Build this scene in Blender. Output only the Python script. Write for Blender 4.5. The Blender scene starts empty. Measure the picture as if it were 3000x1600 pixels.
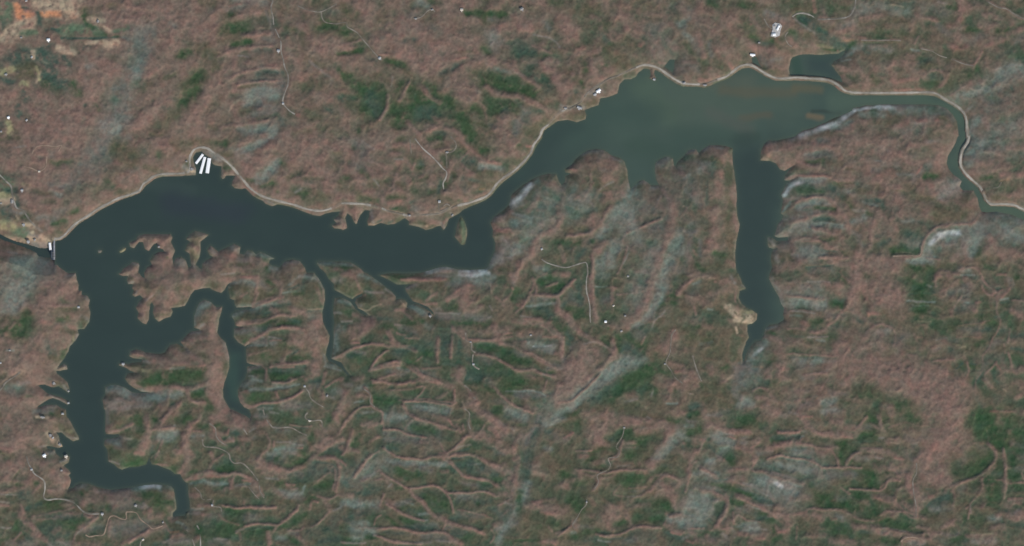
import bpy, bmesh, math, random
import numpy as np
from mathutils import Vector

# ================= camera, sky, sun, exposure =================
S = bpy.context.scene
COL = S.collection
ALT = 60000.0            # camera height in metres
M = 2.5                  # metres per survey pixel (survey is 3000 x 1600)
cam_d = bpy.data.cameras.new("camera")
cam_d.sensor_width = 36.0
cam_d.lens = 36.0 * ALT / (3000 * M)
cam_d.clip_start = 100.0
cam_d.clip_end = 200000.0
cam = bpy.data.objects.new("camera", cam_d)
cam.location = (0, 0, ALT)
COL.objects.link(cam)
S.camera = cam

SUN_EL, SUN_AZ = math.radians(38), math.radians(148)     # late-morning winter sun from the south-east
W_ = bpy.data.worlds.new("World"); S.world = W_
W_.use_nodes = True
wn = W_.node_tree.nodes; wl = W_.node_tree.links
bg = wn["Background"]
sky = wn.new("ShaderNodeTexSky"); sky.sky_type = 'NISHITA'; sky.sun_disc = False
sky.sun_elevation = SUN_EL; sky.sun_rotation = SUN_AZ
wl.new(sky.outputs[0], bg.inputs[0]); bg.inputs[1].default_value = 0.14
sd_ = bpy.data.lights.new("sun", 'SUN'); sd_.energy = 2.2; sd_.angle = math.radians(0.53); sd_.color = (1.0, 0.95, 0.88)
sun = bpy.data.objects.new("sun", sd_); COL.objects.link(sun)
sdir = Vector((math.sin(SUN_AZ)*math.cos(SUN_EL), math.cos(SUN_AZ)*math.cos(SUN_EL), math.sin(SUN_EL)))
sun.rotation_euler = sdir.to_track_quat('Z', 'Y').to_euler()
sun.location = sdir * 9000
S.view_settings.view_transform = 'Standard'; S.view_settings.look = 'None'
S.view_settings.gamma = 1.0; S.view_settings.exposure = 0.55
S.cycles.pixel_filter_type = 'BLACKMAN_HARRIS'
S.cycles.filter_width = 1.6
S.cycles.max_bounces = 4
# ---- survey data: features digitised tile by tile (col,row of a 500x400 tile, 3.436 units per pixel) ----
LAKE = [
(0,1,"550,1045 610,1035 660,1005 700,960 750,905 810,855 880,815 940,780 1000,735 1060,705 1130,668 1200,635 1280,605 1360,575 1420,545 1450,510 1500,470 1560,425 1630,400 1718,395"),
(1,1,"130,392 250,388 255,330 235,270 225,210 250,165 310,150 345,180 400,215 420,270 450,290 510,300 515,350 508,400 520,430 545,420 555,395 620,390 650,395 630,440 615,490 650,520 710,530 750,520 790,560 830,600 880,630 930,650 960,680 1020,700 1080,680 1180,700 1280,730 1360,765 1430,790 1500,800 1560,775 1620,760 1700,755 1690,800 1640,840 1670,870 1620,900 1650,925 1718,930"),
(2,1,"20,940 60,920 50,870 40,820 60,770 100,800 125,860 150,885 165,840 190,790 240,740 285,745 285,800 260,850 270,895 330,895 400,870 460,885 530,880 590,850 640,820 680,850 680,890 780,910 850,940 910,930 960,905 1000,900 1030,945 1060,900 1080,830 1130,800 1190,770 1220,740 1280,710 1380,670 1450,640 1500,600 1560,530 1620,470 1718,390"),
(3,1,"60,340 130,270 190,190 240,110 300,10"),
(3,0,"270,1374 330,1290 390,1270 460,1220 560,1205 650,1230 740,1200 750,1160 730,1110 800,1080 870,1060 890,990 980,975 1060,940 1080,850 1130,800 1200,800 1250,770 1270,730 1330,690 1390,700 1400,760 1380,790 1440,810 1450,790 1430,740 1440,700 1490,720 1560,780 1640,830 1718,870"),
(4,0,"130,860 220,885 290,860 370,820 450,790 520,740 600,690 680,680 750,710 830,760 920,800 1000,810 1150,810 1300,815 1440,830 1520,860 1590,920 1690,950"),
(5,0,"0,955 150,955 300,955 500,955 700,955 800,965 900,1000 1000,1060 1080,1120 1130,1180 1140,1260 1150,1374"),
(5,1,"1120,60 1080,130 1060,220 1070,320 1120,390 1190,450 1260,500 1300,580 1320,640 1380,690 1500,695 1600,700 1660,725 1718,755 2300,1000 3100,1180 4100,1700 4100,1840 3000,1290 2300,1100 1718,840 1600,790 1500,770 1440,755 1350,765 1290,760 1265,700 1250,620 1215,560 1215,545 1100,545 1070,500 1090,450 1060,420 1000,380 960,330 940,270 950,200 990,130 1030,60 1050,0"),
(5,0,"1060,1374 1055,1300 1040,1220 1000,1150 940,1090 850,1060 700,1050 500,1055 300,1050 130,1060 0,1090"),
(4,0,"1700,1120 1600,1160 1500,1200 1420,1240 1330,1280 1200,1320 1130,1374"),
(4,1,"1050,20 950,40 870,40 820,80 790,140 780,240 880,245 940,270 980,330 1030,345 1130,280 1060,350 1030,400 1025,440 1070,445 1150,405 1050,470 1020,530 990,580 1010,640 1000,700 985,770 1010,790 1000,840 960,880 940,940 925,1000 960,1015 1060,1010 1060,1048 950,1055 900,1020 855,1015 855,1080 870,1120 920,1135 895,1180 890,1250 900,1320 880,1374"),
(4,2,"875,0 870,50 900,120 930,180 970,240 990,310 1020,350 1010,420 1020,470 960,510 880,520 830,560 820,620 790,680 730,690 690,730 650,790 620,880 600,900 600,820 625,740 640,690 670,650 650,590 650,520 700,510 745,470 750,410 700,375 640,350 590,300 565,250 575,180 640,160 600,100 575,30 560,0"),
(4,1,"545,1374 535,1300 530,1180 540,1060 560,960 575,880 550,800 540,700 545,600 535,480 520,360 505,270 500,180 500,120 470,110 430,95 340,85 270,90 200,130 160,170 130,130 60,140 30,180 0,210"),
(3,1,"1670,250 1650,300 1630,290 1620,220 1560,200 1490,230 1445,260 1440,340 1450,430 1480,490 1400,495 1370,470 1330,440 1280,450 1240,490 1190,530 1180,490 1170,430 1160,340 1130,250 1080,215 1000,190 930,140 850,125 760,140 700,180 640,230 600,290 530,330 540,360 600,375 540,400 530,460 500,490 470,450 450,380 370,375 300,390 200,435 110,490 40,545 0,580"),
(2,1,"1690,690 1640,735 1580,780 1530,820 1500,870 1530,940 1520,1000 1550,1070 1550,1150 1510,1230 1480,1310 1440,1340 1300,1345 1150,1330 1050,1310 980,1320 880,1350 800,1374"),
(2,2,"700,5 480,5 380,20 440,50 500,80 560,115 640,115 700,110 640,150 650,180 690,240 720,280 800,310 870,340 920,390 930,430 890,390 830,350 760,310 690,320 655,350 665,300 640,270 600,260 550,270 540,230 500,180 440,140 380,90 300,30 250,0"),
(2,1,"240,1374 180,1320 100,1270 0,1260"),
(1,1,"1600,1260 1500,1255 1470,1270 1500,1320 1560,1374"),
(1,2,"1590,60 1640,110 1650,170 1718,205"),
(2,2,"60,240 110,265 160,225 210,205 215,230 150,260 140,300 170,355 230,385 280,430 200,410 130,350 90,290 40,260 0,245"),
(1,2,"1650,250 1640,320 1640,400 1650,500 1640,600 1640,700 1630,780 1620,860 1660,880 1718,900"),
(2,2,"50,980 90,1030 60,1025 0,960"),
(1,2,"1650,910 1590,890 1560,830 1570,760 1590,700 1600,630 1560,560 1530,490 1525,400 1540,340 1555,250 1550,170 1520,110 1490,60 1450,0"),
(1,1,"1370,1374 1350,1320 1300,1255 1230,1240 1160,1250 1120,1290 1100,1320 1020,1300 990,1280 1000,1240 1050,1235 1010,1210 950,1180 900,1160 860,1190 820,1150 770,1145 740,1190 690,1180 700,1110 640,1080 590,1110 520,1140 480,1160 430,1120 400,1100 370,1140 390,1190 430,1210 370,1240 320,1280 310,1340 280,1320 250,1290 290,1220 300,1150 300,1060 340,1030 385,990 320,970 250,950 200,980 160,1030 200,1060 170,1090 140,1150 190,1180 200,1240 210,1300 180,1330 150,1250 100,1210 50,1230 25,1290 15,1220 45,1150 20,1100 0,1060 20,1020 0,985"),
(0,1,"1600,985 1450,985 1390,1000 1370,1040 1300,1070 1310,1110 1350,1125 1400,1060 1440,1060 1460,1130 1500,1155 1540,1090 1575,1070 1590,1120 1640,1130 1660,1160 1600,1165 1550,1190 1510,1250 1530,1290 1480,1320 1450,1374"),
(0,2,"1460,60 1430,40 1400,0"),
(0,1,"1390,1374 1400,1300 1390,1275 1330,1265 1310,1290 1240,1330 1215,1374"),
(0,2,"1190,10 1230,25 1290,30 1280,70 1290,110 1340,110 1330,150 1350,180 1330,220 1360,240 1410,220 1440,250 1400,290 1370,350 1400,400 1385,450 1430,500 1470,515 1495,470 1500,390 1510,320 1530,290 1550,330 1540,400 1560,460 1600,490 1650,460 1718,440"),
(1,2,"20,390 5,350 80,345 140,330 175,280 200,220 240,170 310,155 390,150 450,180 510,200 545,170 570,120 610,90 580,140 585,200 600,260 640,270 640,300 660,345 800,340 830,350 790,365 650,380 610,430 640,480 650,530 720,540 640,560 635,640 680,700 750,740 790,710 760,760 760,830 765,900 800,915 880,935 770,940 770,1000 750,1070 710,1120 680,1180 680,1240 700,1300 740,1350 790,1374"),
(1,3,"810,50 800,95 750,60 680,30 620,0"),
(1,2,"600,1374 560,1310 530,1250 525,1180 540,1100 570,1020 590,950 590,850 570,760 550,700 500,650 470,600 480,530 490,450 510,390 520,340 460,345 430,320 400,290 340,270 290,300 260,360 240,430 235,500 240,550 310,575 200,590 150,640 100,690 145,760 60,710 0,720"),
(0,2,"1700,740 1660,800 1600,815 1540,810 1460,800 1420,780 1370,770 1310,790 1300,840 1350,860 1430,870 1420,900 1330,905 1290,920 1240,905 1200,910 1200,930 1260,950 1310,985 1380,1000 1290,1010 1260,1060 1290,1110 1340,1150 1420,1195 1530,1200 1420,1215 1330,1200 1250,1150 1180,1130 1110,1130 1060,1150 1060,1230 1030,1270 1050,1374"),
(0,3,"1060,0 1065,80 1060,200 1070,245 1140,250 1200,250 1200,275 1130,290 1060,300 1050,360 1080,400 1090,520 1140,550 1190,590 1230,605 1300,580 1400,575 1470,550 1490,510 1500,460 1510,510 1530,550 1600,565 1660,590 1718,610"),
(1,3,"40,645 100,650 120,700 150,730 175,740 180,850 190,920 195,1000 165,1040 150,1070 20,1080 20,1040 60,1000 55,940 40,870 30,800 0,770"),
(0,3,"1650,760 1550,755 1450,765 1340,785 1220,800 1120,810 1000,790 900,750 820,740 760,760 740,790 680,800 700,770 715,710 690,660 710,640 680,600 640,570 650,555 690,530 700,480 680,455 640,460 630,490 600,480 560,440 550,400 480,395 460,370 530,370 590,385 630,370 600,320 590,260 560,230 620,230 660,270 740,320 800,300 790,270 750,200 710,120 670,70 660,0"),
(0,2,"620,1360 560,1325 470,1330 380,1355 370,1350 440,1300 490,1270 530,1255 600,1280 680,1325 705,1300 620,1255 540,1230 480,1215 440,1180 380,1130 450,1120 500,1140 540,1150 590,1140 640,1170 690,1205 700,1160 680,1100 620,1050 570,1010 560,980 600,985 680,970 670,930 640,915 570,960 600,920 650,850 660,830 690,790 700,740 760,680 795,620 780,570 850,565 900,490 910,400 890,330 905,270 880,230 820,220 820,180 785,180 790,120 770,60 760,0"),
(0,1,"680,1374 600,1320 550,1270 550,1200"),
]
COVES = [
[(3,0,"1545,650 1590,600 1640,600 1630,690 1615,735 1570,700 1530,670")],
[(4,0,"695,580 740,570 770,640 795,680 740,665 700,640")],
[(4,0,"1085,610 1105,575 1170,552 1290,545 1400,556 1480,545 1570,540 1640,500 1625,545 1580,590 1530,615 1495,655 1525,690 1548,722 1590,770 1610,830 1500,800 1400,780 1250,768 1085,765 1068,700")],
]
RIVER = [(0,1,"-2000,700 -1100,560 -300,900 0,985 60,1017 160,1057 260,1082 340,1105 400,1125 490,1125 545,1165 545,1215 480,1218 390,1204 360,1164 310,1138 220,1104 120,1069 50,1049 0,1024 -300,960 -1100,640 -2000,780")]
ISLES = [
[(2,1,"1205,800 1240,850 1265,930 1262,1010 1245,1090 1210,1092 1140,1010 1155,950 1170,870")],
[(0,1,"985,1150 1005,1138 1025,1150 1018,1168 995,1172")],
[(0,1,"1200,1160 1215,1140 1240,1120 1268,1122 1262,1145 1235,1160 1212,1172")],
]
ROADS = [  # width(m), tint, name, label, pieces
(13,0,"road","pale lakeshore road winding the whole length of the north bank",[
(0,1,"540,1030 600,1025 650,990 700,935 760,880 820,835 890,795 950,750 1010,715 1080,680 1150,640 1230,610 1320,580 1400,545 1440,480 1480,450 1540,405 1620,380 1718,375"),
(1,1,"100,372 170,360 195,310 190,230 205,180 240,130 300,110 370,120 430,160 500,205 570,260 630,320 680,380 740,450 790,510 850,560 930,605 1030,635 1130,660 1250,690 1350,725 1450,745 1540,745 1640,715"),
(2,1,"0,675 100,675 220,680 300,695 400,720 470,750 560,770 620,785 690,800 800,790 900,785 1000,770 1100,720 1190,690 1280,670 1380,635 1460,600 1520,540 1570,470 1640,410 1718,360"),
(3,1,"60,310 130,240 190,160 220,80 280,0"),
(3,0,"310,1300 370,1250 420,1190 470,1140 550,1100 600,1085 700,1020 740,960 800,900 900,840 960,800 1070,760 1180,710 1250,680 1320,655 1400,660 1480,690 1540,730 1610,780 1670,815 1718,835"),
(4,0,"60,845 150,850 240,840 300,820 370,795 440,770 500,725 570,670 650,650 720,670 800,720 870,760 940,785 1020,790 1150,780 1280,790 1430,800 1500,820 1570,860 1630,910 1690,925"),
(5,0,"0,932 150,935 400,935 600,932 760,930 840,945 920,995 1000,1040 1070,1090 1120,1150 1140,1220 1150,1374"),
(5,1,"1165,0 1150,60 1100,140 1080,230 1085,300 1130,370 1200,440 1270,500 1310,570 1340,640 1390,680 1500,680 1600,685 1660,705 1718,735 2320,970 3080,1140 4100,1650")]),
(9,0,"road","narrow access road from the dam up into the valley settlement",[(0,1,"540,1030 480,990 400,930 330,880 270,800 230,740 170,720 140,650 120,560 110,500 60,450 0,390 -200,220")]),
(8,0,"road","north to south hill road west of the two ridge clearings",[(1,0,"1030,-100 1030,0 1010,80 1030,170 1040,260 1080,350 1110,430 1110,510 1130,590 1150,680 1180,750 1180,850 1150,930 1130,1030 1190,1110 1250,1150")]),
(7,1,"track","",[(1,0,"1280,60 1360,95 1440,115 1510,120 1600,80 1670,40")]),
(7,1,"track","",[(1,0,"1515,120 1525,180 1560,225 1660,240 1718,230"),(2,0,"50,230 60,270 110,300 160,330 210,390 270,460 330,530 380,585")]),
(7,1,"track","",[(2,0,"720,185 780,180 820,160 870,110 915,95 940,120")]),
(8,0,"road","ridge road dropping to the cabins above the bend",[(2,1,"740,20 820,120 900,190 960,250 1020,320 1060,360 1050,420 1025,470 1030,530")]),
(7,0,"track","",[(2,1,"1060,320 1060,230 1055,160 1100,160 1150,120 1150,60 1100,0")]),
(6,1,"track","",[(2,1,"690,30 705,180")]),
(8,1,"track","",[(2,1,"985,650 980,720 1000,750 1050,730 1090,700 1060,680 1030,700")]),
(8,0,"road","straight forest road running south on the long eastern ridge",[(3,1,"300,1235 350,1270 440,1300 540,1320 620,1300 700,1275 750,1275 762,1374"),(3,2,"750,60 750,180 770,260 785,350 785,420 790,500")]),
(6,1,"track","",[(3,2,"1650,570 1610,620 1600,700 1590,800 1550,900 1600,980 1640,1050 1718,1110")]),
(9,0,"road","crooked light road above the southwest shore",[(0,3,"265,470 290,550 320,600 350,650 440,715 452,800 440,880 480,910 560,900 640,905 730,930 780,970 830,1020 900,1050 1000,1050")]),
(7,2,"track","",[(0,3,"860,1260 900,1280 960,1270 1040,1260 1070,1180 1100,1090 1150,1070 1220,1100 1270,1100 1270,1040 1290,1030 1370,1040 1420,1110 1500,1170 1540,1200 1640,1170")]),
(8,0,"road","",[(1,3,"170,1050 190,1100 250,1150 290,1220 300,1330 300,1450")]),
(7,0,"track","",[(1,3,"160,1210 210,1290 240,1374 250,1450")]),
(6,0,"track","",[(1,3,"240,780 300,840 310,890 350,910 430,905 420,970 500,985 510,1030")]),
(8,1,"road","",[(1,3,"320,300 340,370 470,385 580,440 600,500 640,540 720,540 790,600 840,660 890,740 900,820 940,890")]),
(7,1,"track","",[(1,3,"390,140 450,190 460,270 510,330 570,360")]),
(6,1,"track","",[(1,3,"780,770 840,850 890,900")]),
(8,0,"track","",[(1,3,"730,190 770,250")]),
(8,1,"track","",[(1,3,"930,0 950,70 1000,150 1050,185 1200,180 1300,230 1370,260")]),
(7,0,"track","",[(1,3,"1380,30 1355,60 1360,90 1420,115 1510,110 1530,180")]),
(7,1,"track","",[(1,2,"1350,1120 1360,1160 1390,1200 1410,1260 1470,1310 1540,1350")]),
(8,0,"track","",[(2,2,"1250,600 1260,680 1310,700 1310,770 1350,800")]),
(9,0,"track","",[(2,2,"1325,820 1325,920 1390,970")]),
(8,0,"track","",[(2,2,"1240,1130 1300,1180 1310,1220 1350,1270")]),
(7,0,"track","",[(2,3,"1240,-10 1290,40 1280,130 1300,200")]),
(7,1,"track","",[(2,2,"230,1170 290,1220 290,1300 340,1350")]),
(9,1,"track","",[(4,2,"100,830 130,940 160,1020 190,1090")]),
(10,0,"road","pale upper valley road curving past the quarry",[(4,0,"1105,170 1150,140 1220,135 1290,155 1350,190 1420,195 1600,185 1680,160 1718,100"),(5,0,"20,40 30,-100")]),
(7,1,"track","",[(4,0,"820,190 860,260 900,290")]),
(7,1,"track","",[(4,0,"1060,320 1030,370 1060,440 1100,470")]),
(6,1,"track","",[(5,0,"80,405 300,405 480,410")]),
(10,1,"road","",[(0,2,"-150,1330 0,1180 60,1100 150,1040 200,1000")]),
(6,2,"track","",[(0,1,"320,180 360,110 440,90 560,100 620,90 590,150")]),
(7,2,"track","",[(0,1,"470,200 465,290 440,330 390,350 320,320 240,300")]),
(6,0,"track","",[(3,3,"1130,180 1110,270 1050,370 1080,420 1060,480 970,490 990,560 960,610 860,660 870,730 830,800")]),
(6,1,"track","",[(3,3,"752,900 745,960 700,1010 660,1080 610,1160 640,1200")]),
(7,1,"track","",[(5,3,"635,540 635,640 600,720 610,850 630,960 630,1080")]),
(7,1,"track","",[(5,1,"1310,560 1340,540 1400,520 1460,510 1490,460")]),
(6,2,"track","",[(5,1,"400,1205 550,1200 670,1195 690,1100")]),
(7,2,"track","",[(5,3,"480,1330 520,1295 600,1285 700,1310")]),
(8,0,"track","",[(0,3,"1410,1420 1415,1340 1440,1310")]),
(6,1,"track","",[(5,0,"680,490 790,515 870,560 1000,600 1100,640 1210,665")]),
(8,1,"track","",[(5,0,"1320,0 1450,70 1540,90 1620,140 1718,190")]),
]
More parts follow.
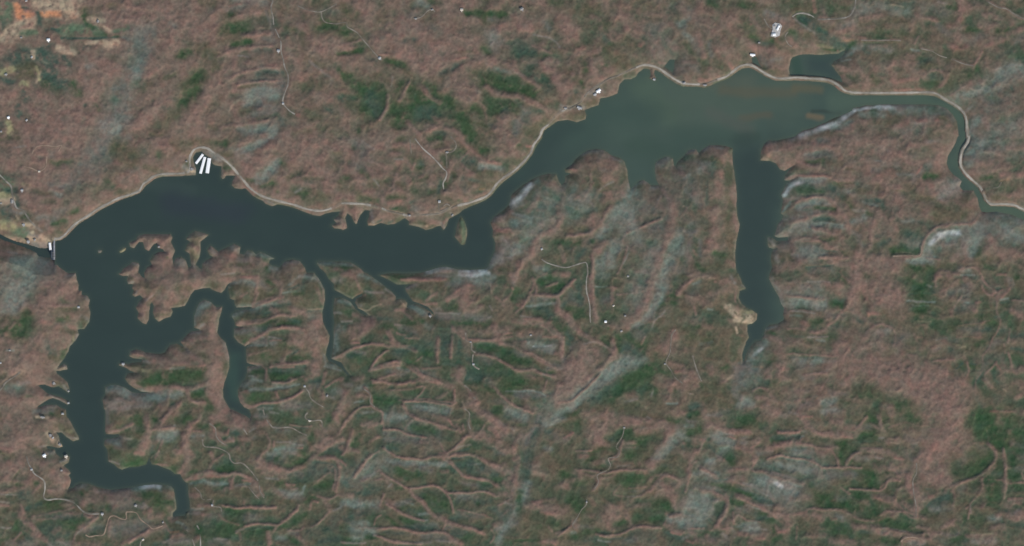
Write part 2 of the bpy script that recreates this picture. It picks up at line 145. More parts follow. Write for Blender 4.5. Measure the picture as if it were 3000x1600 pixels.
# ---- land-cover survey: strokes (kind, width, points) in tile units ----
# P brown hardwoods on ridges, R reddish hardwoods, G pines, D dark spruce, F frost and some pale shaded slope painted in, W heavy frost,
# B blue-grey of cool shade and haze painted in, O olive scrub, T pale bare earth, Y dry grass, N orange clay, L light rock, M meadow
COVER = {
(0,0):"T260 500,60 700,60|T200 80,330 300,250|N60 180,80 190,170|N50 170,80 260,160|R60 260,130 330,130|N50 440,145 580,140|N80 700,140 740,150|T40 500,100 520,30|D50 390,150 400,220 370,270|D25 220,80 320,90 390,140|R60 300,250 180,280|M90 0,90 100,80|M60 20,180 60,250|D40 20,320 60,200|M50 280,340 360,330|D60 580,230 700,240|M60 680,280 860,290|D50 880,240 920,290|D26 460,310 520,285 600,310|L24 600,310 660,350|T60 960,200 1040,200|L40 960,220 1010,210|T40 1050,280 1100,310|R40 1270,230 1390,235|D26 620,375 850,385 1180,380|M40 1150,300 1250,300|T46 900,430 1190,430|T90 1080,450 1170,430|N36 1020,430 1180,440|T56 600,480 730,530|D26 840,500 850,465 910,470|G40 960,340 1200,370|L30 930,310 950,310|O90 820,130 1000,110|G50 830,160 960,170|O70 1100,60 1250,60|P120 1300,100 1718,150|O60 1480,100 1560,140|L20 1650,110 1670,90|P200 1000,160 1500,200|D120 480,440 380,500 300,560|D140 420,560 600,600|D100 350,540 480,560|T60 340,520 310,570|T30 440,620 490,635|P70 570,680 660,690|D60 660,560 700,640|D200 120,620 500,740|O160 200,720 380,720|D150 500,760 600,850|D80 0,800 130,810|Y60 0,720 120,700|T24 370,830 410,720|Y60 220,840 280,850|G120 480,860 560,930|D80 230,930 260,990|P120 0,1000 120,960|P120 400,980 520,960|P120 280,1090 330,1110|D60 180,1080 200,1180|D50 300,1220 360,1230|Y70 80,1230 110,1340|O80 160,1300 200,1374|D60 0,1230 20,1260|P300 900,900 700,1250 400,1340|P260 1100,600 900,700|B90 1390,380 1400,700 1340,780|B110 1500,280 1430,420|B60 1160,880 1180,1000|O70 1100,570 1140,580|G90 720,850 820,940|G50 960,1070 990,1110|D40 860,1060|G70 1150,1010 1220,1000|G60 1330,850 1400,820|B70 1290,1000 1290,1260|L120 1050,1240 1250,1220|F90 1090,1330 1180,1310|O90 1640,800 1718,740|D40 1700,480|O100 1400,900 1480,840|R60 1440,760 1560,700|P120 1400,1240 1600,1080|D80 1640,1070 1718,1120|O80 1540,1330 1600,1320|P80 1640,1230 1718,1200|L60 860,680 920,660|B60 1450,340 1560,280|B40 1240,380 1290,390",
(1,0):"P220 0,280 400,260|P160 0,60 260,60|L30 620,0 960,10|B60 640,60 960,30|R30 590,55 700,40|O60 540,150 640,140|G60 600,130 660,120|P60 700,160 900,110|O80 300,20 420,30|B60 540,90 700,90|G160 560,300 760,270|O60 480,350 560,330|F50 0,240 50,270|B26 960,100 1000,240 1010,380|P50 430,280 560,220 700,180|R24 730,385 980,340|P30 600,350 980,320|B50 930,400 1010,400|G70 650,440 790,420|O60 480,420 600,420|O110 200,470 500,520|G80 80,560 190,540|P30 600,545 700,510 850,490 1010,465|D70 880,510 1010,510|O40 700,600 840,590|L20 680,560 780,580|P80 560,700 640,620|R26 800,695 900,680 1060,650|L30 880,680 1000,700|F40 1060,700 1080,740|D70 880,755 1040,750|D40 1100,690 1130,740|P30 480,840 620,760 800,700|P26 680,820 820,825 1050,820|O30 700,870 900,860|F40 830,910 1100,900|F70 820,970 1080,960|B60 1100,840 1120,900|R60 640,920 690,900|T24 590,1110 620,1060 690,1010|F50 740,1060 860,1030|B50 880,1060 1080,1070|G90 730,1120 790,1130|B40 880,1150 1080,1110|P40 760,1190 900,1100|G60 880,1190 1080,1170|D50 1060,1230 1130,1200|D40 1070,1290 1130,1250|P36 480,1290 740,1250 1040,1230|B50 690,1310 860,1290|F50 920,1300 1040,1300|F40 1040,1340 1050,1260|P120 860,1360 940,1350|P80 240,640 400,660|P100 300,1000 380,760|G130 130,980 300,760|G120 100,900 300,700|G60 430,700 480,660|G100 20,1150 100,1100|P160 200,1140 330,1000|O90 400,1080 500,1000|B60 0,990 60,1000|O50 400,1270 440,1290|P160 0,1270 300,1300|O120 1080,60 1180,130|P100 1210,180 1320,270|G60 1160,290 1240,310|G130 1440,30 1560,40|O60 1340,160 1420,160|P60 1440,180 1480,240 1440,330|B100 1560,140 1640,130|G150 1500,270 1640,320|P26 1590,380 1700,270|O70 1330,340 1350,520|P260 1500,470 1718,500|O60 1360,590 1440,620 1560,660|P80 1180,560 1280,650|R120 1220,760 1340,790|L30 1400,620 1600,780 1620,850|O90 1400,840 1560,840|O80 1260,870 1500,880|P80 1570,720 1680,760|P90 1600,820 1680,830|G60 1690,700 1718,740|D50 1680,970 1718,1020|P80 1440,920 1600,1000|G120 1390,1160 1640,1200|D50 1560,1110 1600,1130|P90 1560,1200 1700,1240|G30 1690,550|O90 1480,1290 1640,1300|O60 1250,1340 1400,1320|R50 1280,1170|P60 1100,1360 1200,1290",
(2,0):"P120 160,80 300,200|O80 0,50 60,110|G90 20,80 140,140|O150 380,180 480,170|P50 470,260 620,170|D80 780,60 860,100|G60 880,20 1000,30|F60 750,20 860,60|B60 700,160 780,140|P240 1050,90 1250,60|G60 1260,140 1640,150|G70 1420,200 1560,180|R50 1600,250 1718,240|L50 1480,190 1560,190|T26 1680,120 1718,140|P90 1250,260 1380,240|B100 1540,360 1600,420|P130 1280,400 1400,380|B90 640,270 900,260|P260 420,420 560,460|P300 800,500 1100,500|P200 700,620 920,620|R60 560,550 700,560|G90 630,400 740,410|O60 860,400 940,420|R40 720,340 840,330|P240 820,700 900,680|O50 0,330 60,320|G90 0,290 40,360|O70 60,400 150,390|G90 170,480 280,500|G50 0,540 200,510|P26 30,450 200,400|D60 280,590 360,620|D50 310,530|R20 380,550 450,550|G50 460,610 620,640|P160 60,620 240,660|P60 0,480 100,500|G70 0,760 100,760|O60 290,770 400,760|P50 200,830 400,820|P50 440,850 490,1010 480,1120|P50 520,770 500,900|O60 640,720 720,760|G100 120,830 200,850|G130 240,900 380,900|D100 260,1010 380,1000|G120 220,1110 400,1080|D60 0,970 130,980|P40 0,820 120,910|P60 120,920 0,900|P30 480,1000 420,1150 380,1200|P60 0,1100 80,1190|P60 260,1180 320,1260|P60 420,1220 500,1240|P26 690,820 640,940 580,1040 590,1110|L20 500,870 520,780|G60 560,900 600,850|G90 680,900 780,950|F18 745,950 745,980|G90 560,1120 700,1060|G120 700,1050 1050,1010|D120 700,1150 900,1080|G120 540,1220 700,1200|D70 960,1140 740,1180|G60 1060,1000 1100,1040|P34 780,870 850,940 930,1010 1000,1010 1040,940|L16 860,880 900,950|G50 860,840 930,860 940,920|P60 980,820 990,960|D60 1040,710 1130,650 1200,630|G60 980,760 1080,730|R26 1160,590 1280,585|P60 1220,680 1340,670|O30 1140,520 1320,520|G60 1400,480 1500,530|P60 1340,590 1580,600|L30 1470,650 1520,660|P220 1180,830 1260,900|P130 1080,850 1320,920|P60 1150,1000 1300,990|O30 1290,770 1400,870|O70 1340,730 1400,760|G140 1480,800 1700,830|D70 1600,820 1718,800|F40 1560,700 1700,740|B60 1500,690 1600,700|G50 1600,890 1718,900|P50 1430,870 1500,930 1600,960 1718,970|L40 1350,900 1400,940|D110 1520,1050 1718,1010|G120 1500,1130 1640,1130|P36 1140,1000 1180,1080 1160,1120 1100,1130|P26 1180,1080 1280,1010 1420,1060 1460,1200|P20 1200,1090 1310,1170|G80 1320,1080 1400,1130|G160 1180,1180 1260,1300|G120 1260,1290 1290,1350|O26 1250,1220 1460,1270|B40 1490,1260 1560,1290|P40 1350,1290 1460,1350|P100 1610,1200 1660,1374|P40 660,1220 740,1320 800,1350|T22 830,1320 870,1305|P60 840,1280 1000,1290 1160,1310|P50 930,1170 1010,1230|D50 940,1350 1040,1345|P200 350,1374 600,1374|P60 1160,1340 1220,1374|G40 180,1290 180,1374",
(3,0):"G70 370,10 480,40|P100 160,0 290,20|T50 40,110 100,110|P120 60,200 200,250|R60 0,270 200,290|P130 330,130 460,130|O60 120,60 180,80|B60 320,220 380,290|P120 560,300 650,340|O140 500,60 720,80|O80 720,150 860,130|G120 840,280 960,230|D60 900,350 980,440|O60 650,100 880,60|P60 800,180 860,200|P60 1100,130 1160,300|P80 1060,160 1200,180|O90 1150,400 1200,500|P90 1260,360 1330,260|R50 1280,460 1310,430|B90 1400,280 1480,240|O120 1230,20 1400,90|B90 1600,80 1718,60|F60 1680,250 1718,270|O60 1400,190 1500,190|P90 1460,440 1520,560|P70 1560,400 1640,500|P50 1400,480 1440,580|R26 1480,640 1550,640|P60 1680,680 1718,660|D110 0,440 180,400|G90 20,510 180,540|G70 200,540 340,560|P26 210,450 340,510 400,540|L20 220,350 400,390 480,480|O60 420,520 480,540|P60 560,400 580,440|R60 640,500 720,490|P60 640,550 900,520|O30 820,570 900,550|P60 880,600 920,640|G50 920,520 1000,450|G90 980,560 1060,600|P26 180,640 320,620|P60 360,610 460,620|D80 160,680 240,640|G100 200,720 300,800|G80 300,830 360,850|P70 320,660 400,760 440,830|P100 480,900 600,920|P80 520,880 620,840|P70 560,980 520,1000|O90 560,700 640,780|P50 620,740|G60 740,650 740,740|G40 700,820 730,880|R60 820,700 860,730|P60 920,770 1040,820|G40 950,650|P90 1000,700 1200,680|D40 640,920 700,960|P90 950,880 1040,920|O120 1060,600 1200,620|G110 0,830 140,880|G80 100,930 220,960|L34 0,710 100,760|P30 80,760 200,820 260,900|P60 0,930 120,1020 240,1080 380,1130|O30 200,1000 340,1060|B40 110,1130 190,1080|L30 20,1020 120,1100|D60 120,1150 300,1130|D90 80,1200 140,1240|P70 180,1200 280,1210|O90 330,920 480,960|O100 400,1050 600,1010|P60 680,970 780,1010|O60 780,1050 860,1020|L26 500,1060 640,1080|O60 560,1180 720,1180|G30 0,1050|O80 150,1340 330,1240|B60 20,1230 30,1330",
(4,0):"B90 60,100 180,240|F50 0,220 60,180|F60 0,330 80,400|B90 120,400 150,500|P90 160,30 260,80|P120 240,200 330,330|R40 260,280|G60 290,20 340,60|P60 180,360 220,560|P80 350,480 440,560|B50 270,430 300,560|P90 460,480 540,560|G60 100,540 20,440|P100 420,240 560,320|P80 400,180 540,200|G80 560,60 720,60|O60 760,100 840,90|L60 840,130 1000,200|G120 620,200 680,300|G70 680,360 740,400|P60 700,180 760,280|R26 680,240|Y26 850,300|D80 760,440 860,450|O60 840,400 1000,400|G60 900,420 960,470|P70 600,400 720,490|P60 720,500 900,510|P130 780,520 1040,560|P140 900,640 1040,680|B60 780,600 860,640|O40 820,680 900,720|L40 900,610 1000,590|O70 940,730 1020,740|P60 240,700 400,720|R40 470,640 520,700|O60 380,650 420,700|B110 0,670 160,720|P30 0,630 150,630|O60 200,620 230,740|P70 260,760 380,770|R50 180,820 280,810|G160 1060,60 1250,70|O60 1120,100 1300,90|R40 1320,0 1330,120|P40 1400,100 1430,180|G130 1500,70 1660,80|D50 1180,180 1340,260|D90 1240,230 1400,360|D80 1420,380 1560,470|G60 1160,210 1240,260|L24 1120,190 1220,260 1330,330|P90 960,170 1060,280|P60 1380,200 1500,220|P70 1440,320 1560,340|L80 1580,260 1718,240|P60 1600,320 1718,290|G60 1380,290 1440,310|P40 1560,380 1718,400|N26 1620,410 1718,405|P60 1060,400 1140,460|G80 1080,310 1100,340|P60 1180,420 1340,460|O60 1200,350 1300,340|Y30 1360,460 1500,480|G30 1420,500 1540,500|R20 1560,510|G60 1600,490 1718,450|P70 1560,660 1718,740|F60 1600,560 1700,520|F20 1600,610 1690,605|P60 1600,780 1700,860|R30 1560,880 1600,900|W46 1180,1370 1400,1300 1540,1245|W44 1380,1295 1560,1240 1620,1190|F40 1560,1215 1718,1110|W40 1620,1190 1718,1120|P60 1560,1320 1718,1300|R60 1640,1350|O90 1300,1374 1500,1330|F60 1500,1280 1700,1230",
(5,0):"F110 60,80 300,80|B80 0,150 60,140|F110 400,120 560,110|T22 370,40 500,75|D60 540,40 620,30|B120 700,60 940,80|L20 850,20 950,40|P60 80,200 260,170|O80 360,210 560,230|P60 0,330 200,280|P60 320,280 500,270|P60 640,150 820,200|O110 300,260 420,210|G130 200,340 500,330|O100 460,350 640,340|O110 740,420 860,360|R46 0,380 100,390|P20 80,405 480,405|O16 80,432 460,432|F60 0,500 80,470|L60 160,470 360,500|P40 180,460 330,460|D50 100,500 160,530|O90 380,560 560,520|G70 640,600 760,640|P60 540,570 620,580|P60 400,640 650,650|D70 680,640 800,610|P24 620,440 660,370|P24 680,490 790,515|F26 580,500 660,520|O120 820,540 1000,560|P26 1000,600 1210,665|G60 1250,700 1300,760|P30 1200,680 1300,530|O160 1050,560 1180,500|P60 970,260 1100,280|R60 1040,230 1100,80|R50 1060,0 1075,100|G60 960,60 1020,70|B70 860,250 960,340|G80 1140,300 1240,310|R60 980,480 1140,470|P90 1060,350 1130,400|P120 1100,30 1300,80|P26 1350,0 1450,70 1540,90 1620,150 1718,190|O60 1560,60 1718,40|P60 1300,150 1500,180|P70 1280,250 1440,260|G60 1450,310 1540,310|P60 1560,350 1700,290|R50 1340,470 1500,410|P40 1380,390 1560,390|B90 1180,440 1280,360|D100 1460,560 1600,500|G80 1560,600 1718,560|B60 1640,420 1718,360|P100 60,700 360,680|P60 240,700 420,750|P160 100,820 400,840|R50 380,820 640,800|R40 420,915 700,905|P120 560,720 700,760|G60 200,780 240,830|G100 720,850 820,840|D60 760,770 880,780|P30 690,780 780,715 900,720|O60 700,680 820,650|P40 870,880 960,760|O140 980,840 1080,760|G110 1160,740 1280,730|P50 1180,820 1320,820|P18 980,960 1100,880|F70 1080,960 1340,900|F60 1340,900 1460,780|F60 1440,740 1680,680|L26 1440,690 1700,650|L50 1250,930 1380,880|G40 1390,900|B90 1500,780 1718,720|B100 1420,900 1600,860|B120 1300,1020 1600,1000|P80 1100,880 1160,860|O60 1060,1010 1140,1060|L26 1120,1140 1200,1070|B90 1240,1100 1400,1120|P110 1560,1100 1718,1050|D50 1600,900|B50 1400,1010|W30 20,1110 200,1075 360,1070|W40 260,1090 420,1085|F80 400,1110 560,1100|F110 580,1120 880,1120|L60 440,1080 600,1060|F60 60,1150 300,1150|L60 600,1240 800,1200|R40 640,1210 860,1210|P70 0,1260 160,1230|O50 160,1240 460,1240|P60 420,1300 600,1190|P90 900,1260 1000,1340|O50 880,1180 960,1200|L120 500,1350 700,1300|B60 940,1110 1000,1200|F80 1240,1220 1300,1200|F60 1160,1374 1220,1260|P80 1320,1200 1360,1280|D30 1160,1260 1200,1180|O120 1450,1180 1600,1160|G80 1500,1200 1560,1270|P90 1450,1300 1600,1260|P90 1640,1230 1718,1300",
(0,1):"P400 300,200 600,200|P200 200,700 350,700|P240 560,560 400,420|O80 0,440 60,360|D120 60,400 220,400|M60 50,410 110,450|N20 70,480 110,500|M90 0,500 60,540|M50 50,540 110,560|T26 0,640 140,640|Y60 0,600 80,600|D70 140,520 170,660|Y40 230,480 290,480|P40 200,520 240,680|D90 0,720 100,820|D70 60,650 90,740|O100 240,740 340,860|G60 170,830 260,800|Y60 0,900 120,900|M120 150,950 240,980|M60 200,870 180,930|O40 160,840|L24 200,770 250,760|L26 330,880 420,960|P60 420,1000 500,1030|T70 300,1010 440,1080|L60 360,1100 470,1110|T40 60,1010 240,1050|R30 340,1090 430,1095|R16 200,1085 330,1135|P50 0,1170 160,1160|L20 80,1160 170,1165|T30 180,1150 360,1190|D60 100,1300 240,1300|F110 160,1260 420,1260|F90 240,1320 520,1340|P70 0,1360 60,1300|L50 420,1240 520,1300|T30 560,1280 680,1350|L90 860,150 960,180|F70 1010,110 1080,60|B70 1000,200 1060,170|B60 500,470 640,500|L90 680,480 800,490|F40 500,540 620,590|B70 560,760 640,750|B60 490,900 580,800|L60 380,830 480,820|G60 460,660 540,650|G60 510,240 580,280|G60 620,250 700,250|O60 400,560 520,560|P60 440,700 560,690|O100 560,1000 620,900|G50 540,880 640,860|G60 720,780 820,730|P60 820,740 980,680|O110 680,640 800,560|G130 840,500 960,560|O120 960,500 1120,440|P60 900,420 1040,460|P90 700,400 840,440|G100 1080,460 1160,540|P80 1000,600 1180,560|R50 1180,520 1260,500|O60 940,300 1000,220|D110 1060,180 1200,140|G140 1160,130 1320,150|O100 1200,230 1320,240|R60 1160,260 1220,280|P60 1300,110 1440,100|O110 1100,340 1200,320|P130 1240,410 1400,380|P110 1440,240 1640,230|P90 1300,500 1420,430|D80 1320,200 1440,180|B70 1180,40 1300,20|P90 1640,60 1718,120|G80 1600,180 1718,180|O60 1460,310 1560,330|P90 1560,280 1700,280|O80 1340,560 1200,560|B50 500,200 560,150|O40 0,30 200,20|L20 140,110 260,100|B30 390,200 430,220|P80 60,340 180,300|P50 260,400 290,460|P70 1430,1000 1718,1000|R40 1560,1050 1650,1080|O60 1680,1100|P60 1460,1070 1490,1130|P36 1310,1080 1380,1060|P60 1600,1200 1718,1200|G30 1680,1220|P70 1560,1270 1718,1280|P60 1280,1320 1380,1340|L30 1340,1280 1400,1290|P50 1600,1340 1718,1340|P50 1480,1340 1560,1330",
(1,1):"P160 0,200 80,200|O80 0,60 200,60|O90 60,120 180,160|G70 420,60 560,70|G60 560,70 640,40|O60 250,40 380,60|P140 660,60 800,30|P100 700,250 960,260|F30 680,130 820,100|F36 720,160 900,90 980,20|L40 880,50 1010,10|G40 560,180 620,190|L90 620,160 780,200|O80 520,200 600,170|P40 960,300 1100,200|P180 820,300 940,260|F60 880,440 960,350 1090,270|F60 940,420 1060,340|D30 880,450 960,440|G60 920,490 1040,480|L30 850,400 860,470|G50 780,430 840,430|P100 860,550 1100,580|P60 1050,600 1200,560|G40 1080,560|O40 960,300 900,370|P60 1090,440 1160,380|G60 1100,270 1160,290|G60 1180,430 1220,410|P160 1100,60 1300,80|P30 1350,140 1360,240 1420,300|R30 1230,150 1240,60|O50 1420,160 1500,140|P60 1420,200 1560,40|P110 1560,80 1718,60|G90 1560,280 1640,260|O50 1480,270 1600,280|O40 1640,170 1718,160|P70 1480,330 1718,440|P110 1560,440 1640,480|O36 1320,410 1540,430|P36 1220,440 1360,370|P50 1300,470 1440,500|G80 1220,560 1380,560|L26 1250,560 1310,530|G110 1340,620 1560,620|O70 1500,580 1600,620|P50 1560,540 1660,560|P60 1200,640 1280,620|P60 1600,660 1700,600|P50 1100,640 1200,650|D60 260,190 320,160|L40 340,150 460,190|L60 420,200 520,240|G50 160,300 200,250|R40 190,300 230,340|O40 100,350 180,300|G40 540,320 620,310|P70 620,360 680,440|P70 640,440 720,490|P60 520,370 540,400|P60 760,520 860,580|O40 860,600 920,630|L26 930,645 1030,675|R20 780,520 860,560|P40 1300,745 1500,775|G30 1100,690 1250,700|L50 200,990 320,990|O80 230,990 260,1060|P50 180,1120 280,1120|O60 230,1180 240,1280|Y60 180,1110 280,1200|L80 60,1240 120,1300|P60 60,1330 160,1374|L80 230,1300 280,1374|L50 400,1130 470,1180|P90 470,1200 640,1160|N20 540,1190 600,1210|L60 600,1110 680,1130|O50 520,1300 640,1270|L90 350,1260 420,1300|P120 330,1360 500,1280|P90 480,1220 560,1250|L50 750,1170 820,1190|P60 760,1250 900,1240|F60 880,1180 1040,1220|L60 700,1240 800,1250|O60 700,1290 800,1310|P60 640,1340 780,1330|R60 560,1190 640,1220|P60 840,1300 940,1290|F60 1000,1330 1080,1350|L50 1130,1280 1300,1260|P90 1170,1310 1320,1330|G40 960,1330|F40 1490,1280 1718,1290|M30 1620,1290 1718,1310|P40 1650,1340 1718,1340|L50 1650,850 1718,850|P50 1690,880 1718,900",
(2,1):"P160 250,30 500,20|P120 0,60 120,180|P130 60,150 200,200|B120 90,50 200,60|G60 120,120 200,110|L24 210,40 330,130|D60 230,160 280,210|P70 270,220 340,270|P40 370,110 440,130|P60 470,170 600,180|O60 560,130 640,110|G110 600,60 740,50|O60 560,30 620,30|P60 520,80 700,100|B80 140,270 230,330|G60 200,370 260,410|P60 90,340 140,380|P50 260,300 330,420|P70 400,300 480,310|R60 560,260 650,270|L20 540,230 620,235|G110 700,220 780,260|D60 790,280 820,300|P40 640,220 700,320|P26 710,330 740,280|G40 760,330 840,320|P140 720,120 900,200|P120 880,240 980,300|P130 880,360 900,480|P110 600,440 700,400|P40 520,500 560,370|O60 580,480 640,520|P50 690,440 680,640|G50 720,440 860,420|P40 740,430 820,400|G90 300,480 440,470|L20 320,430 380,500|P110 100,470 200,470|R30 100,400|G80 0,440 60,420|O80 0,520 90,520|P90 0,580 90,600|O60 160,560 220,600|P80 240,590 420,590|P24 440,590 530,550 520,490|P40 560,550 640,570|G70 180,620 360,640|P60 420,640 560,660|G60 480,610 640,600|G90 720,540 800,600|D40 700,660 820,640|P100 880,480 980,560|P130 800,640 900,720|P130 860,540 960,620|G70 880,570 940,550|G90 1010,600 1100,620|D40 980,560 1000,450|P60 1040,560 1100,540|P110 1160,280 1220,420|P90 1130,480 1180,600|G70 1060,470 1140,400|D30 1110,400 1120,440|P40 1080,340 1070,440|P50 1100,260 1110,330|G60 860,30 1000,20|P90 950,180 1020,120|P60 860,80 960,60|G90 1000,240 1030,280|O60 960,100 1020,80|P40 1140,130 1040,120|R36 1160,20 1240,80 1330,140 1440,230|P30 1440,230 1600,280|R50 1480,260 1600,270|G110 1170,170 1240,160|D100 1280,250 1330,270|P26 1220,290 1260,330 1340,370|P20 1200,240 1280,160|G120 1280,30 1400,90|G60 1400,140 1460,130|L60 1400,320 1420,280|B50 1440,300 1640,330|P60 1260,370 1340,380|P60 1480,200 1640,180|P90 1420,60 1520,70|P120 1580,90 1640,190|D50 1640,60 1718,30|D60 1240,420 1350,430|B60 1220,480 1240,560|O60 1380,380 1560,370|O60 1390,500 1500,480|N30 1400,530 1440,530|P60 1280,560 1340,500|P50 1250,640 1320,610|P60 1360,600 1440,560|G30 1180,640|R40 480,660 600,650|D40 500,730 600,730|O60 560,740 640,750|P60 80,740 200,730|P50 120,780 160,830|R30 360,680 400,720|P120 300,760 400,810|L30 300,740 320,860|T24 260,880 360,890|D24 370,860 400,840|D24 480,870 520,850|O40 560,850 620,800|P90 700,830 900,820|P90 800,740 1000,740|O60 760,860 860,880|D30 700,740|L50 720,720 760,740|T26 760,900 860,900|P60 900,850 980,860|L30 1010,870 1040,920|R40 1060,830 1040,860|L20 1100,770 1120,800|G30 560,720 520,730|P30 0,840 40,920|T20 110,850 150,870|P40 130,760 200,740|O70 1210,860 1230,1060|Y50 1200,950 1220,1000|F60 1700,680 1718,660|L60 1560,830 1640,810|P60 1600,830 1718,760|R24 1560,945 1718,930|P60 1540,900 1600,930|O24 1560,1000 1718,980|T40 1560,1020 1718,1010|P30 1600,1050 1660,1050|L120 1600,1130 1718,1140|F60 1540,1200 1600,1240|L60 1600,1260 1718,1200|W44 860,1355 1000,1340 1120,1335|L50 1000,1330 1160,1340|F40 840,1374 960,1340|W40 1200,1362 1460,1362|F60 1480,1320 1560,1220|R30 1020,1350 1130,1345|O60 1600,1340 1718,1340|F40 0,1280 120,1290|G60 0,1320 100,1330|P50 80,1360 200,1350",
(3,1):"P60 0,40 60,90|G30 50,100|R26 150,100 200,100|O40 100,150|P60 0,180 120,170|O50 40,260 80,240|W60 180,500 100,590 20,680|W40 200,490 130,570|F40 270,440 190,520|F50 10,720 90,680|G40 90,720 160,690|O40 210,560 330,450|P110 370,430 430,480|R60 360,470 440,480|P60 480,520 530,540|P60 260,620 360,560|T20 530,570 545,600|D30 370,545|G60 400,570 480,640|P50 160,740 230,680|T60 180,700 240,690|R40 260,740 300,740|D70 300,700 400,690|F36 20,780 200,830|L40 60,790 200,820|F50 0,870 180,870|D50 180,940 200,1060|O40 0,930 120,930|O60 0,1010 120,1000|F60 20,1080 100,1110|F60 0,1180 80,1170|G50 100,1040 180,1020|P110 380,850 500,790|P50 520,620 500,860|P80 400,950 480,960|P110 220,980 260,1090|P110 160,1180 280,1130|P110 80,1300 200,1260|R30 100,1290|F70 240,1340 340,1330|P60 300,880 220,960|F80 570,480 640,520|F80 580,600 620,660|D90 560,700 600,760|G60 560,840 620,780|P30 740,600 790,520 800,430|O60 600,430 560,560|P30 660,620 740,560|P60 700,640 760,600|P110 640,300 720,280|R26 590,330 650,340|O70 700,360 860,320|B50 880,320 940,340|P70 880,240 1000,230|O90 820,230 720,260|L40 770,150 920,150|L30 700,190 760,150|L40 900,190 1020,210|L30 1020,220 1100,240|P130 1000,300 1100,320|G50 600,250 700,220|P26 790,390 820,470|O120 860,420 1060,480|P80 940,420 1060,420|L20 880,540 960,480 1020,460|P100 1040,520 1140,480|P40 920,580 1060,570|O50 840,500 900,520|D70 820,580 900,620|D60 640,680 840,760|B50 760,640 800,700|P90 920,660 1000,620|P80 1040,620 1120,580|L20 1165,480 1170,550|R30 1120,570|P60 960,780 1020,720|D40 1060,680 1130,640|D20 980,850 1020,790|F70 1000,820 1130,700|F50 1060,740 1140,690|F60 1180,600 1260,560|F50 1210,530 1240,500|L40 1290,480 1350,460|L40 1400,520 1460,520|O60 1460,560 1500,640|L14 1465,640 1500,600|P16 1440,720 1500,610|B110 1200,740 1320,700|B120 1340,740 1420,720|P26 1180,880 1130,1000 1110,1040|R26 1170,870 1240,850|R22 1380,900 1420,860 1500,840|B60 1400,930 1500,900|D80 1220,960 1300,880|O110 1380,1050 1480,1000|G60 1360,1060 1480,1080|P110 680,860 900,840|P80 780,840 860,850|L40 900,920 940,930|R34 870,910 960,910|P40 790,980 820,910|P24 570,1000 680,990 760,960|O30 560,1030 740,1000|O60 560,930 700,920|G70 370,1060 480,1060|G60 520,1060 680,1080|D90 560,1100 700,1160|D80 780,1080 880,1010|G50 820,1060|P60 840,1140 940,1070|P60 820,1190 880,1160|P36 800,1220 830,1374|L40 940,1180 1000,1210|O110 360,1200 500,1160|P50 480,1100 520,1240|D60 660,1220 740,1140|B60 1000,1060 1080,1130|F80 880,1300 1000,1260|P24 1160,1100 1140,1200 1100,1300 1060,1374|L16 1170,1180 1120,1280|B80 1200,1120 1280,1080|G90 1240,1220 1340,1280|M40 1200,1340|P60 1260,1350 1340,1350|P110 1460,1150 1440,1340|P70 1540,1080 1520,1180|P60 1500,1130 1440,1180|R50 1470,1200 1500,1260|P60 1420,1360 1340,1360|P80 1600,840 1640,960 1590,1060|R50 1640,760 1600,900|P30 1550,600 1600,720|T14 1575,640 1580,740|P40 1520,540 1570,640|O90 1600,560 1718,620|O90 1680,900 1690,740|L60 1470,280 1560,220|P50 1600,340 1640,420|R30 1620,370|P60 1690,320 1718,400|O60 1500,360 1560,350|Y40 1540,400 1600,420|G90 1660,960 1718,1020|F60 1640,1060 1718,1150|D80 1680,1100 1718,1200|F70 1560,1240 1640,1280|B110 1600,1340 1718,1340",
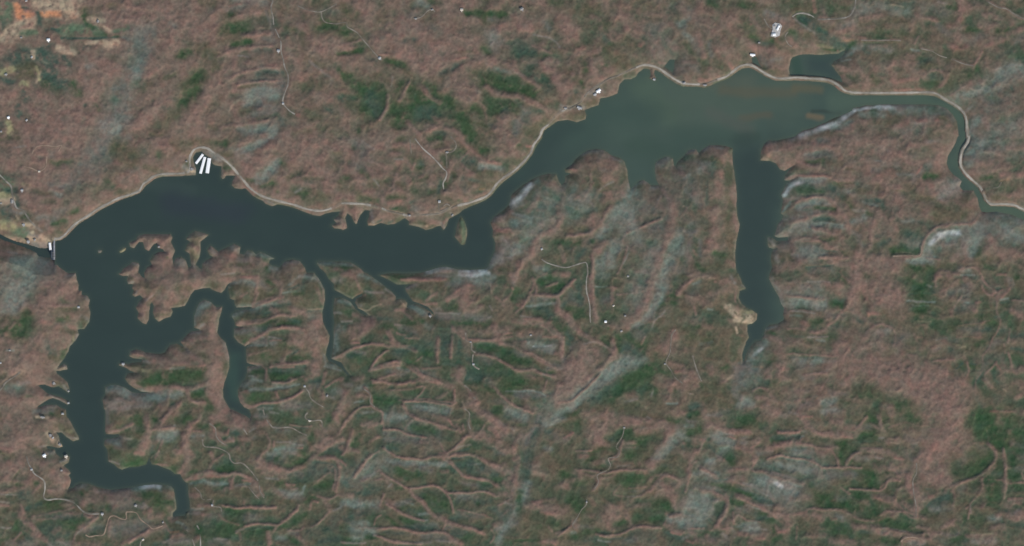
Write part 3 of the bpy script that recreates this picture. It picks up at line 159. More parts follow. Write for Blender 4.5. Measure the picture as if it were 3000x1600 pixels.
(4,1):"P60 40,160 140,150|L30 50,150 130,130|O60 100,230 260,220|L40 200,130 280,100|P80 280,130 430,110|L30 320,100 400,120|P60 340,180 430,160|O60 310,230 400,280|P90 420,220 470,200|O60 460,280 480,500|B110 180,300 260,350|D50 310,260 280,400|F40 60,380 20,420|L60 160,350 240,260|B120 100,480 150,620|B60 30,560 180,700|D40 245,460 235,700|P110 370,390 330,500 310,600|R50 400,350 400,400|P130 330,600 380,720|P80 330,760 360,840|P60 310,740|P80 500,500 530,620|O60 440,560 480,720|Y30 460,760|P40 520,840 560,900|P110 320,950 500,900|R60 240,1080 300,1050|O60 400,1080 480,1060|P80 280,1150 440,1100|P90 220,1180 300,1230|G60 320,1180 420,1200|O110 250,1300 450,1260|P60 470,1250 520,1300|B40 170,1060 180,1200|R30 110,1150 140,1200|P30 40,720 20,760|T20 10,700|D110 60,880 180,860|G60 0,900 100,930|L40 30,960 140,970|D90 20,1060 80,1080|F40 0,1170 20,1130|G60 140,1290 200,1340|P50 60,1220 100,1250|P60 800,160 900,80|N40 830,120 880,200|R30 860,180|T40 800,210 850,230|P90 960,120 1180,80|L60 1080,30 1240,0|O30 1130,60 1180,90|P90 980,200 1160,230|P60 1000,280 1100,260|P80 1160,170 1230,150|P50 1230,70 1400,60|P40 1360,100 1560,100|B50 1360,50 1460,40|R20 1240,130 1480,140|B80 1260,190 1460,190|F30 1240,180 1360,160|G50 1260,240 1400,250|P90 1500,150 1718,150|P80 1500,40 1718,60|O90 1480,230 1600,250|P40 1600,360 1660,280 1718,270|O30 1660,330 1718,350|P26 1240,280 1340,300 1440,330|O16 1150,260 1280,320 1340,330|R18 1150,400 1300,400 1440,395|L30 1040,425 1120,400|D18 1060,440 1160,405 1240,410|O80 1100,340 1240,350|F60 1060,500 1140,450 1240,430|F40 1300,440 1440,430|L40 1310,450 1380,460|W30 1010,600 1070,530|L40 1000,590 1060,560|D80 1120,520 1280,500|G60 1120,560 1280,570|Y16 1160,580 1240,580|D60 1300,520 1560,540|P30 1040,640 1140,620 1260,605 1400,600 1480,620|R22 1200,620 1400,610|O16 1080,660 1180,630|F20 1000,760 1080,680|F24 1010,740 1080,660|B60 1140,720 1300,690|F30 1180,690 1380,680|D26 1200,740 1500,720|L30 1440,680 1520,670|P50 1460,630 1560,700 1640,820 1660,920|O30 1320,740 1500,730|P46 1060,840 1180,810 1300,780 1420,760 1560,780|D20 1290,820 1380,795 1500,800 1580,850|D60 1340,850 1560,850|F18 1300,880 1580,880|P26 1120,920 1220,860|B60 1180,900 1280,900|L30 960,900 1000,860|P90 980,960 1120,890|T26 1080,920 1120,880|P60 1000,980 1140,960|O60 1140,960 1260,950|R22 1300,900 1400,905|B60 1320,940 1440,940|P26 1440,920 1530,1000|P70 1620,700 1718,560|P60 1540,560 1718,560|P40 1560,440 1718,440|O14 1560,470 1718,470|F50 1640,560 1718,540|G60 1480,480 1600,500|P24 1140,1050 1380,1010|P40 1380,1110 1560,1100|R16 1200,1060 1380,1050|G50 1400,1040 1560,1020|L60 1190,1120 1350,1110|D24 1400,1140 1600,1160|P80 1080,1060 1160,1260|R30 1380,1220 1560,1215|O60 1600,1160 1718,1200|L110 1200,1230 1320,1240|P60 960,1120 1060,1120|O60 990,1200 1060,1220|L26 860,1020 920,1100|L36 920,1150 960,1260|D20 870,1120 940,1135|P90 960,1320 1160,1320|L40 1100,1200 1150,1210|O20 1200,1310 1480,1290|P60 1480,1260 1718,1300|B90 1300,1340 1500,1340|R30 1700,1340|P90 1560,940 1640,1080|F30 1560,900 1620,920|G70 1640,620 1718,740",
(5,1):"P130 40,60 240,100|P60 320,60 420,40|B90 260,150 400,180|L40 280,110 360,140|P60 480,90 620,80|R30 560,60 620,80|G50 480,130 640,140|P50 460,190 620,200|M70 620,190 840,180|P60 620,100 760,60|L36 740,60 860,50|P130 860,200 1000,60|P110 800,240 920,200|B70 230,240 300,260|F20 220,240 320,240|P130 120,220 200,400|R90 250,420 400,360|B60 200,340 260,330|B90 320,260 420,280|P60 540,250 640,280|B70 600,420 760,280|R24 640,370 700,280|G60 720,400 840,390|D50 700,300 740,340|L30 440,380 600,380|P60 820,300 920,330|P40 740,470 880,440|R50 660,540 800,500|L110 900,480 1050,440|L110 900,560 1060,500|P60 800,580 1000,560|F40 1000,470 1080,440|L40 880,620 960,610|P20 1080,550 1220,555|N14 1080,540 1200,545|P60 460,520 320,500|P60 200,440 340,470|O14 380,545 500,540|D90 20,480 120,500|O60 0,540 140,550|P90 260,590 380,560|G90 560,520 640,540|P60 420,620 560,600|O80 560,600 740,560|M30 60,600 240,590|D80 90,640 300,660|F26 100,660 240,700|D90 340,700 400,780|P90 440,680 640,680|P110 440,760 560,780|O60 660,640 820,620|D50 800,680 880,700|P90 900,640 1100,680|O60 1080,650 1160,660|P80 1160,700 1240,620|G130 860,760 960,740|O130 960,780 1160,760|G60 1060,820 1120,800|P110 1160,830 1300,800|P60 740,760 800,820|B60 600,830 640,860|L30 0,740 140,760|F60 0,860 120,820|G60 160,780 220,800|P70 200,760 280,800|P60 320,850 400,830|D110 480,840 700,870|F30 500,860 600,840|G130 500,960 660,960|P24 1240,860 1140,885 960,885 860,910 780,970 720,1040 700,1100 690,1180|D24 840,940 1000,900 1140,905|W40 820,1000 940,960 1060,980|F60 760,1080 820,1020|F60 820,1030 1040,1020|F50 740,1120 700,1200|D40 740,1040 800,980|D60 840,1100 880,1120|O110 860,1140 960,1180|O110 1000,1200 1050,1100|P60 920,1090 1020,1080|P60 1100,1060 1130,1180|L24 1100,1040 1180,1040|D40 1180,1060 1200,1000|F60 1200,1140 1260,1000|F60 1180,1200 1220,1160|G60 1240,1230 1300,1100|B60 1260,880 1300,1000|P80 1300,900 1340,1040|P30 1420,1100 1480,920|F60 1540,900 1560,1040|D60 1480,1060 1600,1080|Y60 1640,930 1718,920|L90 1640,1000 1718,1040|P110 1360,1120 1560,1150|P130 1440,1240 1718,1150|O60 1300,1250 1440,1240|B60 1560,800 1718,840|B70 1380,800 1480,780|D20 1340,735 1460,755|B80 1340,830 1500,820|L40 1620,850 1718,860|F40 1150,190 1280,80|L60 1150,280 1240,200|F40 1200,80 1400,60|B60 1180,40 1300,30|P60 1300,130 1460,160|P80 1260,220 1480,220|B110 1560,200 1718,180|P80 1440,300 1560,290|R60 1500,390 1718,390|G60 1300,420 1440,390|P60 1180,370 1260,360|M24 1380,520 1480,500|N20 1480,450 1560,430|O110 1480,480 1718,500|O60 1400,600 1560,620|P60 1560,580 1718,570|T20 1400,670 1640,680|O30 1500,30 1718,40|P60 1540,110 1718,110|P90 40,1190 160,1080|P30 160,940 170,1040|P110 80,1280 300,1280|R60 0,1320 40,1280|P80 200,930 240,1000|D60 220,1000 320,980|D60 280,1080 360,1040|P60 360,960 420,940|G70 430,1150 600,1150|D50 460,1110 640,1110|F40 540,1260 700,1240|F40 620,1230 820,1220|G60 520,1310 720,1330|D60 480,1290 520,1230|R18 740,1225 880,1240|O60 740,1340 900,1290|P60 1000,1230 1080,1180|O90 940,1260 980,1330|L60 1090,1340 1160,1350|G60 1400,1340 1340,1300|B50 0,960 60,1000|B60 60,1050 120,1100|P110 380,1270 260,1340",
(0,2):"P110 20,60 80,20|F110 180,120 300,60|F90 130,200 230,140|F60 60,280 160,240|G60 160,30 260,60|B110 20,180 60,110|B90 80,300 200,290|L110 0,340 140,330|P60 0,310 40,330|D90 300,110 420,200|G130 340,220 480,180|M30 440,160 520,150|P130 500,60 640,140|P90 640,40 740,50|L26 660,30 760,20|P110 560,200 760,160|G60 600,260 660,290|P90 680,260 860,260|L30 860,240 900,290|P110 240,270 220,370|R50 200,380 260,300|P40 400,330 760,330|T16 740,350 800,340|O30 420,360 740,370|O70 560,390 740,380|P200 420,480 520,520|R60 440,500 500,510|G60 590,470 680,460|G180 200,520 280,480|G120 140,580 260,590|G90 180,680 230,680|O80 0,500 100,440|G60 20,590 80,560|P26 100,560 150,500|P60 0,660 100,680|R40 60,610|L40 820,430 900,480|O40 830,440 850,520|P60 580,540 740,550|O60 640,600 740,590|Y26 740,640 740,680|L30 780,620 760,680|O40 410,590 460,630|P160 320,640 420,700|P160 180,740 340,900|P120 580,650 680,660|B110 500,720 520,780|D60 500,700 490,800|O60 500,840 580,860|G60 670,770 640,830|P40 590,760 660,740|P160 120,880 400,880|P200 330,1040 460,1060|F24 70,780 130,780|M40 40,980 60,1000|T60 180,1000 240,980|T30 30,1000 100,960|P60 100,1000 200,950|O60 0,1050 40,1020|L40 180,1110 300,1100|F60 80,1160 240,1140|D60 200,1170 320,1160|B60 100,1200 200,1210|P160 160,1270 420,1200|P140 100,1320 300,1320|O30 260,1240 320,1240|P60 440,1260 360,1340|T40 560,960 640,950|L26 640,930 670,960|L24 540,1100|D40 510,1080|L26 620,1100 690,1180|O30 560,1110 640,1110|L12 500,1230 680,1305|L40 440,1350 560,1345|T24 480,1355 560,1350|T26 680,90 780,80|L18 1290,100 1340,90|L24 1370,210 1380,190|O60 1420,100 1480,180|P80 1580,80 1718,60|O90 1500,160 1640,160|P60 1340,20 1440,80|O30 1300,40 1330,60|P90 1620,260 1718,200|P70 1460,290 1420,420|O30 1440,350 1440,260|T20 1420,330 1440,330|P110 1600,340 1700,340|O60 1600,420 1718,420|Y30 1580,460 1620,470|L16 1470,270 1540,220|O20 1520,260 1560,220|P50 1320,810 1440,820|P60 1460,830 1600,850|P90 1580,860 1718,900|D30 1400,865 1440,870|L30 1440,890 1520,900|R20 1510,880|P40 1600,960 1718,960|O40 1280,935 1420,950|Y40 1440,980 1520,980|P60 1300,1050 1400,1050|G70 1450,1110 1590,1070|O60 1400,1100 1500,1130|R30 1500,1150 1600,1150 1640,1100|P40 1340,1110 1500,1180 1620,1160|F60 1060,1170 1200,1150 1300,1200|F50 1140,1150 1360,1210|D40 1120,1220 1280,1250|P60 1180,1280 1320,1280|P40 1300,1240 1440,1270|P50 1380,1280 1480,1280|L110 1080,1290 1120,1350|F60 1500,1260 1718,1220|L60 1240,1340 1500,1320|L40 1600,1200 1718,1180|G40 1640,1110 1718,1100",
(1,2):"P160 20,60 180,60|O60 60,160 200,140|P60 0,260 60,240|O60 60,300 160,280|P110 250,60 500,50|O60 380,130 480,140|P60 560,60 860,40|L20 500,10 640,0|Y16 720,15 880,10|R30 720,45 860,45|F50 620,120 720,80 860,110|F30 600,130 640,110|O40 620,130 780,160|P24 700,240 770,200|O60 640,160 740,180|P36 830,320 860,200 880,100|O80 640,290 760,300|P60 860,60 900,80|G40 960,60 1040,110|B60 920,100 1000,170|G50 1010,200 1060,170|P60 1060,80 1130,110|O110 900,250 1000,180|P40 1120,160 1100,240|P36 820,330 920,285 1020,250 1140,240|R16 900,300 1060,260|L40 1080,285 1200,285|F20 1130,200 1280,180|D24 1200,160 1290,120|G60 1240,200 1320,200|M36 1240,190 1300,170|F30 1200,110 1300,30|L40 1300,50 1360,30|D60 1320,150 1340,100|O160 1400,240 1430,300|O110 1440,80 1500,170|P50 1480,180 1520,300|F60 1380,50 1480,60|L20 1460,60 1540,160|P26 1540,160 1545,280|F60 640,360 840,360|F50 620,430 720,400|F60 880,340 1040,310|D70 900,400 1000,350|D50 1040,340 1200,310|P26 650,360 800,350|P40 660,500 820,500|P26 700,510 800,515 860,480 1000,460 1120,425 1260,430|O50 740,450 900,440|O60 860,520 1020,520|G50 880,540 1000,480|B60 780,560 900,560|G60 1080,500 1280,500|D30 940,420 1040,390|P60 1030,380 1070,420|D40 1180,460 1280,500|P40 1240,350 1340,420|O30 1260,300 1400,330|P80 1220,380 1320,380|T12 1380,365 1530,365|D14 1380,385 1520,380|L110 1400,430 1500,450|P80 1460,530 1500,440|P160 1380,600 1500,600|P200 1300,640 1560,680|P60 1560,620 1590,700|R24 760,690 900,640 980,560 1080,545 1280,560|P36 780,680 880,640 960,580 1080,550 1200,560 1300,590|L60 660,600 780,580|B40 840,570 900,580|O60 660,640 740,660|G40 740,690 780,680|P16 720,560 760,560|D60 940,560 1000,540|M40 1060,600 1180,590|L20 980,640 1110,660|R16 1000,680 1110,670|L60 840,700 1040,700|B50 900,650 1000,700|G70 1080,720 1200,720|O90 1160,760 1280,760|P80 1200,690 1300,700|F24 780,740 960,730|P30 780,830 880,810 980,780|O60 800,780 960,770|O90 840,860 1040,830|G60 940,850 1000,840|P60 1120,880 1180,820 1260,790|O110 1060,830 1120,800|D30 1180,840 1280,780|G70 1200,850 1400,850|P30 1020,930 1160,915 1380,890|R14 1060,920 1380,900|D12 880,935 820,925|P20 800,910 920,930 960,1000 1000,1080|D30 1020,960 1180,950 1360,930|R12 1080,955 1240,945|D70 1000,1000 1180,1000 1320,970|G90 1020,1050 1180,1040|F14 1000,990 1160,985|L50 780,980 880,960|G60 820,1010 940,1000|F30 820,1080 920,1090|F60 740,1140 820,1090|L20 780,1040 860,1060|P20 1040,1095 1160,1095 1240,1060 1340,1040|P40 1180,1060 1260,1050|B40 1040,1120 1160,1120|F16 960,1160 1160,1150 1300,1120|D20 820,1160 960,1165 1160,1160 1240,1140|P20 820,1170 700,1210|P24 960,960 960,1080|P90 1440,780 1460,880 1480,980|R40 1440,830 1500,860|P80 1400,900 1440,960|P60 1380,1060 1480,1010|L26 1530,800 1560,900|O50 1530,740 1540,800|P60 720,1260 780,1210|G110 800,1240 920,1200|O110 900,1260 1040,1200|P30 1060,1200 1080,1260|P30 720,1310 840,1340 900,1310 1020,1310 1140,1280 1260,1240 1340,1180|R26 1180,1270 1320,1200|P60 700,1260 740,1320|F40 880,1370 1000,1360|D26 760,1360 900,1340 1020,1340|L80 1120,1340 1260,1320|B70 1380,1200 1480,1120|B60 1180,1350 1400,1330|D60 1400,1100 1500,1080|O50 1440,1180 1460,1260|P60 1500,1180 1540,1260|P24 1560,1150 1640,1100 1718,1050|L50 1580,1240 1640,1270|F60 1640,1200 1718,1190|O60 1560,1060 1640,1030|F20 1550,940 1718,980|F36 1580,920 1680,940|P40 1560,1000 1540,1110|O60 1600,1300 1680,1310|F60 270,360 300,330 400,300|F26 250,420 240,520|P110 360,400 480,380|P50 440,340 510,350|O70 280,470 400,460|L30 290,550 340,510|T16 450,420 440,620|P90 420,480 440,620|L30 200,600 300,590|P60 120,680 220,660|P60 280,640 380,640|O40 180,740 260,730|P160 440,720 520,820|L50 540,700 580,860|O70 360,880 420,900|P110 20,780 120,820|O26 120,780 220,760|P70 200,820 320,900|P60 40,900 180,920|F26 0,970 140,960|R26 200,950 340,930|O60 240,780 360,860|B30 150,750 180,800|G90 40,1030 240,1000|G60 0,1060 60,1040|O80 140,1060 360,1020|G40 370,1060 350,960|O20 260,1060 320,1120|P130 460,960 480,1100|P130 400,1200 480,1240|R50 460,800 520,820|O30 520,980 560,940|P90 500,1300 560,1374|P60 440,1260 560,1330|R24 0,1140 180,1150|L30 80,1170 140,1170|P40 160,1160 190,1260 260,1310 340,1320|G110 240,1220 340,1220|M30 220,1190 300,1210|D60 200,1160 360,1150|F60 20,1240 100,1210|P40 0,1374 90,1300|D60 20,1330|G80 360,1340 440,1360|O40 100,1360 240,1340|L40 370,1110 420,1150|L60 1640,60 1718,70|M50 1560,20 1660,30|O60 1660,120 1718,150|L40 1650,310 1700,280|O60 1660,330 1718,300|L26 1640,400 1718,410|F50 1680,540 1660,660|F50 1650,680 1690,780|O40 1660,800 1718,800|L26 1630,850 1660,850",
(2,2):"P60 0,20 120,30|O80 40,80 220,120|P30 140,60 180,160|G60 60,200 120,220|P20 150,230 210,190|F50 180,20 400,100|L26 440,160 540,230|L24 240,190 420,200|P24 130,320 150,250 240,220|O80 200,280 360,260|B30 160,320 200,330|T16 160,350 230,380 280,370 320,340 400,310|F50 0,280 80,320|G50 20,390 80,400|O60 300,100 380,150|P90 430,270 560,280|M40 550,280 620,280|T20 600,280 650,340|P30 540,370 640,370|O40 660,240 760,210|G100 540,40 700,40|R40 620,70 760,60 960,60 1040,55|L40 960,20 1300,10|W40 1200,20 1400,30|F60 1280,60 1420,80|F40 1400,20 1540,40|L40 660,150 760,120|O110 780,160 960,130|P30 860,280 960,200|O60 900,80 1060,90|B60 1060,100 1160,110|P110 1140,180 1300,170|R26 1060,280 1140,200 1220,130 1340,130|P60 1060,260 1180,200|P24 1280,330 1360,210|O60 1240,240 1360,210|T12 1500,60 1510,200|P90 1200,320 1260,420|B60 1340,100 1460,140|O110 1380,300 1560,280|P26 1640,280 1718,200|P30 1640,330 1560,240|P60 1330,400 1420,340|L14 1500,330 1520,380|F60 700,340 820,390|F30 720,350 880,410|T16 870,430 910,430|L40 930,370 990,360|F20 980,410 1180,410|B60 960,440 1120,440|L20 940,400 1200,405|G50 1080,350 1160,330|P26 800,320 960,310|O60 740,440 840,430|P26 620,380 680,440 760,500|D60 360,460 500,480|G60 440,540 560,560|P50 120,410 240,470 300,470|P80 240,500 300,480|L24 0,490 100,490|D14 0,515 110,515|F60 0,580 50,560|G60 60,560 160,600|O60 300,580 440,600|P70 100,690 220,600 280,540|R26 120,700 180,700|P24 180,620 300,500|O30 60,700 160,660|L20 540,520 640,520|B60 600,550 740,600|G60 640,500 800,480|L60 850,520 920,560|O26 820,600 920,600|P20 560,600 640,630|R14 640,655 780,665|D40 620,650 700,620|D90 720,650 840,700|G90 700,720 840,740|P30 460,600 510,680 560,720|P40 510,700 600,750 740,780|R30 620,740 720,760|D18 560,790 820,780|P24 0,850 100,780 200,740 300,710 400,715 520,740|L30 120,800 240,800|D60 60,840 180,810|G90 110,870 260,890|D50 100,850|G110 320,820 420,780|P24 280,970 340,890 420,810|D110 520,820 640,880|G70 420,860 520,900|G110 640,850 820,840|P16 700,930 760,880 840,820|P34 330,970 460,930 540,900 620,910|R18 450,930 540,900 620,910|P24 620,910 700,960 760,970 820,1030 880,1080 960,1090|F30 560,950 680,980|B60 440,990 640,1000|O60 120,940 220,900|O50 340,1000 420,980|P24 320,1100 400,1060 540,1010|D90 860,900 900,700|G60 780,780 880,820|P46 970,660 960,780 960,880|R16 995,670 990,800|D40 1020,680 1035,810|P40 1120,640 1100,760 1110,860|T10 1110,780 1110,850|D60 1180,700 1190,800|O60 1120,920 1260,880|O60 930,500 1060,560|M24 980,560 1120,560|P60 1140,580 1250,590|P50 1200,560 1280,680|R26 1280,670 1560,675|P60 1400,600 1480,590|P60 1540,680 1600,580|R24 1600,620 1718,605|P26 1580,670 1718,640|P60 1560,580 1718,570|P60 1560,540 1400,520|O60 1320,560 1440,540|G40 1120,500 1260,510|G50 1300,500 1480,510|L30 1340,480 1500,450|D70 1340,730 1560,720|G60 1360,760 1700,780|G40 1480,700 1600,750|O60 1420,800 1600,790|P40 1600,700 1718,730|D60 1560,800 1718,810|P26 1340,800 1450,830 1560,850 1640,910 1718,930|G60 1640,860 1718,880|D60 1380,880 1480,900|B50 1280,840 1300,900|G110 1480,960 1700,970|B60 1400,840 1500,880|D60 1300,900 1340,960|T20 1300,690 1320,750|P60 1250,640 1270,820|P24 820,960 1000,950|B80 820,1000 940,1020|F26 1020,920 1160,930|O90 980,1000 1080,960|D60 1040,900 1200,900|P30 470,1130 600,1110 720,1090 820,1060|R30 440,1110 520,1110|P24 320,1110 460,1080|G40 280,1140 340,1140|O60 340,1160 460,1150|P18 500,1180 640,1170 820,1140|O90 560,1120 720,1150|P50 820,1090 980,1090|R20 900,1100 1000,1120|P70 980,1120 1120,1160|P20 580,1280 680,1290 820,1270 960,1290 1110,1310|P20 700,1290 790,1230 840,1150|G60 620,1220 760,1200|O60 600,1240 560,1210|O40 360,1230 460,1210|D50 340,1270 580,1290|G60 340,1250 560,1300|F50 780,1350 940,1350|D20 700,1330 1060,1330|R24 1050,1310 1150,1300|O90 900,1200 1050,1240|R20 1130,1280 1140,1180|P36 960,1260 1060,1220|R60 1120,1030 1220,1030|P60 1120,980 1220,980|P26 1160,1060 1250,1150 1300,1220|D90 1280,1000 1420,1000|G80 1300,1080 1440,1080|F40 1280,1060 1380,1050|P60 1440,1080 1540,1120|L50 1480,1060 1520,1130|D60 1460,1020 1700,1000|O60 1600,1090 1718,1080|G90 1400,1160 1540,1160|P24 1540,1150 1620,1230 1700,1310|G60 1640,1180 1718,1200|B60 1560,1280 1640,1300|O60 1380,1280 1500,1240|P60 1380,1330 1240,1330|T20 1220,1300 1250,1374|G50 1540,1350 1600,1330|P90 20,1200 80,1300|L36 30,1120 110,1130|F60 160,1170 240,1150|P50 120,1060 200,1060|P60 160,1240 260,1260|G60 270,1280 340,1290|P60 0,1350 60,1320|F20 130,1310 220,1290|P30 20,1050 0,1080",
(3,2):"P60 0,20 120,30|L50 20,50 30,110|R20 0,150 10,170|P24 180,200 220,110 260,40 340,10|D90 260,120 300,50|G60 280,100 440,40|P60 440,20 560,20|P26 340,140 460,100|G50 430,180 520,120|P24 200,220 340,215 460,230 540,140 640,70|R18 540,140 600,130|O40 40,200 140,160|R50 60,320 160,250|T26 100,300|P24 40,400 120,310|G60 0,250 60,160|B60 200,260 360,260|F20 140,330 300,330|D50 200,360 340,350|B40 300,370 360,370|G110 160,410 360,400|L14 80,430 200,450|G60 280,480 340,470|R26 120,470 240,470|P60 0,500 260,510|O26 200,490 300,500|P24 460,230 480,330 460,380|D60 500,330 600,250|D60 600,200 720,250|B60 580,230 660,300|G80 560,370 700,380|P50 780,20 800,300|T12 820,0 820,230|P60 820,350 830,470|P40 860,440|G60 620,440 740,440|O60 660,480 760,480|P60 460,380 560,430 600,500|P50 560,440 640,560 740,640|P30 360,520 400,440|R24 360,540 400,490|G130 440,480 520,560|D60 560,600 600,660|G40 540,560|P24 280,520 360,560 420,620 520,640|R12 310,640 450,645|O60 20,580 240,570|P90 60,620 280,610|D60 60,680 200,670|P60 20,700 160,720|R40 130,700|B60 220,700 280,650|D60 280,680 440,690|W14 220,740 400,735|F24 240,740 300,740|B50 180,770 400,780|P30 510,640 500,740 490,840|R20 520,680 510,800|P40 440,800 500,860|D60 560,700 620,740|O40 360,830 460,840|B80 530,860 580,940|P70 100,720 160,800|P20 120,790 240,830 340,890 440,960|T12 220,830 400,920|B60 40,820 160,840|G100 0,900 220,900|O60 240,890 340,930|B60 380,950 520,950|L20 500,960 440,990|R20 0,950 80,990|P24 40,990 220,970 320,1020 440,1040|T16 140,975 240,970|G40 380,1000 440,1000|L24 310,1020 330,1020|P50 80,1040 220,1060|G110 20,1040 160,1120|O80 200,1100 340,1080|P24 20,1190 180,1180 280,1220 360,1240|P16 310,1190 350,1080|B60 80,1230 300,1260|L26 90,1190 200,1200|D50 30,1230 160,1210|G60 200,1270 380,1290|P30 0,1310 60,1350|P60 140,1360 240,1374|D60 380,1200 400,1280|P180 640,980 780,900|R80 680,920 720,960|P160 560,1100 740,1040|P120 480,1260 600,1200|P90 460,1230 520,1130|R40 520,990 560,1000|T16 430,1270 470,1180|P60 840,780 740,740|O20 740,750 860,760|P110 780,830 880,800|O70 760,700 900,690|G110 860,620 960,680|L20 720,720 820,690 960,750|D40 640,700 600,780|B40 600,760|P34 720,1140 830,1050 900,970 980,900 1080,850 1280,860|P20 700,1140 880,1030|L60 900,1010 1080,930 1240,900|F50 900,1020 1080,930|F36 1080,930 1200,890|B60 800,1100 940,1060|B70 1000,1030 1160,980|L50 640,1230 780,1160|F26 560,1290 700,1230|B110 720,1230 960,1150|R20 1240,890 1320,880|G130 1180,1080 1380,1000|O80 1080,1130 1200,1050|D90 980,1200 1200,1160|D80 860,1260 1060,1230|G60 1100,1180 1240,1120|O110 700,1340 940,1300|P80 1080,1280 1240,1240|P40 1060,1340 1160,1310|L26 1140,1300 1260,1270|O60 1160,1350 1320,1330|D60 1260,1200 1380,1130|F20 840,140 960,140|P24 960,150 1050,150|F90 860,30 960,30|D70 860,200 960,220|O90 900,200 1020,90|P24 1060,220 1200,200 1320,180|B60 900,280 1000,260|O110 1080,80 1140,180|P60 1220,180 1300,140|P40 1010,160 1010,300|G110 940,420 1100,400|P110 1400,60 1380,200 1320,320|P80 1440,20 1400,180|R30 1440,60 1430,120|P110 1260,400 1160,520|P90 1320,300 1250,420|R40 1120,580 1180,560|B30 1460,40 1440,220 1350,400 1280,500 1200,570|F40 1480,150 1560,130|F30 1460,200 1500,240|F50 1380,360 1460,280|G60 1560,220 1718,220|D90 1600,60 1718,60|P60 1680,200 1718,160|D60 1480,60 1600,180|B60 1360,440 1420,420|G60 1500,300 1640,300|O110 1640,420 1718,340|L20 1410,540 1440,470 1500,440 1540,380|O30 1480,470 1600,460 1650,500|O80 1480,540 1640,540|D110 1160,640 1400,560|B110 1180,640 1280,620|D90 1140,780 1300,740|G90 1320,780 1400,640|G60 1080,640 1080,780|P60 1020,680 1030,820|O60 860,560 1000,600|O60 980,650 1040,680|G40 970,560|P24 1300,720 1340,640|P160 1500,720 1718,740|R40 1460,780 1490,740|P90 1640,620 1718,640|O110 1440,680 1500,900|O110 1400,860 1520,860|R40 1640,1000 1718,980|P60 1600,930 1718,940|M50 1540,920 1560,1000|G60 1500,1000 1600,1020|P90 1440,1080 1600,1120|P60 1380,1000 1420,960|P40 1600,1120 1700,1100|P110 1500,1200 1700,1160|G40 1640,1190|P110 1560,1280 1718,1280|L20 1400,1250 1420,1160|T30 1340,1350|O110 1440,1250 1480,1340|G60 1380,1160 1440,1180|F26 1560,1320 1660,1320",
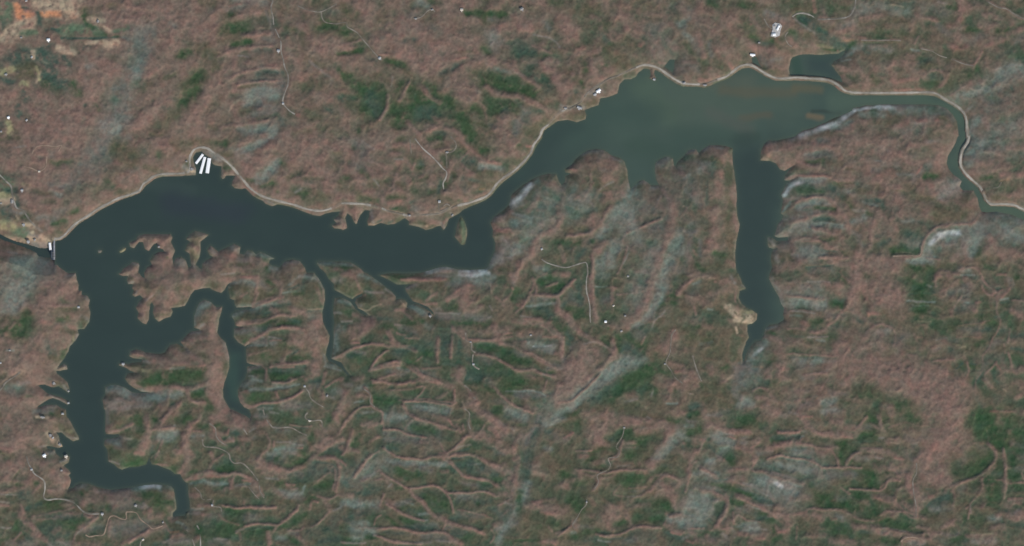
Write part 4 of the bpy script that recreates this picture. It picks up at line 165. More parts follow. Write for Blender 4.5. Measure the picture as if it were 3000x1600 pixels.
(4,2):"O80 0,40 100,90|P40 60,20 160,10|R26 20,160 80,80|D90 60,200 180,110|F30 100,110 180,90|O90 200,100 340,80|P90 220,30 320,20|R30 330,90|P60 380,100 520,80|L40 480,40 520,100|P90 340,180 540,160|O60 200,180 320,160|P140 60,260 300,230|O90 340,300 420,230|P26 540,200 530,290|L20 600,120 660,155|G90 180,400 240,400|F24 260,370 300,370|D110 80,430 320,440|O90 30,360 100,380|P24 110,340 130,420|O60 360,360 420,420|T70 460,340 540,420|T90 560,430 700,440|Y60 600,400 720,400|T50 480,340 620,400|T40 540,480 700,490|Y30 560,500 690,505|T16 620,420 650,440|T14 440,320 480,330|O20 500,450 620,460|T16 530,540 545,600|R24 540,620 600,630|P60 480,500 640,580|G50 60,540 200,550|P50 220,540 280,560|O160 100,640 600,560|O220 200,700 560,720|F26 180,720 300,700|L40 170,700 260,710|P60 80,760 130,740|B40 170,760 240,760|G60 260,680 60,640|P40 30,760|O200 240,860 520,860|G60 400,960 440,960|P50 0,1000 120,1010|P60 0,1060 140,1060|P90 40,1130 180,1120|T26 440,1070 500,1030|T50 430,1060 520,1020|P40 380,1110 440,1080|O60 200,1150 420,1150|G30 180,1120 200,1160|T12 60,1210 110,1225|L20 80,1220|P60 280,1030 260,940|R30 280,950|O160 200,1250 400,1250|D60 80,1350 180,1320|D50 60,1370 140,1310|P40 20,1090|B40 520,930 620,880|L60 540,970 660,920|B50 540,1030 720,980|F50 740,780 840,720|W30 720,820 800,750|F40 660,860 740,820|F60 780,720 860,700|F20 640,880 720,870|M26 800,810 880,770|L30 850,570 950,530|F24 820,560 900,540|G60 860,600 940,600|P60 820,640 980,680|M40 900,740 960,740|G110 760,900 900,880|O80 840,830 900,850|N24 700,940 800,950|P60 760,1020 880,980|B40 660,1010 740,990|P50 820,1060 880,1040|D60 760,1100 860,1110|T14 730,1130 720,1080|O110 620,1170 700,1170|G80 900,1120 1000,1080|L50 560,1060 600,1120|B60 520,1180 620,1120|L50 520,1230 600,1260|F60 560,1320 700,1330|P26 700,1190 760,1160 840,1170 900,1240|O60 740,1220 860,1210|P50 740,1260 940,1270|R50 800,1340 860,1310|G50 960,1200 1000,1260|M16 1000,1290 1140,1280|P110 960,700 1000,900|P90 980,880 1040,960|R40 980,960 1060,970|P110 1000,1040 1020,1060|P110 1000,540 1060,500|P70 1000,180 1020,400|P60 1060,460 1030,360|L50 900,60 960,170|P50 940,100 1060,160|P130 1060,160 1300,100|T12 1180,100 1400,85|L16 1250,95 1480,95|B50 1200,140 1380,150|P60 1400,120 1600,140|P30 1080,240 1240,235 1400,250|D16 1100,265 1400,270|F40 1140,295 1280,295|L60 1260,330 1440,320|B60 1340,360 1420,350|G60 1180,350 1280,340|P22 1080,380 1240,385 1330,410|L14 1100,385 1320,410|D70 1500,290 1600,310|G60 1540,350 1620,350|R40 1640,380 1700,320|T16 1680,320 1700,280|P60 1620,60 1718,100|G40 1600,60 1640,90|P110 1560,180 1718,220|D40 1560,290 1640,270|F24 1080,430 1200,440|P60 1460,400 1560,360|O90 1060,460 1200,470|R50 1210,500 1260,520|G60 1280,500 1400,500|P24 1060,570 1220,560 1240,590 1360,600 1440,560|P40 1280,600 1420,600|O60 1100,600 1240,600|M26 1100,635 1210,640|D60 1480,540 1600,550|B60 1480,430 1620,440|P50 1560,460 1600,400|P30 1540,480 1460,530|G70 1440,640 1560,640|F26 1340,680 1420,680|P90 1060,700 1220,740|O60 1240,700 1500,740|L20 1260,650 1460,640|P18 1060,820 1200,815 1340,830 1540,830|T12 1130,820 1180,830|D16 1080,855 1540,855|F60 1200,890 1400,880|L90 1120,900 1280,930|L40 1460,900 1520,890|P110 1560,720 1620,620|P130 1600,760 1700,900|P60 1440,990 1540,900|L14 1220,1025 1400,1000 1450,990|P24 1200,1030 1440,1000|O60 1100,1060 1280,1080|B50 1200,1050 1300,1060|P110 1620,1000 1718,1020|R40 1640,1070 1718,1030|G60 1440,1120 1580,1150|O90 1420,1060 1540,1080|P24 1360,1220 1400,1150 1460,1070|N14 1330,1290 1440,1200|P60 1100,1180 1260,1200|O90 1060,1100 1200,1130|P40 1140,1290 1300,1280|B60 1480,1220 1620,1210|O60 1280,1230 1360,1200|F60 1420,1320 1500,1290|L50 1200,1340 1280,1330|G50 1540,1300 1680,1320|P90 1300,1340 1380,1310|D50 1060,1340 1160,1320|P60 1600,1130 1718,1090",
(5,2):"G60 120,40 220,40|P90 20,40 100,160|R60 30,130 120,130|P120 300,60 440,180|P110 360,200 480,220|O20 490,140 490,260|R50 240,300 340,260|R40 100,190 140,260|O80 200,180 300,170|L30 200,210 360,230|P130 60,340 200,360|R40 160,400 280,420|N12 150,440 150,400|O60 240,360 340,400|P50 0,400 120,470|O80 300,430 380,400|D60 20,440 60,480|P26 130,600 200,540 300,510|G90 540,40 720,90|G110 580,120 740,160|D60 600,150 780,180|G120 640,240 780,280|D20 560,210 820,200|M26 590,240 640,280|F16 600,325 760,330|D50 560,360 640,340|G60 640,370 740,390|D60 800,400|F26 740,120 780,140|O90 800,330 940,320|O16 740,370 960,370|P24 820,20 830,130|P50 840,20 960,40|P60 620,40 680,80|D60 1040,30 1240,30|F20 1080,20 1220,15|O90 900,100 1040,110|P60 920,180 1040,100|B60 970,190 1140,150|P60 1120,60 1220,160|O90 1180,200 1260,180|D16 1100,235 1170,240|B70 1100,260 1180,330|F20 1130,290 1160,300|P26 980,420 1040,300 1090,230|P50 980,370 1000,420|P60 1180,340 1230,400|R24 1230,300 1280,295|P60 1080,430 1130,400|B70 1040,360 1100,350|O60 1060,430 1220,440|G110 1300,320 1400,350|O60 1340,260 1400,250|M16 1270,380 1400,380|P24 1300,40 1310,180 1400,230|P20 1440,230 1450,400 1480,480 1470,560 1420,640 1360,760 1300,840 1310,960 1240,1080 1220,1240|G80 1240,440 1400,440|D40 1440,450 1580,380|D70 1320,100 1440,150|R30 1440,20 1530,20|B60 1560,70 1600,130|P60 1560,170 1480,230|R24 1400,210 1500,170|P20 1480,260 1560,180|L14 1600,60 1620,120|F24 1480,270 1560,260|D20 1480,300 1560,290|P20 1600,280 1718,285|O110 1640,80 1718,180|G60 1640,40 1718,40|P130 1660,360 1680,480|G110 1520,350 1560,440|P60 1600,380 1640,420|P20 1060,540 1140,520 1260,510 1370,480|O16 1080,540 1300,510 1460,470|O60 940,540 1040,580|L50 1060,570 1180,570|P60 1060,600 1260,620|B60 1180,600 1260,560|R12 1040,642 1300,645|D50 1300,580 1380,550|G60 1380,500 1460,510|O130 1100,690 1240,700|G60 1240,720 1320,690|Y20 1000,715 1130,750|T16 1060,750 1130,740|D80 960,760 1040,800|O110 1080,800 1240,780|O60 1320,640 1420,620|T14 660,485 780,490|P40 740,540 720,700|P24 700,520 760,510|M30 680,540 700,590|P24 600,600 640,680|R24 640,640 690,640|P90 780,640 900,680|L20 830,680 930,655|B60 940,670 1040,670|P60 800,760 920,700|B30 800,780 860,760|B80 440,700 540,620|G90 560,680 600,720|D60 460,770 500,740|G60 520,780 620,790|L50 240,590 380,560|B90 200,640 340,600|P20 300,520 400,560 430,660 400,760 440,830|P60 110,660 160,620|B50 180,720 240,740|P60 260,700 300,760|P60 20,800 180,720|G60 320,820 400,780|G60 700,820 740,800|P24 560,830 640,830|M14 460,860 540,855|P24 820,880 1020,870|O60 880,910 980,950|P40 740,880 700,960|O60 680,860 820,840|O80 440,900 620,880|P200 120,900 360,1000|P240 500,1000 760,1060|P90 0,960 200,980|P200 620,1120 900,1100|R50 480,1270 600,1190|R40 540,1210 600,1180|P200 720,1240 1000,1200|P200 860,1290 1180,1240|P130 960,1160 1200,1180|P60 860,960 940,1030|L14 220,850 260,940 250,1100|G60 600,920 700,900|O30 280,960 400,980|P130 260,1130 400,1180|D24 330,1160 360,1180|D60 0,1100 150,1120|G130 0,1170 180,1160|G110 120,1220 300,1250|G90 0,1220 120,1210|P60 20,1260 140,1310|G60 380,1290 500,1330|D60 200,1330 260,1340|P60 280,1340 380,1340|O60 440,1360 600,1340|G90 1020,960 1100,940|G50 1000,1030 1080,1050|P20 1140,900 1160,1000 1100,1120|G60 1180,940 1260,940|D16 1020,980 1100,910|D14 1180,915 1230,915|O60 1140,1080 1180,1060|D60 1260,1080 1340,920|D110 1320,860 1520,840|B60 1360,760 1460,700|P24 1520,720 1530,800|D60 1480,600 1520,560|P24 1580,560 1560,700|O60 1460,780 1560,760|D60 1600,620 1718,620|G90 1600,540 1718,520|D40 1600,760 1718,780|G110 1580,860 1718,860|P20 1560,800 1600,940 1610,1000|G60 1400,940 1440,1060|D60 1420,1000 1460,1100|R20 1440,920 1480,970|P90 1480,980 1540,1200|P60 1540,980 1600,960|P60 1340,1060 1380,1140|P20 1330,1020 1440,900|R60 1630,1260 1718,1210|P90 1640,1120 1718,1140|P60 1640,1000 1718,960|T16 1510,1170 1540,1190|D90 1440,1260 1600,1300|B50 1240,1260 1300,1330|P90 1300,1290 1440,1280|O90 1500,1340 1600,1330|D12 1190,1330",
(0,3):"P160 60,60 260,100|P26 40,120 100,150 140,210|D130 20,220 80,200|G60 20,290 70,300|O30 0,30 20,120|T26 370,70 480,80|T20 430,75 560,130|F40 340,20 400,10|L40 440,20 520,10|P110 300,140 480,160|G30 500,30 600,60|O70 560,20 660,60|P90 500,120 640,110|T70 480,240 540,300|T40 590,340 620,360|T20 350,250 370,280|P90 400,250 440,340|O60 560,160 620,170|O60 640,190 760,260|L20 700,280 780,290|Y36 680,220 720,220|P120 60,330 200,300|P160 0,420 300,360|R40 0,390 300,380|P26 330,420 440,370|L14 380,380 460,370|G60 300,380 380,430|L36 440,440 540,430|T30 430,470 470,450|P110 460,520 560,510|Y30 660,470|L26 610,520 670,500|G50 0,440 120,460|G60 60,500 120,480|P200 80,560 240,540|P60 300,500 420,560|P160 20,660 160,620|O20 110,740 200,610|P110 340,640 440,640|G60 480,600 580,590|B60 520,660 560,650|P110 620,700 680,690|L36 590,620 630,620|P130 540,760 660,760|P90 300,700 400,720|G60 320,740 380,730|G40 170,750 220,760|P30 330,840 400,760|P60 240,720 300,740|P60 0,820 240,800|L16 0,850 160,860|R26 0,960 90,965|L20 0,930 90,935|O60 0,900 160,900|O80 0,1040 120,1000|D70 200,850 300,830|D80 220,870 280,900|P60 500,820 620,800|G90 380,940 560,960|G110 320,1000 560,960|O60 440,1010 640,960|D60 260,1000 400,950|P30 210,960 240,1060 250,1140|P24 620,1020 740,980|P60 640,960 700,940|P40 640,1050 800,1030|P24 320,1080 440,1060 600,1020|P22 320,1100 520,1100 720,1040|O20 420,1040 480,1070|D60 440,1060 640,1080|B50 560,1090 700,1080|D80 700,1090 840,1060|G80 600,1140 840,1110|P40 860,1060 960,1110 900,1150 800,1190|L24 760,1260 860,1180|P24 740,1330 770,1230|P40 900,1080 980,1060|B60 820,1220 1000,1190|G50 600,1200 740,1190|G110 380,1140 500,1180|G60 160,1140 160,1220|P60 200,1060 300,1160|P40 300,1170 400,1260 480,1340|D110 420,1220 500,1300|P50 540,1240 600,1200|P30 560,1320 640,1300|D60 620,1290 680,1260|O80 160,1290 220,1290|L16 0,1190 110,1190|O60 0,1120 100,1150|P22 140,1320 210,1240|M60 0,1250 80,1270|G60 0,1330 80,1320|D60 270,1310 330,1300|P60 340,1260 380,1310|B60 60,1350 360,1350|L60 500,1350 700,1350|P110 760,1360 1000,1350|O60 780,1310 1000,1300|R24 800,1350|L60 760,780 860,770|M20 770,790 790,790|G50 820,840 860,860|P50 920,800 960,820|O40 840,810 880,860|L40 980,830 1080,830|P90 900,880 1000,860|P130 1160,860 1340,840|L90 1150,930 1260,900|L110 1160,820 1280,860|R40 1330,880 1400,900|L12 1300,780 1300,850|G40 1060,900 1080,1000|O60 760,1000 960,1000|P60 840,940 960,920|B60 1220,980 1320,970|L40 1330,950 1440,980|P60 1160,1000 1180,960|W30 1440,785 1540,770|F60 1520,790 1600,790|F50 1340,800 1718,800|O60 1640,810 1718,830|G80 1460,860 1540,850|P110 1660,880 1718,870|G60 1600,930 1718,940|O60 1560,840 1600,910|L30 1440,940 1480,980|P50 1500,1000 1510,1090|P90 1560,1060 1718,1040|R40 1450,1030|G70 1640,1000 1680,1050|B60 1120,1150 1240,1130|B110 1160,1220 1460,1160|P30 1110,1120 1100,1270|O60 1200,1260 1500,1210|O50 1200,1060 1240,1060|D60 980,1200 1040,1200|R26 1300,1340 1380,1280 1500,1240|P50 1340,1310 1460,1260|D60 1400,1280|O60 1000,1310 1100,1310|B40 1640,1200 1718,1210|P60 1500,1210 1640,1190|P24 1640,1130 1700,1220|L24 1640,1340 1718,1310|O60 1460,1320 1640,1280|D50 1560,1350 1700,1340|P40 1240,1340 1340,1290|L40 1070,20 1090,130|G110 1140,90 1250,80|P40 1070,200 1130,150|P30 1070,220 1200,220 1320,140|R20 1250,170 1330,140|G110 1380,80 1420,120|O60 1180,180 1260,120|P36 1480,60 1450,180 1500,220|R50 1460,90 1480,180|G60 1540,60 1590,110|P40 1718,40 1600,130 1560,200|P60 1600,210 1718,190|D60 1260,190 1440,180|G90 1220,220 1440,230|L30 1200,280 1320,300|T20 1220,290 1340,290|O60 1360,290 1460,280|G110 1080,400 1160,380|P60 1160,370 1230,400|P50 1490,240 1440,340 1420,440|P60 1460,260 1400,420|L60 1060,310 1200,310|G110 1220,440 1400,500|R40 1360,440 1440,440|O80 1120,460 1240,430|L20 1100,520 1200,550|G60 1260,560 1440,530|P26 1560,480 1620,380 1640,290|D60 1520,400 1560,280|B70 1600,280 1718,260|O60 1640,400 1718,350|T16 1520,480 1600,420|O80 1540,540 1718,480|P24 1530,540 1718,570|G30 1500,560 1580,530",
(1,3):"P60 0,60 60,40|G90 20,90 120,80|P40 300,60 280,110 200,150|O60 150,80 260,60|P80 190,160 150,260 140,380|R40 200,170 190,260|R16 230,220 310,225|P50 170,380 180,480|G60 130,110 180,80|F60 0,240 60,230|L24 10,190 40,160|B90 230,280 350,270|F30 230,270 330,270|G60 300,180 370,180|R60 420,80 520,80|P110 500,60 660,60|P90 420,130 440,60|R26 700,80 760,130|P110 600,120 760,130|G40 440,170 500,150|P60 410,260 470,300|P60 480,240 560,260|B60 620,200 760,170|D60 620,250 700,240|F20 600,290 640,320|R16 580,250 590,200|P60 720,280 780,300|P40 520,340 640,310|P30 740,340 740,400|L20 800,220 860,190|B50 840,290|O90 860,350 960,330|D60 860,30 920,20|O110 960,90 1040,60|L20 1000,20 1080,40|P70 830,160 960,130|L50 860,60 960,60|G110 1060,100 1200,110|B60 1080,200 1200,240|L16 1030,180 1080,190|P18 1200,150 1300,170 1420,170|D16 1240,180 1380,180|O90 1200,290 1360,280|O60 1100,330 1200,290|L20 1070,330 1200,330|P30 960,250 990,300 990,390 940,440 860,510|P24 1040,320 1030,380|R20 1230,380 1320,385|B90 1240,350 1360,300|L16 1200,345 1330,360|F50 1060,410 1200,400|F60 980,470 1120,460|D60 980,500 1120,520|G40 1060,500 1120,440|P40 1190,430 1280,430|P26 1280,460 1360,490|O130 1180,560 1320,500|G40 1280,420 1340,440|P90 800,510 1000,560|P60 880,570 1060,590|P80 960,640 1160,680|P60 1060,590 1200,620|P50 680,390 760,470|O60 680,440 800,480|P34 1200,620 1320,590 1400,520 1470,430 1520,330 1640,280 1718,220|P80 1440,380 1600,300|P60 1460,350 1580,360|O60 1400,330 1460,300|P26 1500,150 1560,220|G50 1400,290 1440,250|G90 1580,140 1640,90|P60 1660,60 1690,130|P110 1620,200 1500,250|B60 1640,360 1718,330|D60 1560,420 1718,400|P34 1440,490 1560,470 1640,480 1718,530|D24 1420,540 1560,530 1650,560|B110 1400,620 1640,580|D110 1300,680 1600,640|B60 1200,640 1300,660|P16 1480,720 1560,660 1600,630|G60 1480,780 1640,740|G110 1560,740 1640,690|P24 1650,600 1660,700 1640,800|R18 1680,560 1718,580|O60 1240,780 1420,760|P30 1180,750 1220,800 1290,790|R30 1170,750 1240,755|O20 1300,740 1300,860|F26 1320,850 1350,770|F50 1100,830 1300,860|L26 1120,830 1170,850|B50 1180,880 1320,900|P60 1040,820 1160,890|O90 900,760 1100,760|G60 1090,760 1120,740|L26 960,700 1080,710|O60 980,900 1200,930|P24 1430,860 1600,890 1680,860|P26 1420,900 1400,1010|R24 1440,920 1480,930|P60 1560,900 1600,1000|O90 1440,1010 1540,990|O30 1580,920|P24 1600,1030 1500,1130 1420,1180|L24 1640,1020 1718,990|D110 1640,1130 1718,1080|G60 1360,930 1440,880|P30 1290,960 1270,1010 1200,1060 1100,1150 1050,1200 1010,1270 990,1374|R22 1200,1060 1280,1010|O110 1080,980 1240,940|P30 900,980 1060,990|P24 640,985 1060,990|R10 700,995 1060,998|P20 740,900 740,970|P20 520,970 640,980|O160 500,880 700,880|O60 330,820 460,840|O26 440,920 520,870|P50 540,800 620,780 600,700|P26 640,640 600,800|R40 370,660 560,660|P30 160,710 300,690 380,640 560,660 680,650 780,700|R24 380,660 500,680|R18 720,710 800,720|P24 680,640 800,690 880,750|P70 820,720 880,860|D60 430,600 500,570|G60 500,610 640,600|D80 450,560 600,540|P30 370,640 390,580 430,520 530,460|O60 230,600 340,600|O90 280,540 330,440|P50 400,440 420,480|P50 200,430 220,470|R40 100,430 200,440|P50 40,420 90,440|Y60 40,520 120,480|P20 120,620 130,560 180,480|O90 20,560 80,560|G60 0,590 60,610|G40 180,640 240,620|F22 200,750 330,720 400,730 480,750 580,750|D30 240,740 320,700 400,710 520,730|M30 220,780 260,760|F24 700,760 800,750|M20 720,760 790,755|L30 660,770 760,780|O90 660,820 760,850|P50 200,870 280,860|O60 200,930 300,920|P40 280,960 420,970|F30 210,1000 320,1000|T16 220,990 300,1000|L40 200,1040 280,1040|P40 320,1060 380,1080|M40 400,1040 480,1020|B60 400,1080 480,1110|P24 480,1060 560,1120 680,1160|O60 560,1060 640,1110|B60 520,1060 560,1050|G90 560,1050 800,1020|B80 760,1090 920,1060|G60 560,1010 660,1010|O60 900,1040 1080,1060|P20 730,1180 820,1145 960,1145 1080,1170|D30 740,1200 1000,1190|G60 800,1220 1000,1220|M22 820,1210 900,1200|G130 300,1240 640,1260|D110 340,1160 520,1160|G60 280,1180 320,1240|P26 700,1200 660,1240|P30 690,1250 700,1310|L26 660,1230 720,1200|B60 400,1340 580,1340|L24 440,1300 560,1310|D50 620,1290 900,1330|O60 760,1310 960,1290|G110 760,1280 940,1260|P50 990,1240 1000,1340|F60 1080,1290 1160,1300|M30 1170,1220 1160,1310|G60 1100,1180 1240,1140|O20 1110,1190 1160,1220|P20 1180,1220 1320,1210 1340,1180|P60 1280,1260 1360,1330|B50 1200,1240 1280,1240|G60 1200,1290 1260,1340|D110 1400,1240 1600,1220|D60 1480,1340 1700,1300|O60 1380,1330 1460,1330|D60 1640,1180 1718,1220|G60 1240,1100 1360,1070|P60 0,1100 60,1080|O60 0,1160 100,1130|N26 0,1240 80,1230|P60 20,1290 120,1270|L60 0,1340 180,1330|P50 240,1310 280,1280|B40 130,1160 180,1200|F24 60,1130 130,1150",
(2,3):"P60 0,20 40,60|P22 0,200 60,130 140,30|O30 0,140 60,60|G60 220,50 360,60|G50 140,300 180,250|M30 210,50 260,70|F30 210,30 320,20|D50 150,60 190,50|P50 210,150 300,130|P40 280,170 360,150|P20 20,400 60,320 110,230|O60 100,210 180,190|P60 0,380 60,400|P40 280,330 360,270|O90 200,390 340,340|G60 100,360 160,340|P40 90,400 180,420|O60 60,460 180,470|R24 0,520 40,560|P26 140,680 200,600 260,510 320,450|R14 140,690 260,520|P14 300,460 380,420|D14 310,490 360,450|B60 240,580 360,510|O50 60,620 100,600|P30 200,720 260,700|P18 280,700 330,630 380,610|R30 350,710 400,700|L30 230,690 340,640|D60 20,740 140,770|D90 200,780 380,760|D60 130,860 360,820|P60 0,870 110,880|O60 0,800 60,810|P16 390,10 420,40 420,180|D50 440,60 560,120|B60 430,40 540,60|D14 440,40 600,50|O90 640,60 800,60|O60 560,160 680,140|F26 800,10 880,10|D60 900,40 1080,40|G30 1000,30 1120,30|P24 640,30 720,60 800,110 900,140 1020,170 1120,210|R16 760,100 840,110|P14 640,200 700,110|L14 680,160 720,110|G110 740,190 880,180|D80 720,220 880,220|P20 420,195 540,195 620,230 720,260 820,270|R22 720,260 820,265|B50 420,230 560,220|F26 430,290 520,290|G50 430,320 560,340|O90 700,360 860,350|D60 440,380 560,400|B50 700,300 800,310|P40 800,310 860,330|F30 430,390 480,440|G60 520,330 680,330|O40 740,450 800,410|R40 970,180 1040,190|D60 880,230 980,230|G50 1040,200 1140,210|R24 1080,90 1110,140 1160,190|P30 1160,150 1200,230|P60 920,60 1060,80|O60 820,80 1000,90|P20 1230,210 1220,150|G130 1070,330 1110,290|O60 900,290 1000,350|O60 1040,250 1140,260|P20 980,320 1030,420|P36 960,470 1040,430|R26 980,440 1060,440|P26 830,510 900,470 1060,480|R24 1080,490 1180,440 1280,460|P30 1000,470 1180,440 1300,450 1400,500 1500,560 1600,590|D14 1120,500 1260,480|O16 830,520 900,500|P16 540,480 660,480 740,500 820,530|D20 540,500 640,520|T12 650,490 690,490|P18 580,530 600,580 680,600|R12 640,500 740,510|F40 630,560 780,560|F40 870,550 1040,550|L30 800,580 880,580|F26 790,600 780,660|D60 430,560 520,620|B60 460,490 580,560|G90 440,620 560,620|M24 560,640 700,600|D40 640,690 700,700|G60 600,660 700,720|O90 720,720 940,700|B60 720,620 900,620|P26 1090,540 1150,580 1210,640 1290,680 1400,700 1480,710 1580,760|R16 1210,660 1290,680|P16 1400,700 1480,715|D60 1160,560 1300,530|M22 1240,510 1280,520|G60 1180,520 1240,540|F24 1280,560 1400,550|D60 1100,590 1140,620|O130 1040,680 1180,740|P40 1000,620 1060,620|B60 1400,610 1580,600|D60 1300,620 1560,650|P20 380,600 440,670 540,720 620,770 700,790 820,780 950,765 1040,830|R14 740,790 880,770|P50 440,700 500,770|L18 470,790 500,750|G50 540,790 600,800|D110 800,850 960,840|O60 560,880 700,840|P16 690,790 740,880|R34 740,880 860,970 960,1060|P44 720,860 860,980 1040,1090|P20 1060,1110 1160,1160 1300,1210 1440,1250|R14 1290,1200 1420,1245|G110 960,960 1080,980|D60 980,1020 1060,1020|D60 900,930 1000,1000|B30 900,890 920,950|P24 1050,820 1090,900 1130,1000 1130,1040|R24 1060,870 1090,890|P16 1060,840 1240,830 1400,820 1540,850|P30 1480,840 1580,870|D60 1360,760 1500,770|B60 1240,740 1360,760|O60 1160,780 1360,790|G60 1440,740 1560,710|B80 1180,890 1340,880|D60 1360,930 1500,920|B60 1160,860 1280,860|G40 1380,950|R26 460,960 540,980|P26 480,980 600,1030 700,1080 820,1110|R18 640,1060 740,1090|P60 460,930 560,960|P14 600,930 700,930|F20 600,930 720,960|G90 620,980 760,1000|D60 680,1020 780,1040|F26 780,1050 880,1040|L20 740,1110 860,1110|O90 440,880 560,900|B60 540,950 700,930|P26 380,970 420,860|L40 0,960 160,960|F60 40,950 200,970|B90 160,1060 360,1010|D60 40,1090 220,1060|G90 240,1090 360,1050|P18 330,1160 350,1100 400,1060|F50 90,1150 260,1150|D60 60,1130 100,1180|G60 0,1200 60,1180|O110 380,1130 600,1120|G60 600,1100 720,1130|B60 740,1170 960,1160|D50 640,1180 980,1200|G50 460,1100 560,1160|P20 420,1195 560,1185 640,1210 760,1240 1040,1245 1100,1290 1200,1350|R16 640,1215 760,1250|P12 180,1195 420,1195|F60 120,1240 300,1240|D60 130,1250 330,1260|D50 360,1230 620,1250|G60 180,1290 420,1270|B60 680,1280 880,1270|O30 640,1290 780,1280|O80 440,1290 740,1300|P22 320,1270 420,1290 520,1330 620,1340|R20 440,1310 540,1335|L30 640,1340 900,1345|B80 880,1290 1060,1290|P26 1040,1240 1100,1300|L26 960,1320 1100,1330|G130 60,1320 300,1310|F60 120,1300 200,1290|L14 0,1340 240,1345|P16 1180,1010 1250,1020 1340,1045 1450,1070 1520,1100|T14 1280,1030 1350,1040|R20 1420,1060 1500,1090|B110 1200,1080 1380,1080|D60 1120,1100 1280,1110|O60 1200,1130 1440,1130|D14 1040,1200 1080,1130|P16 1020,1210 1060,1140|B40 1060,1200 1120,1180|D60 1140,1230 1240,1240|G60 1200,1310 1320,1290|D50 1100,1260 1200,1280|O60 1320,1320 1440,1290|P60 1120,1320 1200,1350|P20 1120,560 1020,500|P30 1220,340 1260,270 1300,240|R24 1210,290 1260,270|P50 1280,120 1290,200|P60 1300,250 1420,240|P20 1140,400 1220,360|L20 1150,380 1300,360|P80 1360,280 1460,290|O90 1360,130 1440,160|G60 1320,130 1400,120|P16 1380,240 1440,160|R50 1480,60 1560,160|P60 1500,200 1600,240|R50 1500,200 1560,240|P60 1460,30 1520,100|P70 1560,110 1640,170|L40 1560,110 1620,150|D60 1640,60 1718,60|B90 1640,240 1718,260|G60 1540,20 1600,20|T20 1500,180|P110 1480,320 1580,330|T16 1520,370 1570,380|P50 1560,380 1660,440|B70 1520,430 1620,450|G110 1280,400 1360,400|O60 1320,420 1500,440|D26 1180,420 1280,400|P60 1640,400 1718,420|P60 1640,560 1718,660|O90 1600,500 1700,520|L20 1540,570 1600,590|P50 1500,560 1640,640|G40 1600,690 1640,760|P60 1640,740 1718,800|O60 1560,790 1600,830|P60 1600,860 1718,850|O60 1560,940 1640,900|P18 1580,970 1718,890|L24 1640,940 1718,960|D60 1500,1010 1560,1030|P16 1600,1080 1680,1010|O110 1460,1080 1560,1160|L60 1560,1200 1700,1130|L90 1600,1200 1718,1170|P60 1540,1160 1600,1140|D60 1600,1070 1640,1050|O60 1440,1220 1500,1200|P20 1500,1200 1540,1270 1500,1340|O60 1540,1250 1700,1290|G60 1640,1320 1718,1330",
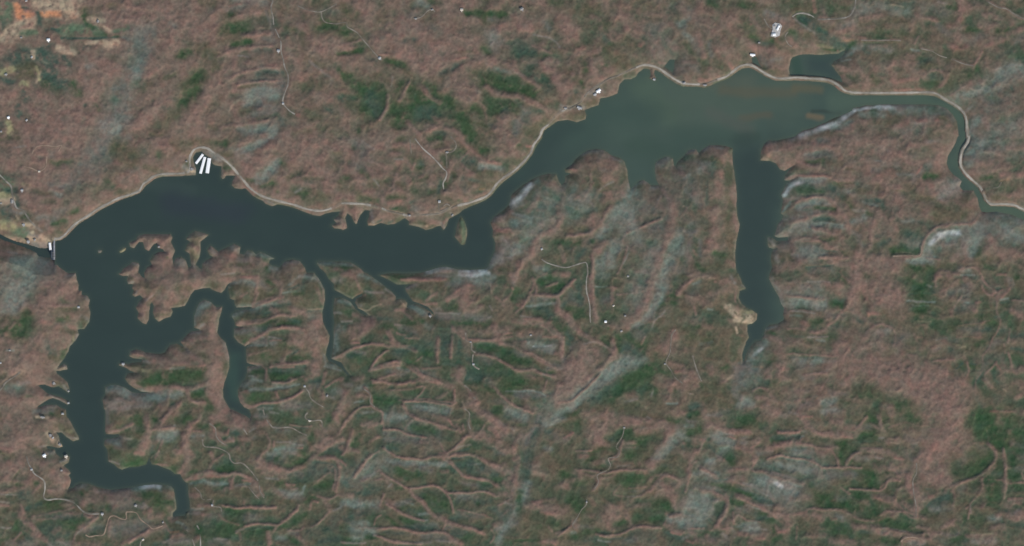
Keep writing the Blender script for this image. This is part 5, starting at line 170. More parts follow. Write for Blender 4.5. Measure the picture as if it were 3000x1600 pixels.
(3,3):"B90 20,60 120,40|D60 60,90 160,60|P30 130,20 240,30|O110 160,60 300,60|G60 60,150 140,160|O60 120,200 260,190|L20 0,190 20,210|F50 320,150 520,100|G60 540,60 560,60|F30 440,60 520,40|P60 280,100 330,80|O110 600,60 780,120|G60 620,60 660,40|G110 560,170 680,160|P50 230,190 280,110|B50 210,210 240,200|P30 520,300 600,220|R26 520,290 620,230|P50 540,320 600,250|P80 70,280 160,300|R20 140,260 180,240|P50 30,340 80,300|B40 160,330 190,290|B110 360,250 520,330|F26 300,170 400,150|O90 260,300 330,280|D60 300,200 360,220|O60 600,350 760,260|P110 780,60 980,60|P200 820,240 840,180|P180 960,110 1200,110|R60 1100,90 1240,130|O30 790,140 920,120|G40 890,110 990,105|P110 1180,130 1400,140|O60 1340,150 1460,140|L14 1320,188 1450,188|P130 1440,220 1600,200|P60 1500,130 1560,180|R60 1540,230 1620,230|P50 1560,290 1500,330|O60 1400,60 1500,80|O60 1150,40 1340,60|L20 1360,70 1400,90|G60 1560,100 1660,110|P60 1640,30 1718,40|O60 1200,20 1340,40|G110 940,270 1000,240|D60 1000,300 1080,240|G60 1130,240 1240,210|O90 960,350 1060,320|G70 1200,290 1280,330|O60 1280,240 1460,250|G200 1300,370 1420,340|D90 1360,320 1460,340|P40 1120,340 1240,330|T30 1110,340 1220,335|P60 1240,210 1400,230|P18 1100,380 1240,380|D40 1120,390 1260,390|G110 1160,470 1300,440|O70 820,360 880,390|P60 880,320 960,370|G60 820,420 1040,400|P22 640,420 800,410|P60 680,470 760,480|R40 700,470 760,470|P50 740,430 750,500|O60 800,450 960,440|G60 760,520 840,480|G60 880,570 960,540|P50 830,560 920,520|O60 820,600 900,600|P40 1020,540 1200,540|P50 1080,450 1060,500|B60 940,520 980,540|L20 1060,570 1180,560|P40 1100,600 1220,570|D40 1120,660 1320,660|G130 1060,700 1320,680|G60 1130,740 1200,700|P26 900,690 1000,680 1060,630 1180,590|O50 1260,580 1330,620|P24 1260,640 1340,640|P22 1080,770 1020,850 1180,880|P24 1170,790 1350,780|B24 1180,820 1330,820|P40 1380,720 1430,670 1560,660|P30 1220,890 1340,850 1400,800|L18 1160,880 1280,870|P60 1380,540 1440,500|L50 1400,540 1460,500|T30 1400,530 1440,490|F50 1440,520 1560,430|L40 1420,560 1480,480|B60 1480,430 1640,380|F30 1540,380 1620,300|B60 1560,370 1700,340|D60 1640,350 1718,340|P60 1620,430 1718,430|F50 1680,250 1718,270|B60 1640,180 1700,160|O60 1640,500 1718,490|G60 1480,590 1560,590|D40 1460,560 1580,560|B40 1380,620 1420,600|P50 1340,620 1400,580|O20 1420,720 1500,680|L26 1490,660 1620,680|P40 1380,760 1400,690|O60 1380,740 1420,840|R50 1490,760 1600,810|P110 1480,800 1620,800|P60 1460,860 1560,890|O40 1480,900 1640,900|G120 1460,970 1560,950|B60 1600,740 1700,740|P60 1640,760 1718,700|P60 1620,880 1640,980|R30 1590,1080 1690,1075|P60 1560,1060 1718,1060|B50 1600,1140 1700,1120|L50 1600,1120 1718,1130|L18 1640,1070 1718,1090|P18 1530,1160 1560,1110 1640,1080|P60 1560,1180 1640,1160|P60 1600,1220 1718,1240|D60 1560,1260 1718,1300|R26 1600,1240 1700,1260|P24 1200,1200 1300,1180 1400,1190 1500,1200|P60 1210,1190 1280,1180|P40 1320,1190 1380,1180|D110 1200,1260 1400,1260|O60 1280,1140 1460,1140|G110 1220,1080 1340,1080|O60 1180,1020 1300,1030|G60 1400,1110 1540,1100|P60 1140,1020 1180,1160|P80 1060,960 1200,920|P50 1180,990 1380,960|R30 980,980 1080,980|P180 900,1040 1060,1100|P130 860,1140 1000,1180|O50 920,950 1060,940|P50 780,900 820,960|P26 860,740 830,810|P50 840,690 880,740|O60 760,840 820,830|P24 640,600 700,640 820,680 870,660|P40 600,620 680,640|P60 640,620 680,680|G40 540,640 560,640|G60 520,600 580,600|O90 460,580 640,560|G60 640,760 780,720|D60 660,840 720,800|O130 440,700 560,700|P60 500,760 620,710|P60 440,800 560,780|O160 240,840 420,860|P110 240,600 310,680|P60 220,560 260,540|T60 200,640 300,640|P50 260,480 300,460|O60 200,700 280,720|G110 600,880 680,880|G110 600,980 700,960|O60 500,980 580,980|P40 220,940 300,920|P50 240,930 420,905|R26 200,930 290,920|P60 120,960 240,980|O80 320,940 420,940|P50 300,1030 440,1040|R40 300,1040 420,1040|P60 460,1060 540,1000|T26 110,950 160,980|P60 420,970 480,1020|O60 160,1070 300,1060|G60 0,1040 80,1060|D40 20,1000 80,990|G110 340,1140 440,1160|O110 120,1140 280,1130|G80 220,1190 340,1200|P26 360,1180 400,1220|O160 40,1240 260,1260|P60 300,1330 440,1320|R20 400,1330 440,1360|P30 440,1240 600,1225|P60 620,1140 660,1200|L24 620,1150 650,1120|P40 640,1190 680,1180|B50 680,1190 800,1200|O60 480,1300 640,1270|G60 620,1290 760,1250|D60 760,1320 860,1300|G60 760,1240 860,1230|D20 900,1240 1100,1250|P18 840,1260 960,1280 1080,1290 1140,1230 1220,1200|F20 870,1320 1000,1330|D20 1000,1300 1120,1290|B60 1120,1330 1240,1310|O60 980,1250 1140,1260|O60 780,1100 800,1160|P50 740,1070 820,1060|G60 940,1150 1140,1140|L26 20,790 120,770|P50 0,640 60,560|P70 0,700 60,740|R40 20,500 60,480|R26 0,370 20,400|O60 40,400 60,430|G60 100,430 120,500|D40 150,420 160,520|D40 160,320 200,270|B40 170,560 170,620|G60 100,560 160,660|B60 110,740 190,740|F26 70,800 150,790|D90 120,840 160,900|F50 40,940 80,900|B60 0,990 60,940|L24 0,810 50,860|L40 0,1170 50,1150|G30 40,1330 300,1310|F30 600,1240 640,1240|G60 1080,1140 1120,1120",
(4,3):"G60 80,40 180,30|D50 60,60 140,20|O60 180,60 260,60|P60 220,20 260,180|L40 260,60 380,60|B60 340,40 440,20|D130 560,120 640,60|G110 560,160 720,120|O50 500,140 560,160|O60 640,180 740,170|P90 760,60 880,60|O90 820,100 900,110|P40 880,20 1040,60|L30 1080,20 1160,40|B50 1000,70 1060,60|P26 1160,60 1240,70|R22 1180,70 1300,75|M90 960,140 1200,130|O30 1040,170 1200,160|O24 1280,90 1400,110|P60 1240,130 1300,160|M50 1300,150 1440,140|P90 1480,60 1600,60|L40 1420,30 1560,20|P60 1500,120 1600,130|R60 1640,170 1718,180|O60 1640,80 1718,90|F40 1400,20 1540,0|P16 960,225 1080,235 1200,210|R10 960,240 1180,240|L18 980,215 1060,215|D60 900,300 1040,260|G60 900,320 1000,290|P40 1240,180 1380,240|R26 1320,210 1380,240|B60 1160,260 1240,240|O60 1200,250 1340,300|F26 1190,290 1220,270|P60 1400,260 1560,250|R26 1590,260 1700,280|P60 1560,220 1718,260|G60 1560,320 1640,330|G110 1600,380 1690,400|G110 1600,480 1640,520|P40 1580,400 1560,560|R40 940,360 1080,330|R60 1000,350 1060,340|T14 1130,340 1200,340|P18 1180,330 1210,290|P18 1210,370 1340,370|O60 1240,330 1360,320|D60 1120,380 1240,400|F14 1100,410 1240,410|B60 1140,420 1300,420|P60 1360,400 1480,420|P60 1460,380 1560,390|O60 1000,420 1060,440|O60 900,400 960,420|P60 1420,470 1380,440|P16 920,480 980,460 1120,490 1320,510|T10 980,462 1320,515|D14 940,500 1040,490 1200,530|F50 950,550 1100,560|F50 1080,590 1240,610|L40 1200,620 1340,600|B40 1140,540 1300,550|D24 920,600 920,520|D60 760,540 880,580|B40 800,560 880,540|P24 1320,520 1400,600 1400,680|P60 1340,620 1400,660|P16 1410,580 1560,590 1640,600|D16 1430,605 1560,610|B60 1460,650 1700,650|D60 1560,680 1718,720|G50 1660,560 1718,520|P16 1650,600 1660,500 1718,470|O60 1460,540 1540,540|P26 700,610 860,640 960,650 1080,690 1220,750|R26 780,620 960,650|F40 760,700 840,720|L60 900,720 1060,740|W40 920,740 1000,780|L90 1000,780 1120,780|F60 760,760 880,760|L60 960,830 1140,840|B30 1040,860 1160,860|P60 920,900 1060,880|P60 1140,760 1200,740|G90 1180,690 1280,700|O60 1160,680 1220,690|D60 1260,700 1340,750|G70 1280,760 1320,820|O60 1220,820 1340,830|P110 1400,780 1480,680|O90 1480,780 1640,760|O130 1440,850 1540,850|P26 1600,790 1680,850|R20 1500,920 1540,900|G90 1380,920 1500,940|G90 1360,880 1400,900|G110 1480,990 1700,980|G90 1600,960 1718,1020|B60 1560,890 1700,900|P60 1200,880 1260,900|O110 1200,930 1300,960|P130 960,960 1060,940|P60 1060,900 1160,900|G60 920,1000 960,1010|P24 400,720 560,740 680,760|P60 440,700 600,690|P40 600,740 740,770 900,860|L30 620,740 700,760|L16 780,830 900,880|B40 560,790 680,800|D24 560,800 700,840 900,920|D60 640,850 820,900|G40 600,840 720,860|F20 700,880 840,910|D40 800,930 920,960|L16 800,970 920,960|P60 560,870 660,910|P26 600,910 720,950 860,1030|R16 640,920 760,980|L18 640,960 760,1000 900,1050|P40 760,960 860,1000|G40 600,950 560,980|D60 600,1020 760,1060|B60 560,1000 640,1010|G60 780,1060 900,1040|D60 760,1100 900,1090|G60 860,1130 900,1120|P50 880,1060 980,1080|R30 920,1080 960,1100|P110 960,1050 1200,1040|O90 1080,1100 1180,1120|R30 1060,1060 1240,1030|P26 1240,1010 1340,1000 1440,1020 1560,1020|O24 1300,1040 1340,1050|P110 1440,1060 1640,1060|L50 1560,1080 1600,1110|R30 1500,1110 1540,1110|P30 1540,1150|G90 1460,1190 1520,1180|D60 1560,1200 1660,1180|G60 1500,1240 1620,1240|O60 1660,1200 1718,1180|O50 1560,1280 1640,1290|P60 1400,1120 1320,1060|O110 1200,1140 1320,1160|P20 1150,1300 1150,1180|P60 1260,1260 1400,1280|O130 1160,1240 1280,1220|P60 1480,1320 1718,1330|P60 940,1200 1060,1230|R40 960,1230 1060,1220|G60 920,1310 980,1290|G40 900,1200 920,1240|P16 500,1120 560,1060 640,1110 780,1130|F50 560,1160 740,1150|W24 680,1190 700,1200|L60 640,1200 760,1190|L20 780,1200 840,1210|D20 880,1240|F24 580,1220 680,1220|P60 560,1250 640,1260|P60 700,1260 840,1260|R40 760,1300 820,1300|P60 720,1310 680,1340|L30 500,1180 520,1280|P26 510,1040 520,1140|P90 440,1130 560,1060|P60 360,1160 440,1030|P26 460,880 440,1000 400,1100 340,1160|D40 430,1100 400,1140|O60 240,1080 300,1060|D40 440,960 480,880|G60 480,920 560,960|P40 430,860 440,920|P30 330,920 420,900|F60 60,860 220,880|L50 220,920 340,920|F90 80,960 240,960|L50 160,1020 300,1000|F30 40,900 120,940|B50 60,830 140,850|L16 20,1060 180,1090|F60 20,1120 160,1140|B60 20,1160 200,1150|G50 180,1150 260,1140|O60 240,1120 300,1120|R26 60,1200 220,1200|O90 160,1250 240,1260|G30 120,1280 260,1240|P60 300,1200 360,1180|R30 320,1190|P50 90,1240 120,1270|L30 0,1300 60,1280|R26 40,1320 100,1340|P60 120,1310 200,1330|P60 260,1290 300,1330|B90 280,1320 440,1320|P26 400,1200 500,1190|P60 460,1230 440,1180|L30 400,1250 440,1280|P60 0,1050 20,900|P50 40,740 60,640|P22 90,560 140,520|P26 20,820 60,720|O20 30,780 50,700|P30 120,790 220,800 320,840 420,890|R16 230,790 400,870|O22 250,830 380,880|O60 160,770 300,770|P60 220,770 300,800|D20 160,600 180,590|T14 160,570 220,600 340,665|P26 180,570 240,610|L50 100,640 220,640|B60 240,650 320,640|R24 270,670 350,690|D24 180,700 320,720 440,700|G60 180,700 240,720|D60 240,710 380,720|O70 220,740 560,780|P24 160,420 200,330 220,300|N24 220,310 260,270|P90 140,320 180,300|R20 180,300 240,300|P50 270,160 340,170|T24 280,160 380,220|P40 340,190 460,230 560,230|R26 560,220 680,225|P26 500,200 660,210|O40 560,170 660,190|L40 340,240 500,250|R24 470,270 520,290|B60 240,290 320,290|F60 320,300 500,330|B60 380,340 500,350|G50 360,400 440,390|D60 420,430 510,450|G60 480,440 500,520|P30 350,460 420,500|P50 380,490 420,510|R24 390,470 420,500|F60 240,540 320,540|F40 260,520 320,500|O90 340,560 500,560|P60 460,600 660,600|R24 540,600 660,595|O40 550,500 620,490|O60 560,440 640,430|P60 540,380 640,390|R24 690,390 760,340|P60 700,350 760,310|L30 580,290 680,290|O50 660,300 700,280|L40 560,320 640,340|P60 640,420 760,420|R30 740,500 700,590|P60 720,500 760,430|B50 760,440 880,420|P60 780,400 880,390|D40 0,380 20,420|P60 20,460 100,460|P60 90,520 60,600|O60 20,560|F40 20,260 60,300|G60 40,240 180,200|G50 80,180 160,180|F40 20,160 100,160|B50 50,110 130,110|O24 60,90 160,100|P40 20,340|P60 140,420 100,480|D40 260,370 340,430|G40 260,300",
(5,3):"G60 160,60 200,100|O90 60,60 120,40|O60 0,100 60,100|P22 10,200 60,150 140,80|P24 250,60 280,150 320,220|L20 240,60 260,110|P60 360,40 460,60|G110 320,100 440,110|D90 480,60 580,60|G60 560,110 640,100|P24 360,180 440,150 540,130 640,160 820,150|O60 60,130 120,120|B60 60,190 150,190|G90 60,260 200,260|G60 20,260|P40 180,150 320,220|P60 20,240|O110 340,240 460,240|O40 440,180 490,170|D60 520,260 600,350|B60 560,290 620,340|P70 350,330 440,310|T16 380,330 440,340|L20 260,290 300,290|M20 0,330 260,320|O50 100,360 280,350|P26 80,400 220,390 340,400|P60 200,420 340,420|O60 300,380 400,370|P60 360,440 480,490|R24 420,480 500,500|B60 540,440 600,480|B40 660,300 700,270|O60 640,240 800,240|P60 700,220 840,200|B50 600,390|L40 30,500 150,490|B50 0,480 60,460|R16 0,600 60,580|P50 160,470 280,480|L14 220,480 300,490|P60 200,560 280,640|O60 60,560 180,580|G60 100,620 180,650|P20 200,580 230,700|G90 150,700 200,680|G50 180,760 250,770|M30 300,620 380,660|G50 280,660 360,630|P60 300,580 420,600|R24 400,600 440,640|B50 440,640 520,620|O60 60,690 120,720|D40 20,660|P20 0,800 220,800|T10 80,798 200,802|G70 20,860 120,880|O60 40,770 180,770|O110 320,790 420,770|P22 270,790 340,730 460,710|P50 200,880 360,900|R24 220,890 340,930|G60 60,870 160,900|P110 20,960 130,970|T10 10,1040 30,930|P60 80,1000 140,960|B50 40,1050 140,1040|D60 180,950 220,1030|G110 200,1000 340,970|G110 20,1110 150,1080|P26 200,1120 260,1060 400,1030 540,1040 640,1060|P60 300,1080 420,1060|D60 300,1140 420,1130|G110 400,1170 600,1180|O60 260,1110 380,1110|P60 0,1170 120,1180|P30 180,1160 270,1270|P60 200,1200 260,1260|P22 260,1200 420,1210 540,1230 620,1260|L14 300,1195 420,1205 520,1225|P60 320,1240 480,1250|B60 300,1250 360,1230|G110 60,1270 170,1290|P24 300,1270 350,1240|O60 20,1300|D40 80,1230 160,1230|G60 220,1310 480,1330|O60 180,1280 260,1300|P16 490,1370 500,1310 540,1285 680,1290 700,1320|R24 520,1330 700,1320|L50 560,1340 700,1340|N16 520,1300 660,1295|B60 600,1340 720,1340|P60 690,1310 780,1280|P40 640,1180 760,1200|O24 640,1260 720,1230|O90 760,1140 860,1120|P50 900,1180 1000,1130|P60 980,1160 1040,1180|G50 1040,1160 1060,1180|O60 860,1230 1040,1210|B40 880,1240 920,1260|P60 780,1250 860,1240|B60 960,1260 1040,1250|D60 860,1300 920,1340|G60 1000,1310 1120,1300|P50 1140,1280 1240,1260|O60 1160,1240 1400,1230|Y16 1180,1240 1420,1250|T16 1180,1260 1330,1260|L60 1200,1330 1420,1330|P90 1240,1300 1420,1290|D60 1120,1340|P60 1380,1190 1500,1180|P110 1560,1090 1700,1060|R60 1640,1090 1700,1050|D110 1640,1190 1718,1160|L50 1600,1050 1660,1020|O90 1600,1200 1718,1240|P90 1480,1050 1560,1020|P60 1500,1000 1440,1080|F60 1380,1100 1460,1110|D50 1480,1010 1530,1020|P24 1560,920 1660,900|P60 1540,960 1700,910|G90 1360,960 1480,1000|O60 1300,1010 1380,1020|P40 1300,980 1330,920|G110 1160,1100 1300,1130|O110 1200,1180 1360,1160|P16 1180,1020 1160,1100|L14 1180,960 1190,1040|O60 1060,1060 1100,1030|P22 1140,1000 1230,880 1290,800 1310,760 1280,720|P60 1250,840 1290,790|P16 980,820 1040,760 1140,720 1240,700 1320,680|P26 1260,720 1340,660 1400,600 1440,560|P16 1360,710 1500,710|R50 1520,710 1560,720|L20 1310,680|G160 1060,640 1280,640|D90 960,620 1100,570|B60 1050,590 1110,500|D90 1000,680 1120,660|O50 1000,700 1060,700|G110 1200,560 1340,560|G90 1300,480 1390,480|M40 1320,450 1350,500|G80 1190,430 1240,440|B50 1270,380 1360,380|P26 1150,380 1200,350 1320,340 1400,380 1430,450|P90 1440,430 1540,470|P60 1500,460 1560,560|P20 1540,540 1530,700 1540,800 1520,900|P26 1560,400 1620,340|G110 1600,460 1660,480|O60 1420,360 1540,360|D60 1520,420 1580,440|B60 1620,490 1718,480|G60 1580,490 1600,540|G130 1460,620 1470,560|D60 1400,640 1480,660|G110 1590,620 1640,680|B60 1640,590 1718,600|O20 1640,560 1718,560|P24 1580,740 1718,740|G110 1340,770 1380,900|P50 1400,760 1410,860|G90 1460,800 1480,880|M24 1330,850 1350,880|G60 1600,770 1680,800|O80 1560,860 1700,850|R24 1560,900 1700,890|P20 1690,640 1718,700|O20 1320,920 1440,940|O160 1060,930 1180,900|B90 1080,830 1220,830|B60 1060,800 1180,770|G50 1180,770 1230,750|P24 1000,820 1020,880 1000,960|B110 780,980 900,980|L60 780,990 860,1010|D24 730,980 830,900 960,870|D60 860,900 960,870|G60 700,1030 760,1000|G60 860,1030 960,1010|B50 880,1020 1000,1000|O110 800,1090 960,1080|O90 980,1060 1060,1000|P110 680,860 780,840|R40 760,880 800,870|P60 640,900 700,900|O60 720,800 860,790|D12 740,800 790,800|P70 660,960 660,1000|P60 620,820 600,880|P110 540,740 620,780|R60 560,760 600,760|P160 720,680 900,680|R60 780,700 960,720|P130 700,600 880,620|P90 880,480 1020,480|P110 700,460 860,440|R80 780,460 840,520|P110 740,380 860,380|P130 900,300 1040,280|P120 960,200 1140,260|R30 940,120 960,200|P160 880,60 1080,60|P140 1040,130 1140,180|P110 1120,300 1170,320|P60 1110,390 1170,380|P90 940,400 1080,400|O60 1000,430 1060,450|O60 920,520 1000,520|P60 960,560 920,620|O40 940,440 1020,490|P50 700,160 760,120|O60 700,150 860,150|R50 640,60 720,80|P70 580,20 760,60|P24 640,500 690,460|P60 460,680 560,680|P110 400,560 520,600|P40 540,700 560,760|P40 400,880 480,780|O60 460,740 500,720|P60 420,930 460,980|P26 460,960 560,1080 640,1080|O60 470,890 580,900|G40 500,920 600,930|D50 530,1000 570,960|O60 320,840 440,850|P26 560,820 620,870 630,960|G60 1240,60 1380,90|G130 1280,120 1420,160|G110 1160,150 1240,180|O60 1140,100 1220,130|G110 1240,230 1320,220|G130 1400,200 1500,180|G110 1400,300 1500,300|G60 1420,330 1560,370|D60 1260,180 1290,170|G110 1560,150 1640,60|O130 1640,120 1718,150|P40 1470,60 1490,130|P60 1440,120 1520,150|P50 1580,240 1600,290|O60 1560,300 1660,280|G60 1640,240 1718,240|P20 1340,200 1360,300 1340,340|R26 1380,20 1640,20|P60 1640,20 1718,30|B50 1600,340 1718,380|P50 1420,260 1380,280",
}
# Regional balance on a 12 x 7 lattice: share of brown hardwood (0..9)
REGION = ["777666555444","777655554545","776674345665","666334344444","755322434443","542211223332","322211122333"]
